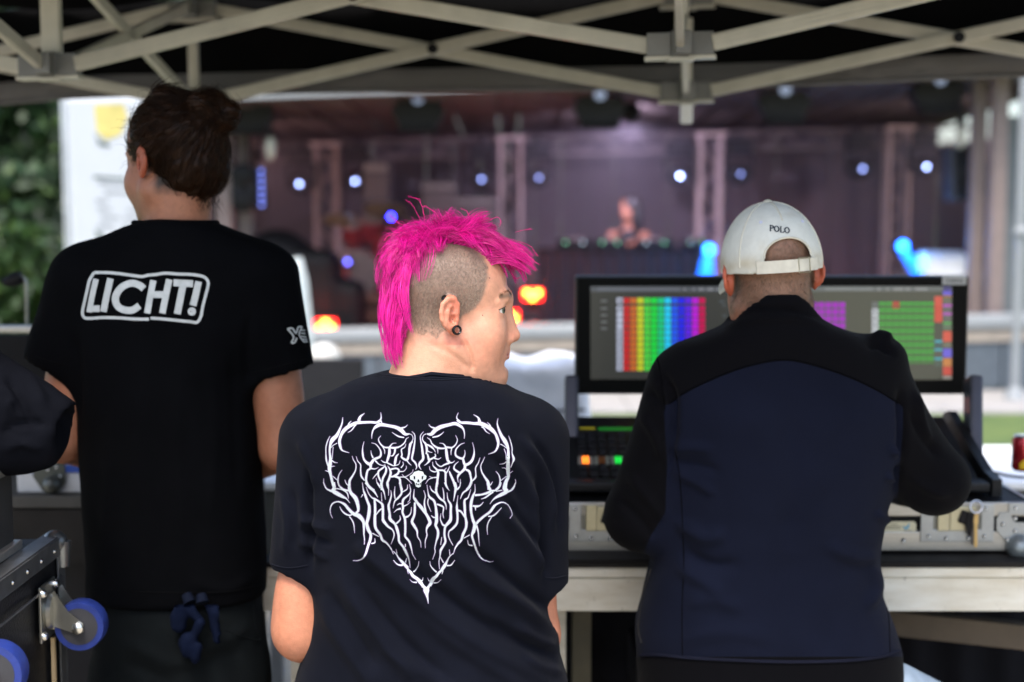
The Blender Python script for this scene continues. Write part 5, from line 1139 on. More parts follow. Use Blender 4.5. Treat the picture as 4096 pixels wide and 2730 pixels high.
# short stubble fibres on the shaved side
idx = np.nonzero(stub > .55)[0]; idx = idx[~mohawk[idx]]; idx = rg.choice(idx, 15000); Nn = vnormals(V, Q)
down = np.array(H1.to_3x3() @ Vector((0, -.35, -1.))); fl = Nn[idx] * .45 + down * .7 + rg.normal(size=(len(idx), 3)) * .22; fl /= np.linalg.norm(fl, axis=1, keepdims=True)
L_ = rg.uniform(.0015, .0036, len(idx))[:, None]; jit = rg.normal(size=(len(idx), 3)) * .0011; base_ = V[idx] + jit - Nn[idx] * (jit * Nn[idx]).sum(1, keepdims=True)
c3 = np.stack([base_, base_ + fl * L_ * .5 + Nn[idx] * .0004, base_ + fl * L_], 1)
sc_ = rg.random(len(idx))[:, None] ** 1.3; strands_mesh('shaved_hair', [(c, 1.) for c in c3], .00021, .00008, M('stubble_hair', rough=.5, attr='col', var=.1), p1, cols=np.array([.14, .10, .075]) * (1 - sc_) + np.array([.46, .36, .275]) * sc_)
# brow and lashes
for s in (-1, 1):
    P_ = [H1 @ Vector((s * (.0330 + .0150 * math.cos(a)), .0745 + .0148 * math.sin(a) * .96, .0112 + .0048 * math.sin(a) + .0006)) for a in np.linspace(.1, math.pi - .3, 12)]; MB().tube(P_, .0009, 5).build('lash_line', M('lash', (.05, .03, .02), .6), p1, True)
mb_c = []
for s in (-1, 1):
    for i in range(90):
        u = rg.random(); p = np.array((s * (.014 + .032 * u), .0955 - .9 * (u * .032) * .55, .034 + .004 * math.sin(u * 2.6) + rg.normal() * .0017)); q = p + np.array((s * .006, .0015, .0012 + rg.normal() * .001)); A_ = np.array(H1)
        h1_ = bv1.find_nearest(Vector(A_[:3, :3] @ p + A_[:3, 3])); a_ = np.array(h1_[0]) ; d_ = A_[:3, :3] @ (q - p); mb_c.append((np.stack([a_, a_ + d_ * .5 + np.array(h1_[1]) * .0012, a_ + d_]), 1.))
strands_mesh('eyebrow_hair', mb_c, .00022, .00008, M('brow_hair', (.15, .095, .055), .6), p1)['kind'] = 'stuff'
# black rings in the ear
def ring_on(c, nrm_, r, tube_r, nm, lab):
    n_ = Vector(nrm_).normalized(); u_ = n_.orthogonal().normalized(); v_ = n_.cross(u_); pts = [c + (u_ * math.cos(a) + v_ * math.sin(a)) * r for a in np.linspace(0, math.tau, 29)]
    o = MB().tube(pts, tube_r, 8, flat=1.6).build(nm, M('black_steel', (.012, .012, .014), .22, .6), p1, True); o['label'] = lab
e1 = hit(bv1, 1780, 1192); e2 = hit(bv1, 1826, 1322)
ring_on((e1[0] if e1 else at(1780, 1192, 2.36)) + Vector((.003, -.005, 0)), (.15, -.35, 1), .0066, .0022, 'ear_cuff', 'black cuff on the upper ear rim')
ring_on((e2[0] if e2 else at(1838, 1318, 2.36)) + Vector((.001, -.003, .0005)), (.45, -.85, .1), .0068, .0019, 'hoop_earring', 'thick black hoop in the ear lobe')

# --- T-shirt
m_tee = M('tee_black', (.0043, .0051, .0092), .9, var=.22, vscale=9, bump=.35, bscale=900, sheen=.02, spec=.04)
f = Field((-.52, 2.22, .62), (.20, 2.74, 1.56), .0062)
f.add(loft(rows_of(Y1, [(1484, 1555, 1890, .080, -.012), (1494, 1500, 1935, .090, -.012), (1515, 1425, 1985, .098, -.010), (1550, 1352, 2045, .105, -.006), (1600, 1272, 2108, .112, .0), (1660, 1215, 2160, .116, .0), (1740, 1190, 2188, .122, .005), (1850, 1196, 2196, .128, .012), (2000, 1222, 2196, .13, .022),
    (2200, 1238, 2190, .13, .035), (2350, 1240, 2184, .132, .042), (2450, 1236, 2200, .135, .046), (2560, 1220, 2236, .14, .05), (2650, 1196, 2246, .145, .05), (2740, 1170, 2272, .15, .05), (2880, 1150, 2290, .155, .05)]), 2.3), .02)
sleeve(f, at(1275, 1765, Y1 + .04), at(1190, 2284, Y1 + .042), .068, .0520, k=.045); sleeve(f, at(2118, 1755, Y1 + .04), at(2160, 2334, Y1 + .052), .068, .0480, k=.045)
V, Q = f.mesh(3); Nn = vnormals(V, Q)
G = [([(1440, 2165), (1470, 2208), (1625, 2345), (1767, 2470), (1952, 2601), (2190, 2726)], 30, .0068), ([(1790, 2190), (1928, 2315), (2071, 2405), (2200, 2524)], 26, .0068), ([(1360, 2300), (1476, 2476), (1595, 2643), (1680, 2740)], 30, .0058), ([(1275, 2400), (1369, 2565), (1452, 2684), (1500, 2760)], 28, .005),
     ([(1500, 2150), (1660, 2290), (1830, 2430), (2040, 2560), (2230, 2640)], 24, -.0062), ([(1860, 2180), (2000, 2290), (2130, 2390), (2200, 2440)], 22, -.006), ([(1420, 2330), (1530, 2480), (1660, 2620), (1800, 2740)], 28, -.0055), ([(1310, 2360), (1410, 2530), (1500, 2680)], 24, -.005), ([(1640, 2420), (1800, 2560), (2000, 2690), (2100, 2760)], 26, .0042),
     ([(1985, 2010), (2070, 2120), (2150, 2230), (2185, 2330)], 17, .006), ([(2020, 1990), (2110, 2110), (2180, 2220)], 15, -.005), ([(2080, 1750), (2160, 1850), (2205, 1980), (2215, 2120)], 16, .0055), ([(2120, 1740), (2190, 1850), (2230, 1990), (2240, 2150)], 13, -.005), ([(2150, 1900), (2170, 2050), (2180, 2250), (2178, 2330)], 15, -.007), ([(2130, 1950), (2150, 2100), (2160, 2280)], 12, .004),
     ([(1990, 1790), (2090, 1900), (2150, 2030)], 18, .0045), ([(1960, 1820), (2050, 1930), (2120, 2080)], 16, -.0035), ([(1238, 1870), (1232, 2000), (1238, 2150), (1240, 2290)], 12, -.008), ([(1195, 1760), (1240, 1850), (1262, 1960)], 18, .004), ([(1200, 2080), (1250, 2100), (1330, 2120)], 12, .004), ([(1195, 2120), (1250, 2150), (1340, 2180)], 11, -.004), ([(1195, 2165), (1250, 2200), (1320, 2240)], 11, .0035),
     ([(1130, 1960), (1150, 2100), (1140, 2230)], 16, .003), ([(1170, 1950), (1180, 2080), (1175, 2200)], 14, -.003), ([(2060, 2500), (2150, 2560), (2230, 2590)], 16, .004), ([(1960, 2480), (2090, 2560), (2220, 2620)], 14, -.004), ([(2090, 2620), (2170, 2670), (2250, 2690)], 14, .004), ([(1550, 2600), (1750, 2720), (1850, 2790)], 22, .004)]
V = folds(V, Nn, [(a, b, c * 2.2) for a, b, c in G]); qx, qy = pix_of(V)
amp = .0012 + .0022 * sm(1900, 2500, qy); V = V + Nn * (vnoise(V * np.array([1, 1, 1.]), 11, 21, 3) * amp)[:, None]
V = relax(V, Q, .4)
tee1 = nput('t_shirt', V, Q, m_tee, p1); bt1 = bvh_of(V, Q)
m_rib = M('tee_rib', (.0060, .0068, .0120), .85, bump=.5, bscale=1200, sheen=.02, spec=.06)
proj_strip(bt1, [(1510, 1498), (1570, 1506), (1660, 1512), (1760, 1514), (1860, 1510), (1925, 1512), (1965, 1530)], .0016, 'stitch_seam', m_rib, tee1); proj_strip(bt1, [(1500, 1506), (1570, 1514), (1660, 1520), (1760, 1522), (1860, 1518), (1930, 1520), (1970, 1538)], .0012, 'stitch_seam', m_rib, tee1)
# ribbed collar around the neck
cz = at(1720, 1494, Y1 - .06).z; nc = at(1724, 1500, Y1)
ringp = []
for i in range(49):
    a = math.tau * i / 48; x = nc.x + .006 + .083 * math.cos(a); y = Y1 - .004 + .084 * math.sin(a); z = cz - .004 - .035 * sm(.2, 1., np.array(math.sin(a))) - .018 * max(0, -math.cos(a)) - .010 * max(0, math.cos(a)); ringp.append((x, y, float(z)))
mb = MB()
for j in range(3): mb.tube([(x, y, z + .006 - .0062 * j) for x, y, z in ringp], .0042, 6, cap=False)
mb.build('collar', m_rib, tee1, True)
proj_strip(bt1, [(1083, 2256), (1120, 2268), (1165, 2272), (1232, 2262)], .0011, 'hem_stitch', m_rib, tee1); proj_strip(bt1, [(2182, 2310), (2220, 2312), (2262, 2302)], .0011, 'hem_stitch', m_rib, tee1)
# trousers and stool
m_trs = M('trousers_black', (.008, .008, .010), .8, bump=.4, bscale=30, spec=.15)
hp = at(1720, 2840, Y1 + .06)
f = Field((hp.x - .36, Y1 - .16, .0), (hp.x + .36, Y1 + .70, hp.z + .12), .014)
f.add(ell((hp.x, hp.y, hp.z - .06), (.205, .16, .11)), .03)
for s in (-1, 1):
    kn = Vector((hp.x + s * .16, hp.y + .44, hp.z - .09)); f.add(cap((hp.x + s * .10, hp.y, hp.z - .07), kn, .10, .068), .05); f.add(cap(kn, (kn.x + s * .01, kn.y + .02, .08), .068, .055), .03)
V, Q = f.mesh(2); nput('trousers', V, Q, m_trs, p1)
for s in (-1, 1):
    f = Field((hp.x + s * .17 - .08, hp.y + .36, 0), (hp.x + s * .17 + .08, hp.y + .70, .14), .012); f.add(ell((hp.x + s * .17, hp.y + .54, .045), (.052, .14, .05)), .01).add(boxp((hp.x + s * .17, hp.y + .53, .012), (.05, .13, .012), .01), .01); V, Q = f.mesh(1); nput('shoe', V, Q, m_blk, p1)
zs = hp.z - .165
so = thing('stool', 'plain black stool under the person with the pink mohawk', 'stool', (hp.x, hp.y, 0))
MB().lathe([(.15, 0), (.17, .01), (.17, .04), (.15, .05)], (hp.x, hp.y, zs - .05)).build('seat', m_blk, so, True)
for a in range(4): MB().tube([(hp.x + .11 * math.cos(a * math.pi / 2 + .78), hp.y + .11 * math.sin(a * math.pi / 2 + .78), zs - .05), (hp.x + .17 * math.cos(a * math.pi / 2 + .78), hp.y + .17 * math.sin(a * math.pi / 2 + .78), 0)], .012).build('leg', m_chr, so, True)
# ------------------------------------------------------------------ 2. person in the white cap and navy jacket
Y2 = 2.74
p2 = thing('person', 'seated person in dirty white cap and navy jacket working at the lighting console', 'person', at(3100, 2850, Y2)[:])
H2 = head_matrix(at(3086, 1122, Y2 - .02), 97, 1.04, R(-6), R(-4))
hc = H2.translation
f = Field((.02, 2.45, .6), (.98, 3.52, 1.75), .0095, ((hc.x - .13, hc.y - .14, hc.z - .17), (hc.x + .13, hc.y + .14, hc.z + .16), .0032))
add_head(f, H2, .3, flare=1.15)
f.add(cap(H2 @ Vector((0, -.03, -.02)), at(3095, 1420, Y2), .060, .066), .02)
for sx in (2790, 3420): f.add(cap(at(3100, 1440, Y2), at(sx, 1560, Y2), .055, .05), .04)
f.add(loft(rows_of(Y2, [(1440, 2900, 3300, .07, 0), (1560, 2740, 3480, .09, .0), (1900, 2720, 3530, .1, .02), (2300, 2690, 3480, .11, .04), (2800, 2650, 3560, .12, .05)])), .03)
A2 = [(at(2740, 1530, Y2), at(2552, 2062, Y2 + .03), at(2700, 1985, Y2 + .36), -1), (at(3470, 1520, Y2), at(3740, 1925, Y2 + .03), at(3560, 1935, Y2 + .36), 1)]
for sh, el, wr, s in A2:
    f.add(cap(sh, el, .05, .042), .03); f.add(cap(el, wr, .042, .028), .02); add_hand(f, wr, (-s * .35, 1, -.05), (0, .1, 1), s, 1., .4)
V, Q = f.mesh(2); lc = local(H2, V); x_, y_, z_ = lc.T; nz = vnoise(V, 60, 6)
colr = np.tile(SKIN * np.array([.80, .62, .54]), (len(V), 1)) * (1 + .07 * nz)[:, None]
ear = (np.abs(x_) > .076) & (np.abs(y_ + .006) < .036) & (z_ < .05) & (z_ > -.035); colr[ear] *= np.array([1.0, .62, .58])
nkr = sm(-.03, -.09, z_) * .3; colr = colr * (1 - nkr[:, None] * np.array([.05, .3, .32]))
hair = sm(-.075, -.035, z_ + .008 * nz) * sm(.06, .03, y_) * (~ear); colr = colr * (1 - .78 * hair[:, None]) + np.array([.155, .10, .068]) * (1 + .3 * vnoise(V, 200, 3))[:, None] * .78 * hair[:, None]
body2 = nput('body', V, Q, m_skin, p2, colr); bv2 = bvh_of(V, Q); Nn = vnormals(V, Q)
idx = np.nonzero((hair > .5) & (y_ < .02) & (z_ < .075))[0]; idx = rg.choice(idx, 6000); dn_ = np.array(H2.to_3x3() @ Vector((0, -.2, -1.))); fl = Nn[idx] * .4 + dn_ * .8 + rg.normal(size=(len(idx), 3)) * .2; fl /= np.linalg.norm(fl, axis=1, keepdims=True)
b_ = V[idx] + rg.normal(size=(len(idx), 3)) * .0012; L_ = rg.uniform(.003, .007, len(idx))[:, None]
strands_mesh('cropped_hair', [(c, 1.) for c in np.stack([b_, b_ + fl * L_ * .5 + Nn[idx] * .0005, b_ + fl * L_], 1)], .00022, .0001, M('brown_crop', (.20, .13, .085), .5, var=.4, vscale=200), p2)
# --- cap
m_cap = M('cap_cotton', (.66, .66, .58), .8, var=.0, c2=(.52, .49, .36), vscale=16, bump=.3, bscale=700, sheen=.1)
cf = Field((hc.x - .15, hc.y - .16, hc.z - .06), (hc.x + .15, hc.y + .24, hc.z + .19), .0026)
mcap = H2 @ Matrix.Translation((0, -.006, .030)) @ Matrix.Rotation(R(5), 4, 'X')
cf.add(ell((0, 0, .0), (.0905, .1120, .1130)), .001, 'u', mcap)
cf.add(ell((0, 0, -.002), (.0868, .1083, .1094)), .001, 's', mcap)
cf.add(boxp((0, 0, -.14), (.2, .2, .127), .0), .001, 's', mcap)
# arched opening at the back
def arch(x, y, z): return np.where(z > .014, np.sqrt((x / .0415) ** 2 + ((z - .014) / .033) ** 2) - 1, np.abs(x) / .0415 - 1) * .03
def arch_p():
    def fn(x, y, z): return np.maximum(np.maximum(arch(x, y, z), y + .03), .003 - z)
    return fn, (-.05, -.16, .0), (.05, -.03, .05)
cf.add(arch_p(), .002, 's', mcap)
V, Q = cf.mesh(2)
lcap = local(mcap, V); stain = np.exp(-((lcap[:, 2] - .004) / .014) ** 2) * (.55 + .5 * vnoise(V, 40, 3)) + .6 * np.clip(vnoise(V, 22, 9) - .15, 0, 1); stain = np.clip(stain, 0, .85)
cc = np.array([.62, .635, .58]) * (1 - stain[:, None]) + np.array([.43, .36, .22]) * stain[:, None]
mcol = M('cap_stained', rough=.82, attr='col', var=.06, vscale=60, bump=.3, bscale=700)
capo = nput('cap', V, Q, mcol, p2, cc); bc = bvh_of(V, Q)
m_capw = M('cap_trim', (.56, .54, .45), .8, var=.1, vscale=40); 
def capp(u, v, r=0.):                                   # point on the cap: azimuth from the back, height
    return mcap @ Vector((u, v, r))
st_p = []
for t_ in np.linspace(-1, 1, 25):
    x = .056 * t_; st_p.append(x)
mb = MB(); prev = None
for x in st_p:
    yb = -.1125 * math.sqrt(max(0, 1 - (x / .0915) ** 2)) - .003; a, b = mcap @ Vector((x, yb, .0095)), mcap @ Vector((x, yb - .001, -.0125))
    if prev: mb.prism([prev[0], a, b, prev[1]], (mcap.to_3x3() @ Vector((0, 1, 0))), .003)
    prev = (a, b)
mb.build('strap', m_capw, capo, True)
bx = .024; yb = -.1125 * math.sqrt(1 - (bx / .0915) ** 2) - .006
mb = MB(); P = [mcap @ Vector((bx + dx, yb, z)) for dx, z in ((-.010, .0115), (.010, .0115), (.010, -.0145), (-.010, -.0145), (-.010, .0115))]; mb.tube(P, .0013, 8); mb.build('buckle', M('buckle_brass', (.35, .34, .27), .3, .9), capo, True)
MB().lathe([(.009, 0), (.0085, .004), (.004, .0065), (.0005, .007)], mcap @ Vector((0, 0, .1115)), mcap.to_3x3() @ Vector((0, 0, 1)), 16).build('top_button', m_capw, capo, True)
# panel seams, eyelets, sweat band edge
for ang in (-90, -32, 32, 148, 212):
    pts = []
    for e in np.linspace(0 if ang != -90 else 44, 84, 16):
        d = Vector((math.cos(R(ang)) * math.cos(R(e)) * .0905, math.sin(R(ang)) * math.cos(R(e)) * .112, math.sin(R(e)) * .113)); pts.append(mcap @ (d * 1.001))
    MB().tube(pts, .0017, 6).build('panel_seam', m_capw, capo, True)
for x, z in ((-.036, .078), (.040, .074)):
    yb = -.112 * math.sqrt(1 - (x / .0905) ** 2 - (z / .113) ** 2); MB().lathe([(.0034, 0), (.003, .001), (.0012, .0012)], mcap @ Vector((x, yb - .0002, z)), mcap.to_3x3() @ Vector((x, -.1, z * .6)), 12).build('eyelet', M('eyelet_thread', (.48, .5, .62), .7), capo, True)
mb = MB(); ar = [mcap @ Vector((.0430 * math.cos(a), -.112 * math.sqrt(1 - (.0430 * math.cos(a) / .0905) ** 2 - ((.014 + .0345 * math.sin(a)) / .113) ** 2) - .0005, .014 + .0345 * math.sin(a))) for a in np.linspace(0, math.pi, 24)]
mb.tube(ar, .0022, 6); mb.build('opening_piping', m_capw, capo, True)
# peak pointing away
mb = MB(); n_ = 20
for i in range(n_):
    a0, a1 = R(20 + 140 * i / n_), R(20 + 140 * (i + 1) / n_); q = lambda a, rr, dz: mcap @ Vector((rr * .062 * math.cos(a), .070 * math.sin(a) + rr * .045 * math.sin(a) + (rr - 1) * .11 * math.sin(a) ** .8, -.008 - .030 * (abs(math.cos(a)) ** 2) * rr - dz - .02 * (rr - 1)))
    for r0_, r1_ in ((.98, 1.2), (1.2, 1.4)): mb.quad(q(a0, r0_, 0), q(a1, r0_, 0), q(a1, r1_, 0), q(a0, r1_, 0))
pk = mb.build('peak', m_cap, capo, True, fix=False); md = pk.modifiers.new('t', 'SOLIDIFY'); md.thickness = .003
# letters P O L O embroidered above the opening
def stroke_mesh(bvh, strokes, wscale, off, T, name, mat, parent, sub=5):
    """flat ink strokes laid on a surface; strokes of (x, y, width) in picture pixels after T"""
    VV, FF = [], []
    for st0 in strokes:
        P = smoothpath(st0, sub) if len(st0) > 2 else smoothpath(st0, sub); P = np.array(P); xy = np.array([T(p[0], p[1]) for p in P]); w = np.maximum(P[:, 2], 2.) * wscale
        t = np.gradient(xy, axis=0); t /= np.linalg.norm(t, axis=1, keepdims=True) + 1e-9; n_ = np.stack([-t[:, 1], t[:, 0]], 1); o = len(VV); ok = []
        for i in range(len(xy)):
            row = []
            for s in (-.5, 0., .5):
                h_ = hit(bvh, *(xy[i] + n_[i] * s * w[i]), off); row.append(h_[0] if h_ else None)
            ok.append(row)
        for i in range(len(ok) - 1):
            for j in range(2):
                q = (ok[i][j], ok[i][j + 1], ok[i + 1][j + 1], ok[i + 1][j])
                if all(c is not None for c in q): b0 = len(VV); VV += q; FF.append((b0, b0 + 1, b0 + 2, b0 + 3))
    if not FF: return None
    me = bpy.data.meshes.new(name); me.from_pydata(VV, [], FF); bm = bmesh.new(); bm.from_mesh(me); bmesh.ops.remove_doubles(bm, verts=bm.verts, dist=1e-6); bm.to_mesh(me); bm.free(); me.update()
    return put(name, me, parent, mat)
m_navy_thread = M('navy_thread', (.02, .03, .045), .7)
LT = {'P': [[(0, 0, 9), (0, 36, 9)], [(0, 1, 5), (12, 1, 7), (18, 9, 9), (12, 17, 7), (2, 18, 5)], [(-5, 0, 5), (6, 0, 5)], [(-5, 36, 5), (6, 36, 5)]],
      'O': [[(14, 0, 6), (3, 8, 9), (1, 18, 10), (4, 29, 9), (14, 36, 6), (25, 29, 9), (28, 18, 10), (25, 8, 9), (14, 0, 6)]],
      'L': [[(0, 0, 9), (0, 36, 9)], [(-5, 0, 5), (6, 0, 5)], [(-5, 36, 5), (16, 36, 6), (19, 27, 5)]]}
for ch, ox in (('P', 0), ('O', 24), ('L', 64), ('O', 88)):
    T = lambda x, y, ox=ox: (3082 + (x + ox) * .64, 903 + y * .62 + (x + ox) * .08)
    lt = [[(p[0], p[1], p[2]) for p in s_] for s_ in LT[ch]]
    stroke_mesh(bc, lt, .62, .0010, T, 'embroidered_letter', m_navy_thread, capo)
# --- jacket
f = Field((.02, 2.50, .58), (1.02, 3.30, 1.62), .0075)
f.add(loft(rows_of(Y2, [(1262, 2960, 3262, .090, -.030), (1290, 2905, 3310, .100, -.028), (1330, 2815, 3410, .110, -.022), (1375, 2730, 3490, .120, -.012), (1430, 2690, 3545, .126, -.004), (1510, 2668, 3590, .13, .0), (1650, 2658, 3604, .138, .006), (1850, 2660, 3596, .14, .02), (2050, 2648, 3560, .14, .04), (2250, 2618, 3536, .14, .055), (2400, 2585, 3552, .145, .06), (2525, 2554, 3602, .15, .06), (2600, 2552, 3624, .152, .06), (2640, 2556, 3634, .152, .06), (2860, 2566, 3650, .155, .06)]), 2.4), .02)
for sh, el, wr, s in A2:
    f.add(cap(sh + Vector((-s * .004, 0, -.01)), el, .074, .063), .05); f.add(cap(el, wr, .061, .042), .03)
f.add(ell(at(3525, 1412, Y2 - .01), (.034, .05, .026)), .05)
# stand-up collar
ccol = at(3098, 1228, Y2 - .03)
def collar(x, y, z):
    rx, ry = .090 - .10 * (z - ccol.z), .090 - .10 * (z - ccol.z); q = np.sqrt(((x - ccol.x) / rx) ** 2 + ((y - ccol.y - .004) / ry) ** 2); top = ccol.z + .030 - 7.5 * (x - ccol.x) ** 2 - .04 * (y - ccol.y)
    return np.maximum(np.maximum(np.abs(q - 1) * ry - .006, z - top), ccol.z - .06 - z)
f.add((collar, (ccol.x - .11, ccol.y - .1, ccol.z - .07), (ccol.x + .11, ccol.y + .1, ccol.z + .06)), .008)
V, Q = f.mesh(2); Nn = vnormals(V, Q)
JF = [([(2650, 1500), (2690, 1600), (2690, 1750), (2668, 1950)], 16, -.010), ([(3598, 1560), (3610, 1700), (3600, 1850), (3580, 2000)], 14, -.010), ([(2680, 1800), (2760, 1790), (2860, 1800)], 18, .005), ([(2680, 1850), (2780, 1860), (2880, 1890)], 16, -.004), ([(2700, 1890), (2790, 1930), (2860, 1980)], 16, .004),
    ([(2700, 2080), (2820, 2150), (2900, 2130)], 26, .006), ([(2720, 2190), (2830, 2260), (2960, 2260)], 24, -.005), ([(2700, 2260), (2820, 2330), (2900, 2380)], 26, .005), ([(2740, 2420), (2850, 2400), (2980, 2440)], 28, .004), ([(2720, 2560), (2900, 2530), (3100, 2560)], 30, .003),
    ([(3560, 1790), (3600, 1830), (3590, 1880)], 12, .008), ([(3540, 1900), (3590, 1930)], 10, .006), ([(3500, 2050), (3570, 2100)], 12, .006), ([(3480, 2250), (3510, 2350), (3460, 2440)], 22, .005), ([(3300, 2180), (3430, 2230), (3520, 2220)], 24, .004),
    ([(2520, 1900), (2600, 2000), (2660, 2080)], 20, .006), ([(2470, 1990), (2560, 2080), (2620, 2150)], 16, -.005), ([(2560, 1650), (2620, 1740), (2660, 1850)], 18, .005), ([(2590, 1560), (2650, 1640)], 16, -.005), ([(3660, 1560), (3680, 1680), (3720, 1780)], 16, .006), ([(3640, 1640), (3700, 1760), (3760, 1830)], 14, -.006), ([(3640, 1900), (3720, 1960), (3800, 1980)], 18, .005), ([(3480, 1350), (3540, 1345), (3560, 1370)], 16, .012), ([(3470, 1385), (3520, 1380), (3580, 1420)], 12, -.008),
    ([(2960, 1255), (3050, 1240), (3130, 1238), (3230, 1260)], 8, -.006), ([(2900, 1310), (3050, 1275), (3180, 1275), (3300, 1310)], 14, .004), ([(3150, 1600), (3180, 1900), (3150, 2200)], 60, -.004), ([(2620, 1460), (2640, 1560), (2650, 1640)], 7, -.003)]
V = folds(V, Nn, [(a, b, c * 2.2) for a, b, c in JF])
qx, qy = pix_of(V); V = V + Nn * (vnoise(V, 9, 31, 3) * (.0022 + .0016 * sm(1800, 2400, qy)))[:, None]; V = relax(V, Q, .4); qx, qy = pix_of(V)
YK_ = [(2640, 1640), (2660, 1625), (2760, 1560), (2900, 1496), (3020, 1458), (3140, 1440), (3260, 1462), (3400, 1510), (3520, 1568), (3590, 1612), (3620, 1640)]
d1 = qy - np.interp(qx, [a for a, b in YK_], [b for a, b in YK_]); lft = np.interp(qy, [1500, 1640, 1850, 2050, 2150, 2250, 2300, 2500, 2640], [2652, 2655, 2668, 2662, 2600, 2560, 2500, 2500, 2500]); rgt = np.interp(qy, [1500, 1600, 1700, 1850, 2000, 2100, 2200], [3612, 3612, 3612, 3600, 3590, 3620, 3700])
seam = np.minimum(np.minimum(d1, qx - lft), np.minimum(rgt - qx, 2628 - qy))
m_jack = M('jacket', (.0047, .0062, .0146), .85, var=.14, vscale=7, bump=.4, bscale=800, sheen=.02, attr='col', spec=.04)
nt = m_jack.node_tree; N, L = nt.nodes, nt.links; bs = N['Principled BSDF']
cc = np.tile((.0047, .0062, .0146), (len(V), 1)); jk = nput('jacket', V, Q, m_jack, p2, cc)
fa = jk.data.attributes.new('seam', 'FLOAT', 'POINT'); fa.data.foreach_set('value', seam.astype(np.float32))
an = N.new('ShaderNodeAttribute'); an.attribute_name = 'seam'; gt = N.new('ShaderNodeMath'); gt.operation = 'GREATER_THAN'; L.new(an.outputs['Fac'], gt.inputs[0]); gt.inputs[1].default_value = 0
mx = N.new('ShaderNodeMix'); mx.data_type = 'RGBA'; src = bs.inputs['Base Color'].links[0].from_socket; mx.inputs[6].default_value = (.0022, .0022, .0032, 1); L.new(gt.outputs[0], mx.inputs['Factor']); L.new(src, mx.inputs[7]); L.new(mx.outputs[2], bs.inputs['Base Color'])
bj = bvh_of(V, Q); m_pip = M('jacket_seam', (.0018, .0018, .0025), .8, spec=.03)
proj_strip(bj, YK_[1:-1], .0016, 'yoke_seam', m_pip, jk, .0006); proj_strip(bj, [(2622, 1410), (2640, 1480), (2652, 1560), (2660, 1640)], .0016, 'sleeve_seam', m_pip, jk, .0006)
proj_strip(bj, [(2700, 1800), (2718, 1900), (2728, 2050), (2735, 2250), (2728, 2450), (2730, 2625)], .0010, 'side_seam', m_pip, jk, .0003); proj_strip(bj, [(3545, 2400), (3556, 2500), (3560, 2625)], .0010, 'side_seam', m_pip, jk, .0003)
proj_strip(bj, [(2562, 2622), (2620, 2618), (2760, 2632), (2950, 2642), (3150, 2648), (3350, 2645), (3500, 2632), (3600, 2605)], .0032, 'hem_piping', m_jack if False else M('hem_navy', (.007, .008, .016), .8, spec=.06), jk, .001)
zp = [hit(bj, x, y, .0008) for x, y in smoothpath([(2606, 2280), (2584, 2350), (2562, 2450), (2556, 2520), (2568, 2570)], 8)]; zp = [z[0] for z in zp if z]
mb = MB()
for a_ in zp: mb.box(a_, (.004, .003, .0022))
if zp: z_o = mb.build('zip_teeth', M('zip_black', (.02, .02, .022), .3, .6), jk); z_o['kind'] = 'stuff'
# jeans and stool
m_jean = M('jeans_light', (.32, .40, .48), .85, var=.15, vscale=20, bump=.4, bscale=300)
hp = at(3100, 2800, Y2 + .07); f = Field((hp.x - .42, Y2 - .14, 0), (hp.x + .46, Y2 + .66, hp.z + .1), .014); f.add(ell((hp.x, hp.y, hp.z - .07), (.215, .16, .12)), .03)
for s in (-1, 1):
    kn = Vector((hp.x + (.31 if s > 0 else -.16), hp.y + .34, hp.z - .12)); f.add(cap((hp.x + s * .12, hp.y, hp.z - .075), kn, .105, .072), .05); f.add(cap(kn, (kn.x - s * .02, kn.y + .06, .08), .072, .058), .03)
f.add(cap(at(3545, 2775, Y2 + .06), at(3745, 2870, Y2 + .2), .072, .072), .05)
V, Q = f.mesh(2); nput('jeans', V, Q, m_jean, p2)
for s in (-1, 1):
    X = hp.x + (.29 if s > 0 else -.15); f = Field((X - .08, hp.y + .2, 0), (X + .08, hp.y + .58, .14), .012); f.add(ell((X, hp.y + .40, .045), (.052, .14, .05)), .01).add(boxp((X, hp.y + .39, .012), (.05, .13, .012), .01), .01); V, Q = f.mesh(1); nput('shoe', V, Q, M('shoe_white', (.5, .5, .48), .6), p2)
zs = hp.z - .18; so = thing('stool', 'plain black stool under the person in the navy jacket', 'stool', (hp.x, hp.y, 0)); MB().lathe([(.16, 0), (.18, .01), (.18, .04), (.16, .05)], (hp.x, hp.y, zs - .05)).build('seat', m_blk, so, True)
for a in range(4): MB().tube([(hp.x + .11 * math.cos(a * math.pi / 2 + .78), hp.y + .11 * math.sin(a * math.pi / 2 + .78), zs - .05), (hp.x + .18 * math.cos(a * math.pi / 2 + .78), hp.y + .18 * math.sin(a * math.pi / 2 + .78), 0)], .012).build('leg', m_chr, so, True)

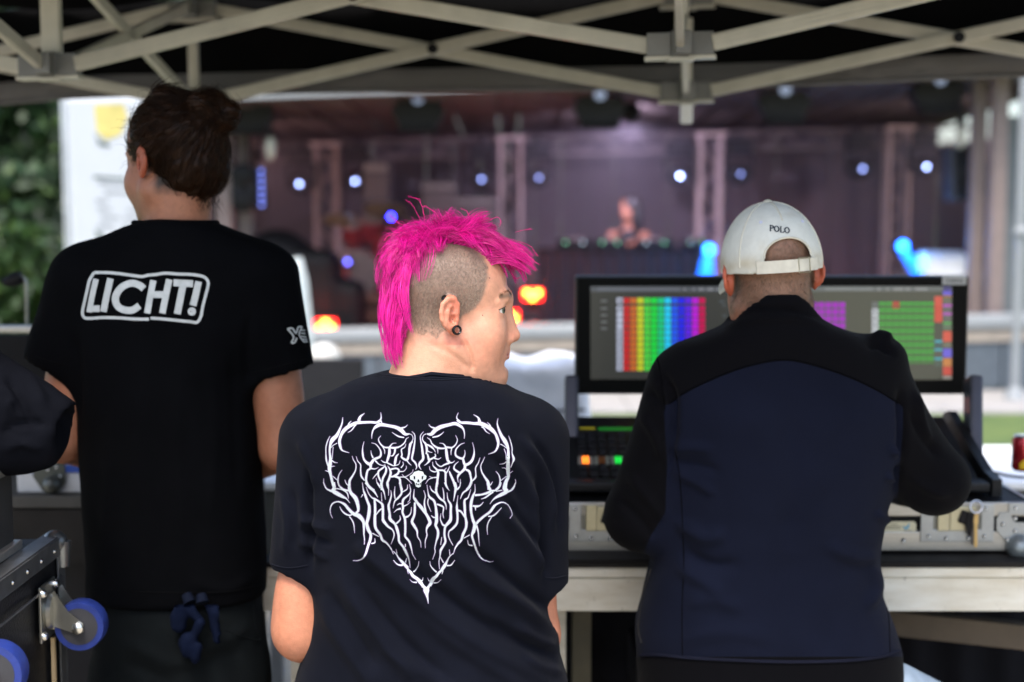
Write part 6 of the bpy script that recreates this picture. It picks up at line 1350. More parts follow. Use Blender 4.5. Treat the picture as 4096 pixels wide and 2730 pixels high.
# ------------------------------------------------------------------ 3. standing person with LICHT! on the shirt
Y3 = 2.86
p3 = thing('person', 'standing person with brown hair bun and black shirt printed LICHT!', 'person', (at(690, 2000, Y3).x, Y3, 0))
H3 = head_matrix(at(694, 668, Y3), 143, 1.04, R(-3), R(0)); hc = H3.translation
f = Field((-1.08, 2.62, .72), (-.32, 3.50, 1.98), .0095, ((hc.x - .13, hc.y - .13, hc.z - .16), (hc.x + .13, hc.y + .13, hc.z + .16), .0035))
add_head(f, H3, 0., flare=.6)
f.add(cap(H3 @ Vector((0, -.025, -.02)), at(705, 960, Y3), .060, .068), .02)
for sx in (430, 980): f.add(cap(at(705, 1010, Y3), at(sx, 1130, Y3 + .01), .055, .045), .04)
f.add(loft(rows_of(Y3, [(1010, 560, 850, .07, 0), (1130, 400, 1010, .09, 0), (1500, 370, 970, .1, .01), (1900, 390, 980, .1, .02), (2330, 390, 1000, .11, .02)])), .03)
A3 = [(at(345, 1110, Y3), at(252, 1752, Y3 + .02), at(420, 1850, Y3 + .28), -1), (at(1050, 1110, Y3), at(1142, 1790, Y3 + .02), at(1000, 1880, Y3 + .30), 1)]
for sh, el, wr, s in A3:
    f.add(cap(sh, el, .054, .0500), .03); f.add(cap(el, wr, .048, .030), .02); add_hand(f, wr, (-s * .2, 1, -.05), (0, .1, 1), s, 1., .4)
V, Q = f.mesh(2); lc = local(H3, V); x_, y_, z_ = lc.T
colr = np.tile(SKIN * np.array([.50, .42, .37]), (len(V), 1)) * (1 + .07 * vnoise(V, 50, 4))[:, None]
ear = (np.abs(x_) > .076) & (np.abs(y_ + .006) < .03) & (z_ < .048) & (z_ > -.035); colr[ear] *= np.array([1., .6, .52])
hair = sm(-.062, -.03, z_ + .012 * vnoise(V, 60, 9)) * sm(-.012, -.03, y_ - .9 * np.clip(z_, 0, .08)) * (~ear); bd = .45 * np.exp(-(((y_ - .05) / .04) ** 2 + ((z_ + .07) / .03) ** 2)); colr = colr * (1 - bd[:, None]) + np.array([.12, .06, .035]) * bd[:, None]
colr = colr * (1 - hair[:, None]) + np.array([.016, .008, .004]) * hair[:, None]
nput('body', V, Q, m_skin, p3, colr); bv3 = bvh_of(V, Q)
# hair drawn back into a messy bun
m_brn = M('brown_hair', (.024, .0092, .0032), .45, var=.4, vscale=60, c2=(.007, .003, .0015), spec=.12)
f = Field((hc.x - .15, hc.y - .19, hc.z - .10), (hc.x + .20, hc.y + .15, hc.z + .19), .004)
A = lambda p, k=.015, op='u': f.add(p, k, op, H3)
A(ell((0, -.016, .054), (.0830, .1010, .0870))); A(ell((0, -.060, -.008), (.062, .052, .058)), .03); A(boxp((0, .12, -.02), (.2, .062, .105), .02), .02, 's'); A(ell((.0, .09, -.08), (.1, .1, .08)), .02, 's')
for s in (-1, 1): A(ell((s * .09, .006, -.010), (.026, .026, .034)), .010, 's')
bunc = (.012, -.098, .098); A(ell(bunc, (.044, .037, .036)), .012); A(ell((.030, -.118, .082), (.026, .024, .022)), .01); A(ell((-.02, -.108, .112), (.024, .022, .020)), .01); A(ell((.034, -.132, .096), (.020, .018, .016)), .006); A(ell((-.030, -.02, .132), (.026, .024, .016)), .01); A(ell((.02, .02, .136), (.024, .026, .012)), .01)
V, Q = f.mesh(2); Nn = vnormals(V, Q); lq = local(H3, V); ang = np.arctan2(lq[:, 0] - bunc[0], lq[:, 2] - bunc[2]); V = V + Nn * (.0016 * np.sin(ang * 34 + 5 * vnoise(V, 30, 2)) + .003 * vnoise(V, 40, 6) + .008 * vnoise(V, 18, 16))[:, None]
nput('hair', V, Q, m_brn, p3); bh3 = bvh_of(V, Q); idx = rg.choice(len(V), 5200); A_ = np.array(H3); bw = A_[:3, :3] @ np.array(bunc) + A_[:3, 3]; cur = []
Vn = np.array(V)
P_ = Vn[idx]; N_ = Nn[idx]; dirb = bw - P_; ds = np.linalg.norm(dirb, axis=1, keepdims=True); dirb = dirb / ds; tng = dirb - N_ * (dirb * N_).sum(1, keepdims=True); tng /= np.linalg.norm(tng, axis=1, keepdims=True) + 1e-6
ln = np.minimum(rg.uniform(.02, .055, (len(idx), 1)), ds); wv = rg.normal(size=(len(idx), 3)) * .0016
pts = [P_ + N_ * .0006]
for i in range(1, 6): pts.append(P_ + tng * ln * i / 5 + N_ * (.0022 + .0016 * math.sin(i)) - N_ * (ln * i / 5) ** 2 * 4.2 + wv * i / 2)
cur = [(c, t) for c, t in zip(np.stack(pts, 1), rg.uniform(.7, 1.3, len(idx)))]
for i in range(520):                                                              # flyaways on bun, crown and nape
    a = rg.integers(len(Vn)); p = Vn[a]; l3 = local(H3, p[None])[0]
    if l3[2] < -.02 and rg.random() < .3: continue
    d = Nn[a] * .8 + rg.normal(size=3) * .5; c = [p]; d /= np.linalg.norm(d); L1 = rg.uniform(.014, .045)
    for j in range(6): d = d + rg.normal(size=3) * .35 + np.array([0, 0, -.15]); d /= np.linalg.norm(d); c.append(c[-1] + d * L1 / 6)
    cur.append((np.array(c), .7))
for i in range(160):                                                              # loose hairs in the neck
    p = np.array(at(rg.uniform(660, 880), rg.uniform(770, 810), Y3 - .055)); c = [p]; d = np.array([rg.normal() * .4, -.1, -1.]); L1 = rg.uniform(.01, .045)
    for j in range(7): d = d / np.linalg.norm(d) + rg.normal(size=3) * .45; d[2] -= .2; c.append(c[-1] + d / np.linalg.norm(d) * L1 / 7)
    cur.append((np.array(c), .7))
k6 = {}
for c, t in cur: k6.setdefault(len(c), []).append((c, t))
strands_mesh('loose_hair', cur, .00045, .00016, m_brn, p3)
# shirt
f = Field((-1.10, 2.62, .72), (-.34, 3.12, 1.62), .0075)
f.add(loft(rows_of(Y3, [(880, 585, 830, .075, -.006), (893, 545, 865, .085, -.006), (915, 480, 925, .092, -.004), (945, 420, 985, .1, .0), (990, 355, 1050, .105, .0), (1045, 305, 1092, .11, .0), (1150, 278, 1108, .115, .0), (1300, 285, 1080, .12, .004), (1490, 295, 1010, .122, .01), (1741, 312, 1026, .125, .02), (2002, 322, 1042, .128, .025), (2263, 338, 1054, .13, .03), (2345, 335, 1052, .132, .03), (2395, 338, 1050, .132, .03)]), 2.4), .02)
sleeve(f, at(345, 1120, Y3), at(206, 1466, Y3 + .01), .072, .060, k=.05); sleeve(f, at(1050, 1120, Y3), at(1132, 1488, Y3 + .01), .072, .0655, k=.05)
V, Q = f.mesh(2); Nn = vnormals(V, Q)
V = folds(V, Nn, [([(300, 1330), (310, 1500), (318, 1700)], 14, -.008), ([(1000, 1250), (985, 1420), (1000, 1540)], 14, -.008), ([(560, 1520), (540, 1800), (550, 2100)], 26, .004), ([(640, 1500), (620, 1800), (640, 2100), (620, 2330)], 24, -.004), ([(720, 1480), (710, 1800), (730, 2200)], 26, .004), ([(850, 1450), (860, 1750), (840, 2100)], 26, .004), ([(930, 1400), (940, 1700), (950, 2000)], 20, -.004), ([(450, 1600), (430, 1900), (420, 2200)], 24, .004), ([(1010, 1300), (1060, 1400), (1100, 1480)], 16, .004), ([(760, 2330), (900, 2360), (1030, 2300)], 18, .005)])
V = V + Nn * (vnoise(V, 9, 41, 3) * .003)[:, None]; V = relax(V, Q, .4)
tee3 = nput('t_shirt', V, Q, M('tee_black_plain', (.0021, .0023, .0030), .9, var=.2, vscale=9, bump=.3, bscale=800, spec=.03), p3); bt3 = bvh_of(V, Q)
m_wp = M('print_grey_white', (.42, .45, .45), .7, var=.12, vscale=60)
Z3 = lambda x, y: (250 + x * .4462, 1000 + y * .4462)          # zoom picture of the print -> frame pixels
fr_ = [(285, 205), (400, 205), (520, 215), (640, 232), (715, 240), (770, 228), (840, 222), (920, 210), (1040, 218), (1160, 222), (1260, 240), (1300, 275), (1305, 320), (1280, 420), (1255, 520), (1240, 600), (1205, 650), (1150, 645), (1000, 630), (880, 618), (790, 612)]
fr2 = [(775, 622), (640, 620), (500, 610), (360, 608), (240, 615), (195, 605), (180, 560), (200, 460), (225, 350), (245, 270), (285, 205)]
stroke_mesh(bt3, [[(x, y, 26) for x, y in fr_], [(x, y, 26) for x, y in fr2]], .4462, .0007, Z3, 'print_frame', m_wp, tee3, 4)
for ch in ([[(302, 262, 50), (270, 400, 50), (240, 560, 50)], [(235, 528, 58), (335, 528, 58)]], [[(432, 258, 58), (400, 400, 58), (368, 556, 58)]], [[(730, 350, 62), (690, 318, 62), (620, 300, 62), (540, 330, 62), (490, 390, 64), (475, 450, 64), (500, 510, 62), (560, 540, 62), (630, 540, 62), (690, 500, 60)]],
           [[(815, 275, 56), (785, 430, 56), (760, 570, 56)], [(958, 265, 58), (925, 420, 58), (895, 570, 58)], [(815, 402, 60), (920, 402, 60)]], [[(995, 295, 62), (1170, 305, 62)], [(1085, 300, 62), (1058, 430, 62), (1030, 576, 62)]], [[(1220, 285, 60), (1195, 400, 60), (1170, 500, 60)]]):
    stroke_mesh(bt3, [[(a, b, c) for a, b, c in s_] for s_ in ch], .4462, .0007, Z3, 'print_letter', m_wp, tee3, 4)
stroke_mesh(bt3, [[(1160 + 26 * math.cos(a), 553 + 26 * math.sin(a), 22) for a in np.linspace(0, math.tau, 13)]], .4462, .0007, Z3, 'print_dot', m_wp, tee3, 3); stroke_mesh(bt3, [[(1145, 540, 14), (1170, 548, 14), (1150, 566, 14)], [(1172, 560, 12), (1160, 572, 12)]], .4462, .0007, Z3, 'print_dot_mark', m_wp, tee3, 3)
stroke_mesh(bt3, [[(2015, 708, 14), (2060, 705, 14), (2090, 750, 14), (2110, 695, 14), (2145, 690, 14)], [(2015, 708, 14), (2070, 780, 14), (2050, 832, 14), (2080, 830, 14), (2098, 790, 14)], [(2145, 692, 12), (2118, 760, 12), (2165, 830, 12)], [(2130, 720, 10), (2172, 724, 10)], [(2130, 748, 10), (2175, 752, 10)], [(2135, 776, 10), (2182, 782, 10)], [(2150, 800, 10), (2190, 806, 10)], [(2165, 826, 10), (2196, 822, 10)]], .4462, .0009, Z3, 'sleeve_print', m_wp, tee3, 3)
proj_strip(bt3, [(140, 1425), (200, 1445), (285, 1466)], .001, 'hem_stitch', M('tee_stitch', (.0035, .0036, .004), .85, spec=.04), tee3, .0004); proj_strip(bt3, [(1005, 1492), (1100, 1470), (1250, 1430)], .001, 'hem_stitch', MATS['tee_stitch'], tee3, .0004); proj_strip(bt3, [(345, 2345), (500, 2365), (700, 2372), (900, 2368), (1040, 2340)], .001, 'hem_stitch', MATS['tee_stitch'], tee3, .0004)
nc = at(705, 900, Y3); ring_ = [(nc.x + .082 * math.cos(a), Y3 - .002 + .080 * math.sin(a), nc.z + .004 - .02 * max(0, math.sin(a))) for a in np.linspace(0, math.tau, 41)]
mb = MB(); mb.tube(ring_, .0055, 8); mb.tube([(x, y, z - .008) for x, y, z in ring_], .0055, 8); mb.build('collar', MATS['tee_black_plain'], tee3, True)
# work trousers
m_cargo = M('work_trousers', (.0048, .0064, .0074), .85, var=.2, vscale=14, bump=.5, bscale=26, spec=.06)
w_ = at(715, 2340, Y3 + .03); f = Field((w_.x - .30, Y3 - .16, .02), (w_.x + .30, Y3 + .26, w_.z + .06), .011)
f.add(loft([(w_.z + .02, w_.x, Y3 + .03, .165, .118), (w_.z - .1, w_.x, Y3 + .03, .175, .128), (w_.z - .22, w_.x, Y3 + .03, .18, .125)]), .02)
for s in (-1, 1): f.add(cap((w_.x + s * .085, Y3 + .03, w_.z - .2), (w_.x + s * .11, Y3 + .03, .08), .098, .072), .03)
V, Q = f.mesh(2); Nn = vnormals(V, Q); V = folds(V, Nn, [([(500, 2560), (650, 2640), (800, 2660)], 22, .007), ([(760, 2600), (900, 2560), (1000, 2500)], 20, .006), ([(700, 2690), (860, 2640), (1000, 2600)], 20, -.006), ([(480, 2640), (600, 2700), (700, 2730)], 20, -.006)]); V = V + Nn * (vnoise(V, 10, 51, 3) * .006)[:, None]
tr3 = nput('trousers', V, Q, m_cargo, p3); btr = bvh_of(V, Q)
proj_strip(btr, [(1010, 2420), (1020, 2500), (1036, 2560), (960, 2545), (900, 2520)], .0014, 'pocket_seam', m_cargo, tr3, .0006)
for s in (-1, 1):
    X = w_.x + s * .115; f = Field((X - .09, Y3 - .14, 0), (X + .09, Y3 + .26, .14), .012); f.add(ell((X, Y3 + .06, .05), (.055, .15, .055)), .01).add(boxp((X, Y3 + .06, .012), (.053, .14, .012), .01), .01); V, Q = f.mesh(1); nput('shoe', V, Q, m_blk, p3)
# blue gloves hanging from the belt
for k, (fing, lb) in enumerate(((((715, 2395, 735, 2470), (742, 2395, 700, 2465), (750, 2420, 800, 2490)), 'blue work glove tucked at the belt, upper one'), (((800, 2490, 770, 2560), (760, 2560, 745, 2615), (790, 2590, 780, 2640), (850, 2440, 870, 2560), (840, 2420, 895, 2475)), 'blue work glove hanging lower below the belt'))):
    c = at(fing[0][0], fing[0][1], Y3 - .13); t = thing('work_glove', lb, 'glove', c[:], 'gloves on the belt'); f = Field((at(660, 2400, Y3).x, Y3 - .19, at(700, 2680, Y3).z), (at(930, 2400, Y3).x, Y3 - .05, at(700, 2350, Y3).z), .005)
    for x0_, y0_, x1_, y1_ in fing: f.add(cap(at(x0_, y0_, Y3 - .128), at(x1_, y1_, Y3 - .125), .0110, .0095), .004)
    f.add(ell((at(770, 2430, Y3).x if k == 0 else at(800, 2500, Y3).x, Y3 - .12, at(700, 2425 if k == 0 else 2500, Y3).z), (.017, .014, .022)), .008); V, Q = f.mesh(2); V = V + vnormals(V, Q) * (vnoise(V, 60, 3) * .002)[:, None]; nput('glove_body', V, Q, M('glove_blue', (.003, .0055, .017), .8, var=.25, vscale=40, bump=.4, bscale=200, spec=.05), t)
    MB().tube([at(745 + 60 * k, 2378, Y3 - .112), at(760 + 50 * k, 2412, Y3 - .120)], [.010, .013], 10).build('cuff', M('glove_cuff', (.004, .006, .014), .8, spec=.05), t, True)

# ------------------------------------------------------------------ 4. person at the left edge, only the sleeve in view
Y4 = 2.52
p4 = thing('person', 'person in black shirt reaching in from the left picture edge', 'person', (-1.25, Y4, 0))
sh = at(-260, 1478, Y4); he = at(252, 1728, Y4); el = at(120, 1690, Y4 + .04)
f = Field((-1.62, 2.30, .80), (-.66, 3.40, 2.0), .012); H4 = head_matrix(Vector((-1.30, Y4, 1.72)), 75, 1.04)
add_head(f, H4, 0.); f.add(cap(H4 @ Vector((0, -.02, -.02)), (-1.30, Y4, 1.5), .06, .065), .02); f.add(loft([(.82, -1.3, Y4, .15, .1), (1.2, -1.3, Y4, .15, .1), (1.45, -1.3, Y4, .17, .08), (1.5, -1.3, Y4, .08, .06)]), .03)
f.add(cap(sh, el, .046, .036), .03); wr = at(120, 1640, Y4 + .30); f.add(cap(el, wr, .036, .028), .02); add_hand(f, wr, (.1, 1, 0), (0, 0, 1), 1)
f.add(cap((-1.47, Y4, 1.42), (-1.56, Y4 + .02, 1.1), .05, .044), .03)
V, Q = f.mesh(1); lc = local(H4, V); hr = sm(-.05, -.02, lc[:, 2]) * sm(.055, .035, lc[:, 1]); colr = np.tile(SKIN * .85, (len(V), 1)); colr = colr * (1 - hr[:, None]) + np.array([.04, .025, .015]) * hr[:, None]; nput('body', V, Q, m_skin, p4, colr)
f = Field((-1.66, 2.28, .78), (-.72, 2.80, 1.58), .0085)
f.add(loft([(.80, -1.3, Y4, .19, .13), (1.2, -1.3, Y4, .185, .13), (1.40, -1.3, Y4, .2, .115), (1.48, -1.3, Y4, .14, .09), (1.52, -1.3, Y4, .08, .075)]), .03)
sleeve(f, sh + Vector((0, 0, -.01)), he, .098, .058, k=.05); f.add(ell(at(95, 1765, Y4), (.062, .055, .052)), .05); f.add(ell(at(-60, 1700, Y4), (.1, .07, .09)), .05); f.add(cap((-1.47, Y4, 1.40), (-1.55, Y4, 1.18), .075, .065), .05)
V, Q = f.mesh(2); Nn = vnormals(V, Q); V = folds(V, Nn, [([(0, 1370), (90, 1460), (150, 1560), (180, 1640)], 18, .010), ([(30, 1500), (60, 1560), (110, 1640), (150, 1720)], 16, -.012), ([(0, 1540), (50, 1580), (20, 1660)], 14, .010), ([(0, 1740), (60, 1700), (130, 1690), (200, 1700)], 14, -.010), ([(110, 1480), (220, 1560), (290, 1620)], 16, .006), ([(20, 1800), (90, 1770), (170, 1800)], 14, .010)]); V = V + Nn * (vnoise(V, 12, 61, 3) * .006)[:, None]
nput('t_shirt', V, Q, M('tee_navy_black', (.0036, .004, .0062), .88, var=.2, bump=.3, bscale=800, spec=.04), p4)
f = Field((-1.56, Y4 - .2, .02), (-1.04, Y4 + .2, .90), .016); f.add(loft([(.55, -1.3, Y4, .18, .13), (.86, -1.3, Y4, .175, .12)]), .02)
for s in (-1, 1): f.add(cap((-1.3 + s * .09, Y4, .6), (-1.3 + s * .11, Y4, .05), .095, .07), .03)
V, Q = f.mesh(1); nput('trousers', V, Q, m_trs, p4)

# ------------------------------------------------------------------ 5. person at the decks, and 6. listener in front of the stage
Y5 = 14.75
c = at(2515, 840, Y5); p5 = thing('person', 'dark haired person in black top raising a forearm behind the stage desk', 'person', (c.x, Y5, .26))
H5 = head_matrix(c, 235, 1.0)
f = Field((c.x - .45, Y5 - .7, .26), (c.x + .45, Y5 + .3, c.z + .22), .016); add_head(f, H5, 0, face=True)
f.add(cap(c + Vector((0, 0, -.05)), c + Vector((0, .02, -.2)), .05, .055), .02); f.add(loft([(.27, c.x, Y5, .16, .1), (c.z - .55, c.x, Y5, .15, .1), (c.z - .28, c.x, Y5, .19, .09), (c.z - .2, c.x, Y5, .10, .06)]), .04)
for pts in (((c.x - .18, Y5, c.z - .26), at(2480, 990, Y5 - .2), at(2474, 968, Y5 - .30)), ((c.x + .18, Y5, c.z - .26), at(2582, 955, Y5 - .1), at(2500, 985, Y5 - .42))):
    f.add(cap(pts[0], pts[1], .045, .038), .03); f.add(cap(pts[1], pts[2], .038, .03), .01)
    add_hand(f, pts[2], Vector(pts[2]) - Vector(pts[1]), (0, -1, .2), 1)
V, Q = f.mesh(2); nput('body', V, Q, m_skin, p5, np.tile(SKIN * np.array([.55, .45, .42]), (len(V), 1)))
f = Field((c.x - .3, Y5 - .25, .26), (c.x + .3, Y5 + .3, c.z - .16), .02); f.add(loft([(.28, c.x, Y5, .19, .13), (c.z - .55, c.x, Y5, .18, .13), (c.z - .3, c.x, Y5, .17, .125), (c.z - .20, c.x, Y5 + .01, .10, .09)]), .02); V, Q = f.mesh(1); nput('black_top', V, Q, m_blk, p5)
f = Field((c.x - .2, Y5 - .2, c.z - .35), (c.x + .25, Y5 + .25, c.z + .2), .014); f.add(ell((c.x + .03, Y5 - .01, c.z + .058), (.10, .115, .092)), .02).add(ell((c.x + .085, Y5 - .03, c.z - .08), (.065, .10, .19)), .04); f.add(ell(c + Vector((-.060, -.13, -.03)), (.055, .09, .07)), .02, 's'); V, Q = f.mesh(1); nput('hair', V, Q, M('black_hair', (.012, .010, .010), .45), p5)
Y6 = 7.6; c = at(1300, 1478, Y6); p6 = thing('person', 'grey haired person seated on the lawn before the stage, half hidden', 'person', (c.x, Y6, 0))
H6 = head_matrix(c, 60, 1.0); f = Field((c.x - .35, Y6 - .3, .28), (c.x + .35, Y6 + .4, c.z + .2), .014); add_head(f, H6, 0); f.add(cap(c, c + Vector((0, 0, -.2)), .055, .06), .02); f.add(loft([(.3, c.x, Y6, .15, .1), (c.z - .3, c.x, Y6, .17, .1), (c.z - .19, c.x, Y6, .1, .07)]), .03); f.add(cap((c.x + .17, Y6, c.z - .28), (c.x + .22, Y6 + .1, c.z - .5), .045, .04), .03); f.add(cap((c.x - .17, Y6, c.z - .28), (c.x - .22, Y6 + .1, c.z - .5), .045, .04), .03)
V, Q = f.mesh(1); nput('body', V, Q, m_skin, p6, np.tile(SKIN, (len(V), 1)))
f = Field((c.x - .14, Y6 - .15, c.z - .1), (c.x + .14, Y6 + .15, c.z + .2), .01); f.add(ell((c.x, Y6 - .012, c.z + .055), (.09, .1, .09)), .02).add(ell((c.x - .02, Y6 - .05, c.z - .02), (.07, .06, .07)), .03); f.add(ell(c + Vector((.06, .1, -.02)), (.08, .08, .1)), .02, 's'); V, Q = f.mesh(1); nput('hair', V, Q, M('grey_hair', (.55, .54, .50), .6), p6)
f = Field((c.x - .32, Y6 - .25, .28), (c.x + .32, Y6 + .3, c.z - .12), .014); f.add(loft([(.3, c.x, Y6, .19, .14), (c.z - .3, c.x, Y6, .2, .13), (c.z - .2, c.x, Y6, .12, .09)]), .02); V, Q = f.mesh(1); nput('shirt', V, Q, M('shirt_white', (.7, .73, .78), .8), p6)
f = Field((c.x - .1, Y6 - .2, c.z - .5), (c.x + .3, Y6 + .3, c.z - .1), .012); f.add(cap((c.x + .10, Y6 - .1, c.z - .17), (c.x + .18, Y6 - .05, c.z - .33), .05, .06), .03); V, Q = f.mesh(1); nput('scarf', V, Q, M('scarf_orange', (.42, .22, .08), .8), p6)
ch_ = thing('garden_chair', 'dark garden chair under the grey haired listener', 'chair', (c.x, Y6, 0))
MB().box((c.x, Y6 + .05, .27), (.46, .44, .04), bev=.01).build('seat', m_dark, ch_); MB().box((c.x, Y6 - .20, .55), (.46, .03, .5), bev=.01).build('backrest', m_dark, ch_)
for sx in (-.2, .2):
    for sy in (-.14, .24): MB().tube([(c.x + sx, Y6 + sy, .25), (c.x + sx, Y6 + sy, 0)], .016).build('leg', m_dark, ch_, True)
# ================================================================== the print on the black shirt
PR = {}
PR[(1280, 1630, .2104)] = """1700,505,20 1620,510,70 1540,430,90 1440,380,75 1300,350,70 1160,330,75 1080,360,60 1020,420,30 990,510,18 985,600,4
1160,260,30 1080,290,45 960,285,50 800,290,60 690,300,75 560,360,80 470,430,70 410,520,55 375,640,55 390,740,50 430,820,30 560,865,4
435,190,4 425,300,25 380,420,40 320,540,70 240,620,80 200,720,45 190,850,45 205,980,60 195,1080,80 185,1180,75 210,1290,60 235,1400,55 265,1500,65 290,1568,70
850,115,4 770,180,40 740,260,70
1155,95,4 1165,180,18 1150,240,30 1080,290,40
1160,240,14 1175,300,20
1670,330,4 1620,375,20 1540,400,40
1600,575,20 1500,555,30 1420,510,15 1370,475,4
1690,500,12 1750,530,10 1770,600,14 1740,660,16
600,260,4 560,300,18 540,340,30
530,480,4 600,440,16 660,360,24 690,330,30
195,545,4 150,640,16 120,750,22 118,870,20 125,990,35 150,1090,25 170,1150,14
340,1055,4 280,1045,14 230,1010,30
290,1120,4 245,1120,12 200,1140,24
100,1200,4 150,1215,16 190,1240,20
330,680,14 260,720,14 210,770,14
255,750,8 245,860,10 235,980,12
75,1350,4 80,1440,14 120,1530,24 160,1568,30
425,1190,4 370,1270,16 345,1380,24 365,1480,24 430,1550,40
240,1300,10 330,1380,14
615,925,4 640,1000,14 685,1080,18 680,1190,18 630,1290,30 570,1390,50 560,1500,50 565,1568,50
475,1375,4 500,1440,14 545,1490,20
1160,540,4 1115,600,14 1140,680,24 1220,755,30 1330,765,36 1430,770,36 1530,740,26 1610,670,26 1640,600,14 1690,570,4
1455,680,4 1380,690,14 1320,760,30
1190,740,20 1230,820,16 1230,890,4
1320,770,50 1320,880,50 1285,1000,44 1270,1050,30
1430,780,44 1420,860,40 1380,920,24 1330,920,10
1500,880,10 1450,940,44 1430,1040,50 1410,1110,20 1330,1080,24 1260,1045,24
1160,1000,4 1210,1040,20 1260,1050,20
1525,1010,4 1500,1080,12 1420,1110,16
1635,690,4 1610,760,14 1550,800,24 1560,900,26 1555,950,40 1650,1000,50 1690,900,40 1700,800,40 1720,700,44 1765,650,16
1650,1010,24 1700,1070,14 1740,1105,4
1745,455,4 1800,520,16 1805,620,20 1790,740,36 1770,860,36 1750,980,36 1810,1050,40 1840,1130,20 1815,1185,4
840,650,4 815,760,14 815,880,30 845,1000,40 950,1080,60 1030,990,50 1140,940,40 1160,860,30 1130,780,20 1060,700,14 980,675,4
970,820,4 980,890,16 1010,960,30
1050,1010,30 1120,1080,16 1200,1105,12 1245,1080,4
965,1090,60 960,1160,40 910,1200,40 885,1300,40 880,1390,44 920,1480,40 1000,1550,30 1040,1568,20
960,1160,30 1050,1170,14 1115,1140,4
690,930,4 720,1020,14 775,1090,18 775,1200,22 790,1310,34 850,1390,24
1245,1100,12 1200,1150,34 1120,1210,34 1110,1290,34 1150,1390,40 1180,1420,40 1200,1340,40 1250,1240,40 1260,1170,34 1240,1120,20
1120,1230,30 1050,1300,20 1000,1365,4
1180,1400,40 1170,1500,44 1180,1568,50
1070,1340,4 1090,1440,16 1150,1530,24
1285,1110,4 1330,1180,30 1345,1260,44 1310,1370,44 1280,1450,40 1300,1540,30
1340,1180,34 1440,1160,34 1500,1190,30 1480,1260,40 1400,1310,40 1340,1320,30
1540,1150,24 1585,1090,16 1575,1030,4
1500,1220,24 1590,1215,12 1640,1160,10 1640,1110,4
1420,1310,40 1510,1350,50 1530,1460,44 1555,1568,50
1470,1330,20 1600,1325,20 1670,1370,14 1745,1450,4
1560,1270,4 1620,1320,12 1750,1240,6 1770,1180,4"""
PR[(1660, 1630, .2104)] = """225,505,20 310,510,70 390,430,90 500,370,75 640,335,70 760,310,75 850,350,60 915,410,30 940,510,18 935,600,4
790,250,20 870,290,45 1000,295,50 1130,310,55 1240,310,85 1360,360,80 1450,420,80 1530,510,65 1570,620,55 1580,700,50 1550,800,40 1500,850,24 1390,890,4
1575,210,4 1560,310,20 1590,420,40 1640,540,70 1710,650,80 1760,760,60 1770,880,55 1770,1000,60 1770,1100,85 1770,1230,75 1770,1320,60 1720,1430,70 1710,1568,80
825,100,4 795,170,14 800,220,24 850,270,40
1110,140,4 1200,200,30 1225,280,70
260,320,4 300,370,20 380,400,40
330,570,20 430,550,30 500,510,15 550,465,4
215,505,12 165,530,10 140,600,14 170,660,20
1370,285,4 1415,330,18 1430,370,30
1420,505,4 1350,460,16 1300,390,24 1260,370,20
1775,540,4 1810,640,14 1840,770,20 1840,880,18 1870,980,50 1850,1060,20 1820,1140,14
1605,1080,4 1690,1065,14 1740,1030,20
1650,1150,4 1710,1150,12 1740,1180,20
1865,1205,4 1810,1245,16
1620,700,14 1690,740,14 1750,790,14
1690,790,8 1730,900,10 1735,1000,12
1905,1360,4 1915,1420,14 1870,1510,24 1830,1568,34
1530,1215,4 1590,1290,16 1615,1400,24 1590,1500,24 1530,1568,34
1740,1310,10 1630,1390,14
1325,940,4 1290,1020,14 1250,1110,20 1265,1220,20 1320,1320,34 1390,1430,54 1400,1568,50
1475,1410,4 1430,1480,20
165,460,4 105,540,16 110,640,20 130,740,36 145,860,44 155,980,44 90,1060,40 80,1120,20 120,1185,4
150,640,16 205,700,40 225,800,40 215,890,24
225,705,20 310,750,36 360,800,20 390,855,4
225,820,24 280,850,12 330,858,4
235,880,24 260,980,40 270,1020,40 215,1080,16 175,1105,4
270,1000,40 350,960,34 390,930,24 380,880,8
360,965,24 440,985,14 500,955,4
230,575,4 290,620,16 330,700,24 430,770,36 550,780,30 600,760,40 700,765,36 770,710,24 805,620,14 770,530,4
465,680,4 540,695,14 590,760,34
590,770,44 600,880,50 620,1000,50 650,1050,50 560,1090,34 490,1125,20 420,1080,14 390,1015,4
650,1050,34 710,1050,16 755,1015,4
430,780,20 435,880,4
700,770,24 685,840,16 685,910,4
335,1035,4 345,1110,16 410,1180,34 440,1240,44 430,1340,44 420,1450,44 400,1568,50
275,1120,4 290,1190,14 360,1225,20 410,1220,20
430,1195,34 540,1200,34 580,1250,40 580,1350,34 590,1460,30 640,1568,6
580,1270,24 630,1190,20 660,1115,4
650,1210,20 680,1290,50 730,1400,50 760,1500,50 780,1568,50
600,1150,4 560,1190,14
270,1310,4 330,1335,14 410,1330,24
200,1455,4 260,1370,12 340,1340,14
800,1568,30 855,1490,16 860,1360,4
945,675,4 860,710,14 780,800,24 770,900,34 820,950,40 910,970,40 950,880,14 940,810,4
910,970,40 950,1090,60 1060,1040,50 1115,920,40 1120,790,14 1090,665,4
950,1090,60 940,1170,50 860,1250,50 820,1300,44 810,1360,16 825,1430,4
860,1250,40 790,1210,44 740,1160,34 760,1090,20 830,1030,4
960,1180,40 1030,1220,44 1060,1330,44 1070,1410,44 1030,1500,40 980,1568,50
1235,955,4 1200,1060,14 1150,1150,18 1155,1260,20 1150,1330,34 1090,1400,24"""
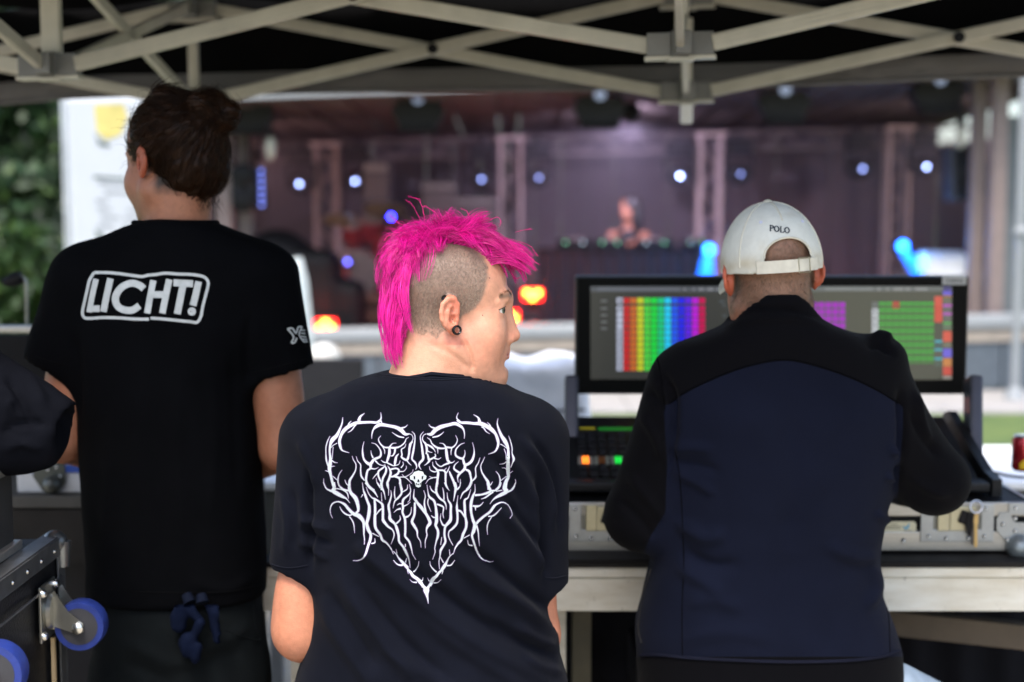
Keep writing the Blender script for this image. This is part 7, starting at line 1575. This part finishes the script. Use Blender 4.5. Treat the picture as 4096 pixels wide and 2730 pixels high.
PR[(1280, 1930, .2232)] = """240,0,70 260,100,75 240,150,70 330,210,70 420,260,50 480,295,20 540,370,4
65,0,10 120,110,26 220,160,40
530,0,44 530,110,60 560,190,70 640,280,80 680,400,60 690,500,50 650,550,40
330,0,16 370,90,24 470,140,40 530,140,40
300,110,16 400,130,16 490,190,24 515,290,4
230,645,4 195,560,10 190,470,14 230,380,24 330,345,24 440,390,44 510,470,50 600,560,60 700,600,80 780,700,60 790,820,40 790,930,24 800,1020,14 795,1120,4
355,430,4 400,510,20 470,570,30 540,590,30 580,570,20
530,610,20 580,680,20 610,760,18 625,910,4
760,0,4 780,130,20 810,220,50 850,330,50 885,430,50 880,560,60 860,660,60 840,740,70 870,850,60 910,930,50 900,1030,50 860,1150,50 820,1280,34 770,1360,24 680,1400,14 590,1400,4
740,270,4 770,215,24
980,1000,4 980,1080,20 920,1100,24
830,80,4 870,190,14 930,270,24 990,300,40 1070,350,30 1120,400,44 1130,520,44 1130,640,50 1140,690,60 1220,790,40 1300,850,30 1330,950,20 1275,1110,4
980,310,34 990,420,44 990,560,44 985,680,60 1000,820,50 1080,930,44 1120,1030,44 1190,1080,34 1270,1180,24 1315,1290,4
1000,590,14 1060,510,24 1110,470,24
820,0,40 880,80,40 970,160,40 1040,270,4
1100,0,44 1110,90,44 1150,180,24 1175,310,4
1030,0,10 1080,70,16
1210,0,44 1230,100,20 1230,240,4
1270,140,4 1280,230,20 1250,350,34 1230,420,40 1250,560,50 1260,660,60 1340,740,50 1380,830,50 1410,950,50 1420,1060,44 1490,1150,44 1540,1240,44 1590,1350,24 1610,1450,14 1610,1540,4
1430,590,4 1440,660,20 1390,720,34 1350,745,30
1530,1100,10 1530,1160,14
1100,180,4 1110,340,12
1430,0,44 1460,120,40 1460,200,40 1400,280,34 1340,340,24 1310,465,4
1345,70,4 1335,200,20 1350,300,16
1570,40,4 1560,120,14 1480,170,24
1600,30,4 1625,150,14 1590,220,24 1500,300,40 1480,380,44 1490,440,40 1480,540,44 1520,640,50 1530,760,50 1530,880,44 1530,970,40 1600,1060,34 1640,1190,20 1660,1280,12 1720,1385,4
1380,410,4 1430,380,16 1490,390,24
1325,540,4 1380,490,20 1450,470,34
1490,430,24 1560,400,14 1620,350,4
1520,630,40 1590,600,30 1630,540,14 1640,440,4
1620,190,12 1610,310,10 1570,360,4
1690,120,4 1680,240,20 1690,290,40 1740,360,50 1820,440,50 1882,540,50
1700,360,34 1700,480,44 1690,590,44 1650,700,50 1690,780,50 1740,870,34 1750,970,20 1800,1060,14 1812,1170,4
1310,1230,10 1370,1290,20 1410,1360,30 1480,1440,60 1570,1540,60
1365,1190,4 1380,1290,14
1310,1400,4 1380,1470,20 1450,1490,30 1500,1470,40
1560,1350,10 1530,1440,24
940,910,16 1060,970,16"""
PR[(1660, 1930, .2232)] = """-10,280,50 60,390,55 160,510,55 220,600,50 270,720,60 220,800,44 205,870,24 215,950,20 185,1050,14 185,1180,4
155,140,4 185,240,14 170,340,24 175,440,34 200,560,40
215,40,4 235,180,14 260,260,40 340,330,50 370,430,50 385,560,50 385,700,60 370,770,50 410,860,50 410,960,50 380,1060,24 355,1180,14 360,1250,12 315,1385,4
240,290,14 230,380,16 290,530,4
390,390,30 450,410,34 510,450,24 500,560,14 515,645,4
290,590,4 330,625,20 370,630,30
400,0,50 380,120,40 390,200,50 450,290,44 520,340,40 555,410,20 560,490,4
265,60,4 300,140,20 370,190,30
495,90,4 515,200,16 520,310,24
575,180,4 590,310,20 640,400,40 640,520,44 640,640,50 620,700,60 550,780,50 530,860,44 530,960,40 545,1060,40 500,1150,44 460,1220,40 450,1310,20 430,1420,14 440,1560,4
465,555,4 455,660,16 500,760,30 540,770,34
480,980,8 460,1120,10
770,230,4 755,350,14 750,450,40 760,560,40 760,680,44 740,750,40 670,830,34 610,880,24 605,980,16 680,1130,4
750,500,40 820,520,34 880,600,34 910,640,50
1000,120,4 950,270,24 890,320,40 890,450,44 900,600,44 920,720,50 910,820,50 860,930,50 830,1030,40 770,1100,34 720,1180,20 685,1290,4
530,0,20 560,80,14 620,150,4
710,0,50 730,100,50 710,220,24 690,340,4
740,130,30 800,70,14 820,0,6
1010,0,50 960,110,34 860,190,24 810,300,4
1070,30,4 1075,150,16 1040,240,40 1010,340,50 1000,440,50 1010,560,50 1040,680,50 1070,760,60 1050,870,60 1020,950,50 1050,1060,44 1090,1180,40 1140,1300,34 1210,1380,24 1330,1420,14 1410,1410,4
1070,230,40 1180,220,34 1290,190,44 1350,150,50 1310,60,44 1300,0,44
1350,150,44 1450,140,30 1520,70,24 1540,0,14
1180,300,4 1260,270,24 1340,210,34 1400,170,30
1030,420,30 1100,430,44 1170,410,24 1225,350,4
1080,440,30 1085,505,4
1080,760,50 1140,690,44 1230,610,50 1340,530,44 1400,450,50 1450,400,34 1550,360,24 1640,390,20 1700,470,14 1735,580,10 1700,645,4
1310,610,20 1390,600,30 1460,550,24 1555,450,4
1370,620,20 1310,720,20 1290,820,14 1300,940,4
1100,770,40 1130,880,24 1140,1000,14 1155,1140,4
940,1030,4 960,1110,20 1030,1130,24
1620,0,70 1600,110,75 1640,160,70 1540,220,70 1450,270,44 1390,320,20 1340,390,4
1810,0,10 1750,120,26 1660,170,40
1560,140,14 1450,160,16
980,940,16 870,1000,14
690,1270,10 620,1330,20 570,1420,30 540,1480,60 480,1568,60
615,1200,4 630,1310,14
720,1390,4 640,1480,20 570,1490,30
450,1330,10 510,1440,24"""
PR[(1500, 2180, .17)] = """640,430,70 720,500,60 780,590,55 840,660,70 890,740,80 980,800,90 1060,880,110 1110,960,60 1115,1010,40
1670,430,60 1620,500,60 1560,600,55 1500,660,70 1440,740,80 1370,800,90 1320,900,110 1295,980,50
1200,1010,150 1202,1080,140 1215,1180,80 1235,1280,36 1250,1390,4
1120,920,8 1140,980,60 1180,1040,90
1270,920,8 1260,980,60 1220,1040,90
1035,380,4 1020,490,16 950,600,30 900,640,40
1290,380,4 1310,490,16 1390,590,30 1450,640,36
1130,765,4 1110,840,20 1060,850,30
1240,765,4 1270,840,20 1310,850,30
810,815,4 880,880,20 980,890,40
1560,810,4 1480,880,20 1380,890,40
430,360,4 500,450,20 580,490,30 650,470,40
1885,355,4 1800,470,24 1700,490,30
780,690,4 760,600,24
1575,690,10 1600,600,24"""
m_ink = M('print_white', (.52, .565, .585), .75, var=.0, c2=(.42, .47, .49), vscale=160); m_pur = M('print_purple', (.075, .030, .115), .8, var=.2, vscale=80)
jit = random.Random(4)
for (X0, Y0, S_), txt in PR.items():
    T = lambda x, y, X0=X0, Y0=Y0, S_=S_: (X0 + x * S_, Y0 + y * S_); ST = []
    for ln in txt.split('\n'):
        P = [tuple(float(v) for v in q.split(',')) for q in ln.split()]; W = []
        for i, (x, y, w) in enumerate(P): W.append((x, y, w * (1 if w <= 8 else jit.uniform(.80, 1.06))))
        ST.append(W)
    stroke_mesh(bt1, [[(x, y, w * .95 + 18) for x, y, w in s_] for s_ in ST], S_, .0005, T, 'print_outline', m_pur, tee1, 4)
    stroke_mesh(bt1, ST, S_ * .88, .0009, T, 'print_stroke', m_ink, tee1, 4)
# small animal skull in the middle of the heart
def patch(pts, off, name, mat, par=tee1):
    P = [hit(bt1, x, y, off) for x, y in pts]; P = [p[0] for p in P if p]
    if len(P) < 3: return
    c = sum(P, Vector()) / len(P); me = bpy.data.meshes.new(name); me.from_pydata([c] + P, [], [(0, i + 1, (i + 1) % len(P) + 1) for i in range(len(P))]); put(name, me, par, mat)
K = lambda x, y: (1200 + x * .574, 1550 + y * .574)
patch([K(*p) for p in ((795, 590), (825, 580), (858, 588), (864, 605), (882, 618), (878, 638), (858, 648), (846, 660), (842, 690), (826, 697), (808, 690), (800, 660), (788, 648), (768, 640), (766, 618), (784, 606))], .0010, 'print_skull', m_ink)
for pts in (((792, 616), (804, 620), (802, 640), (794, 638)), ((848, 620), (860, 616), (856, 640), (848, 640)), ((822, 640), (828, 640), (834, 658), (817, 658)), ((806, 668), (816, 664), (812, 684)), ((836, 664), (844, 668), (838, 684)), ((816, 672), (834, 672), (830, 678), (820, 678))): patch([K(*p) for p in pts], .0014, 'print_skull_hollow', m_tee)
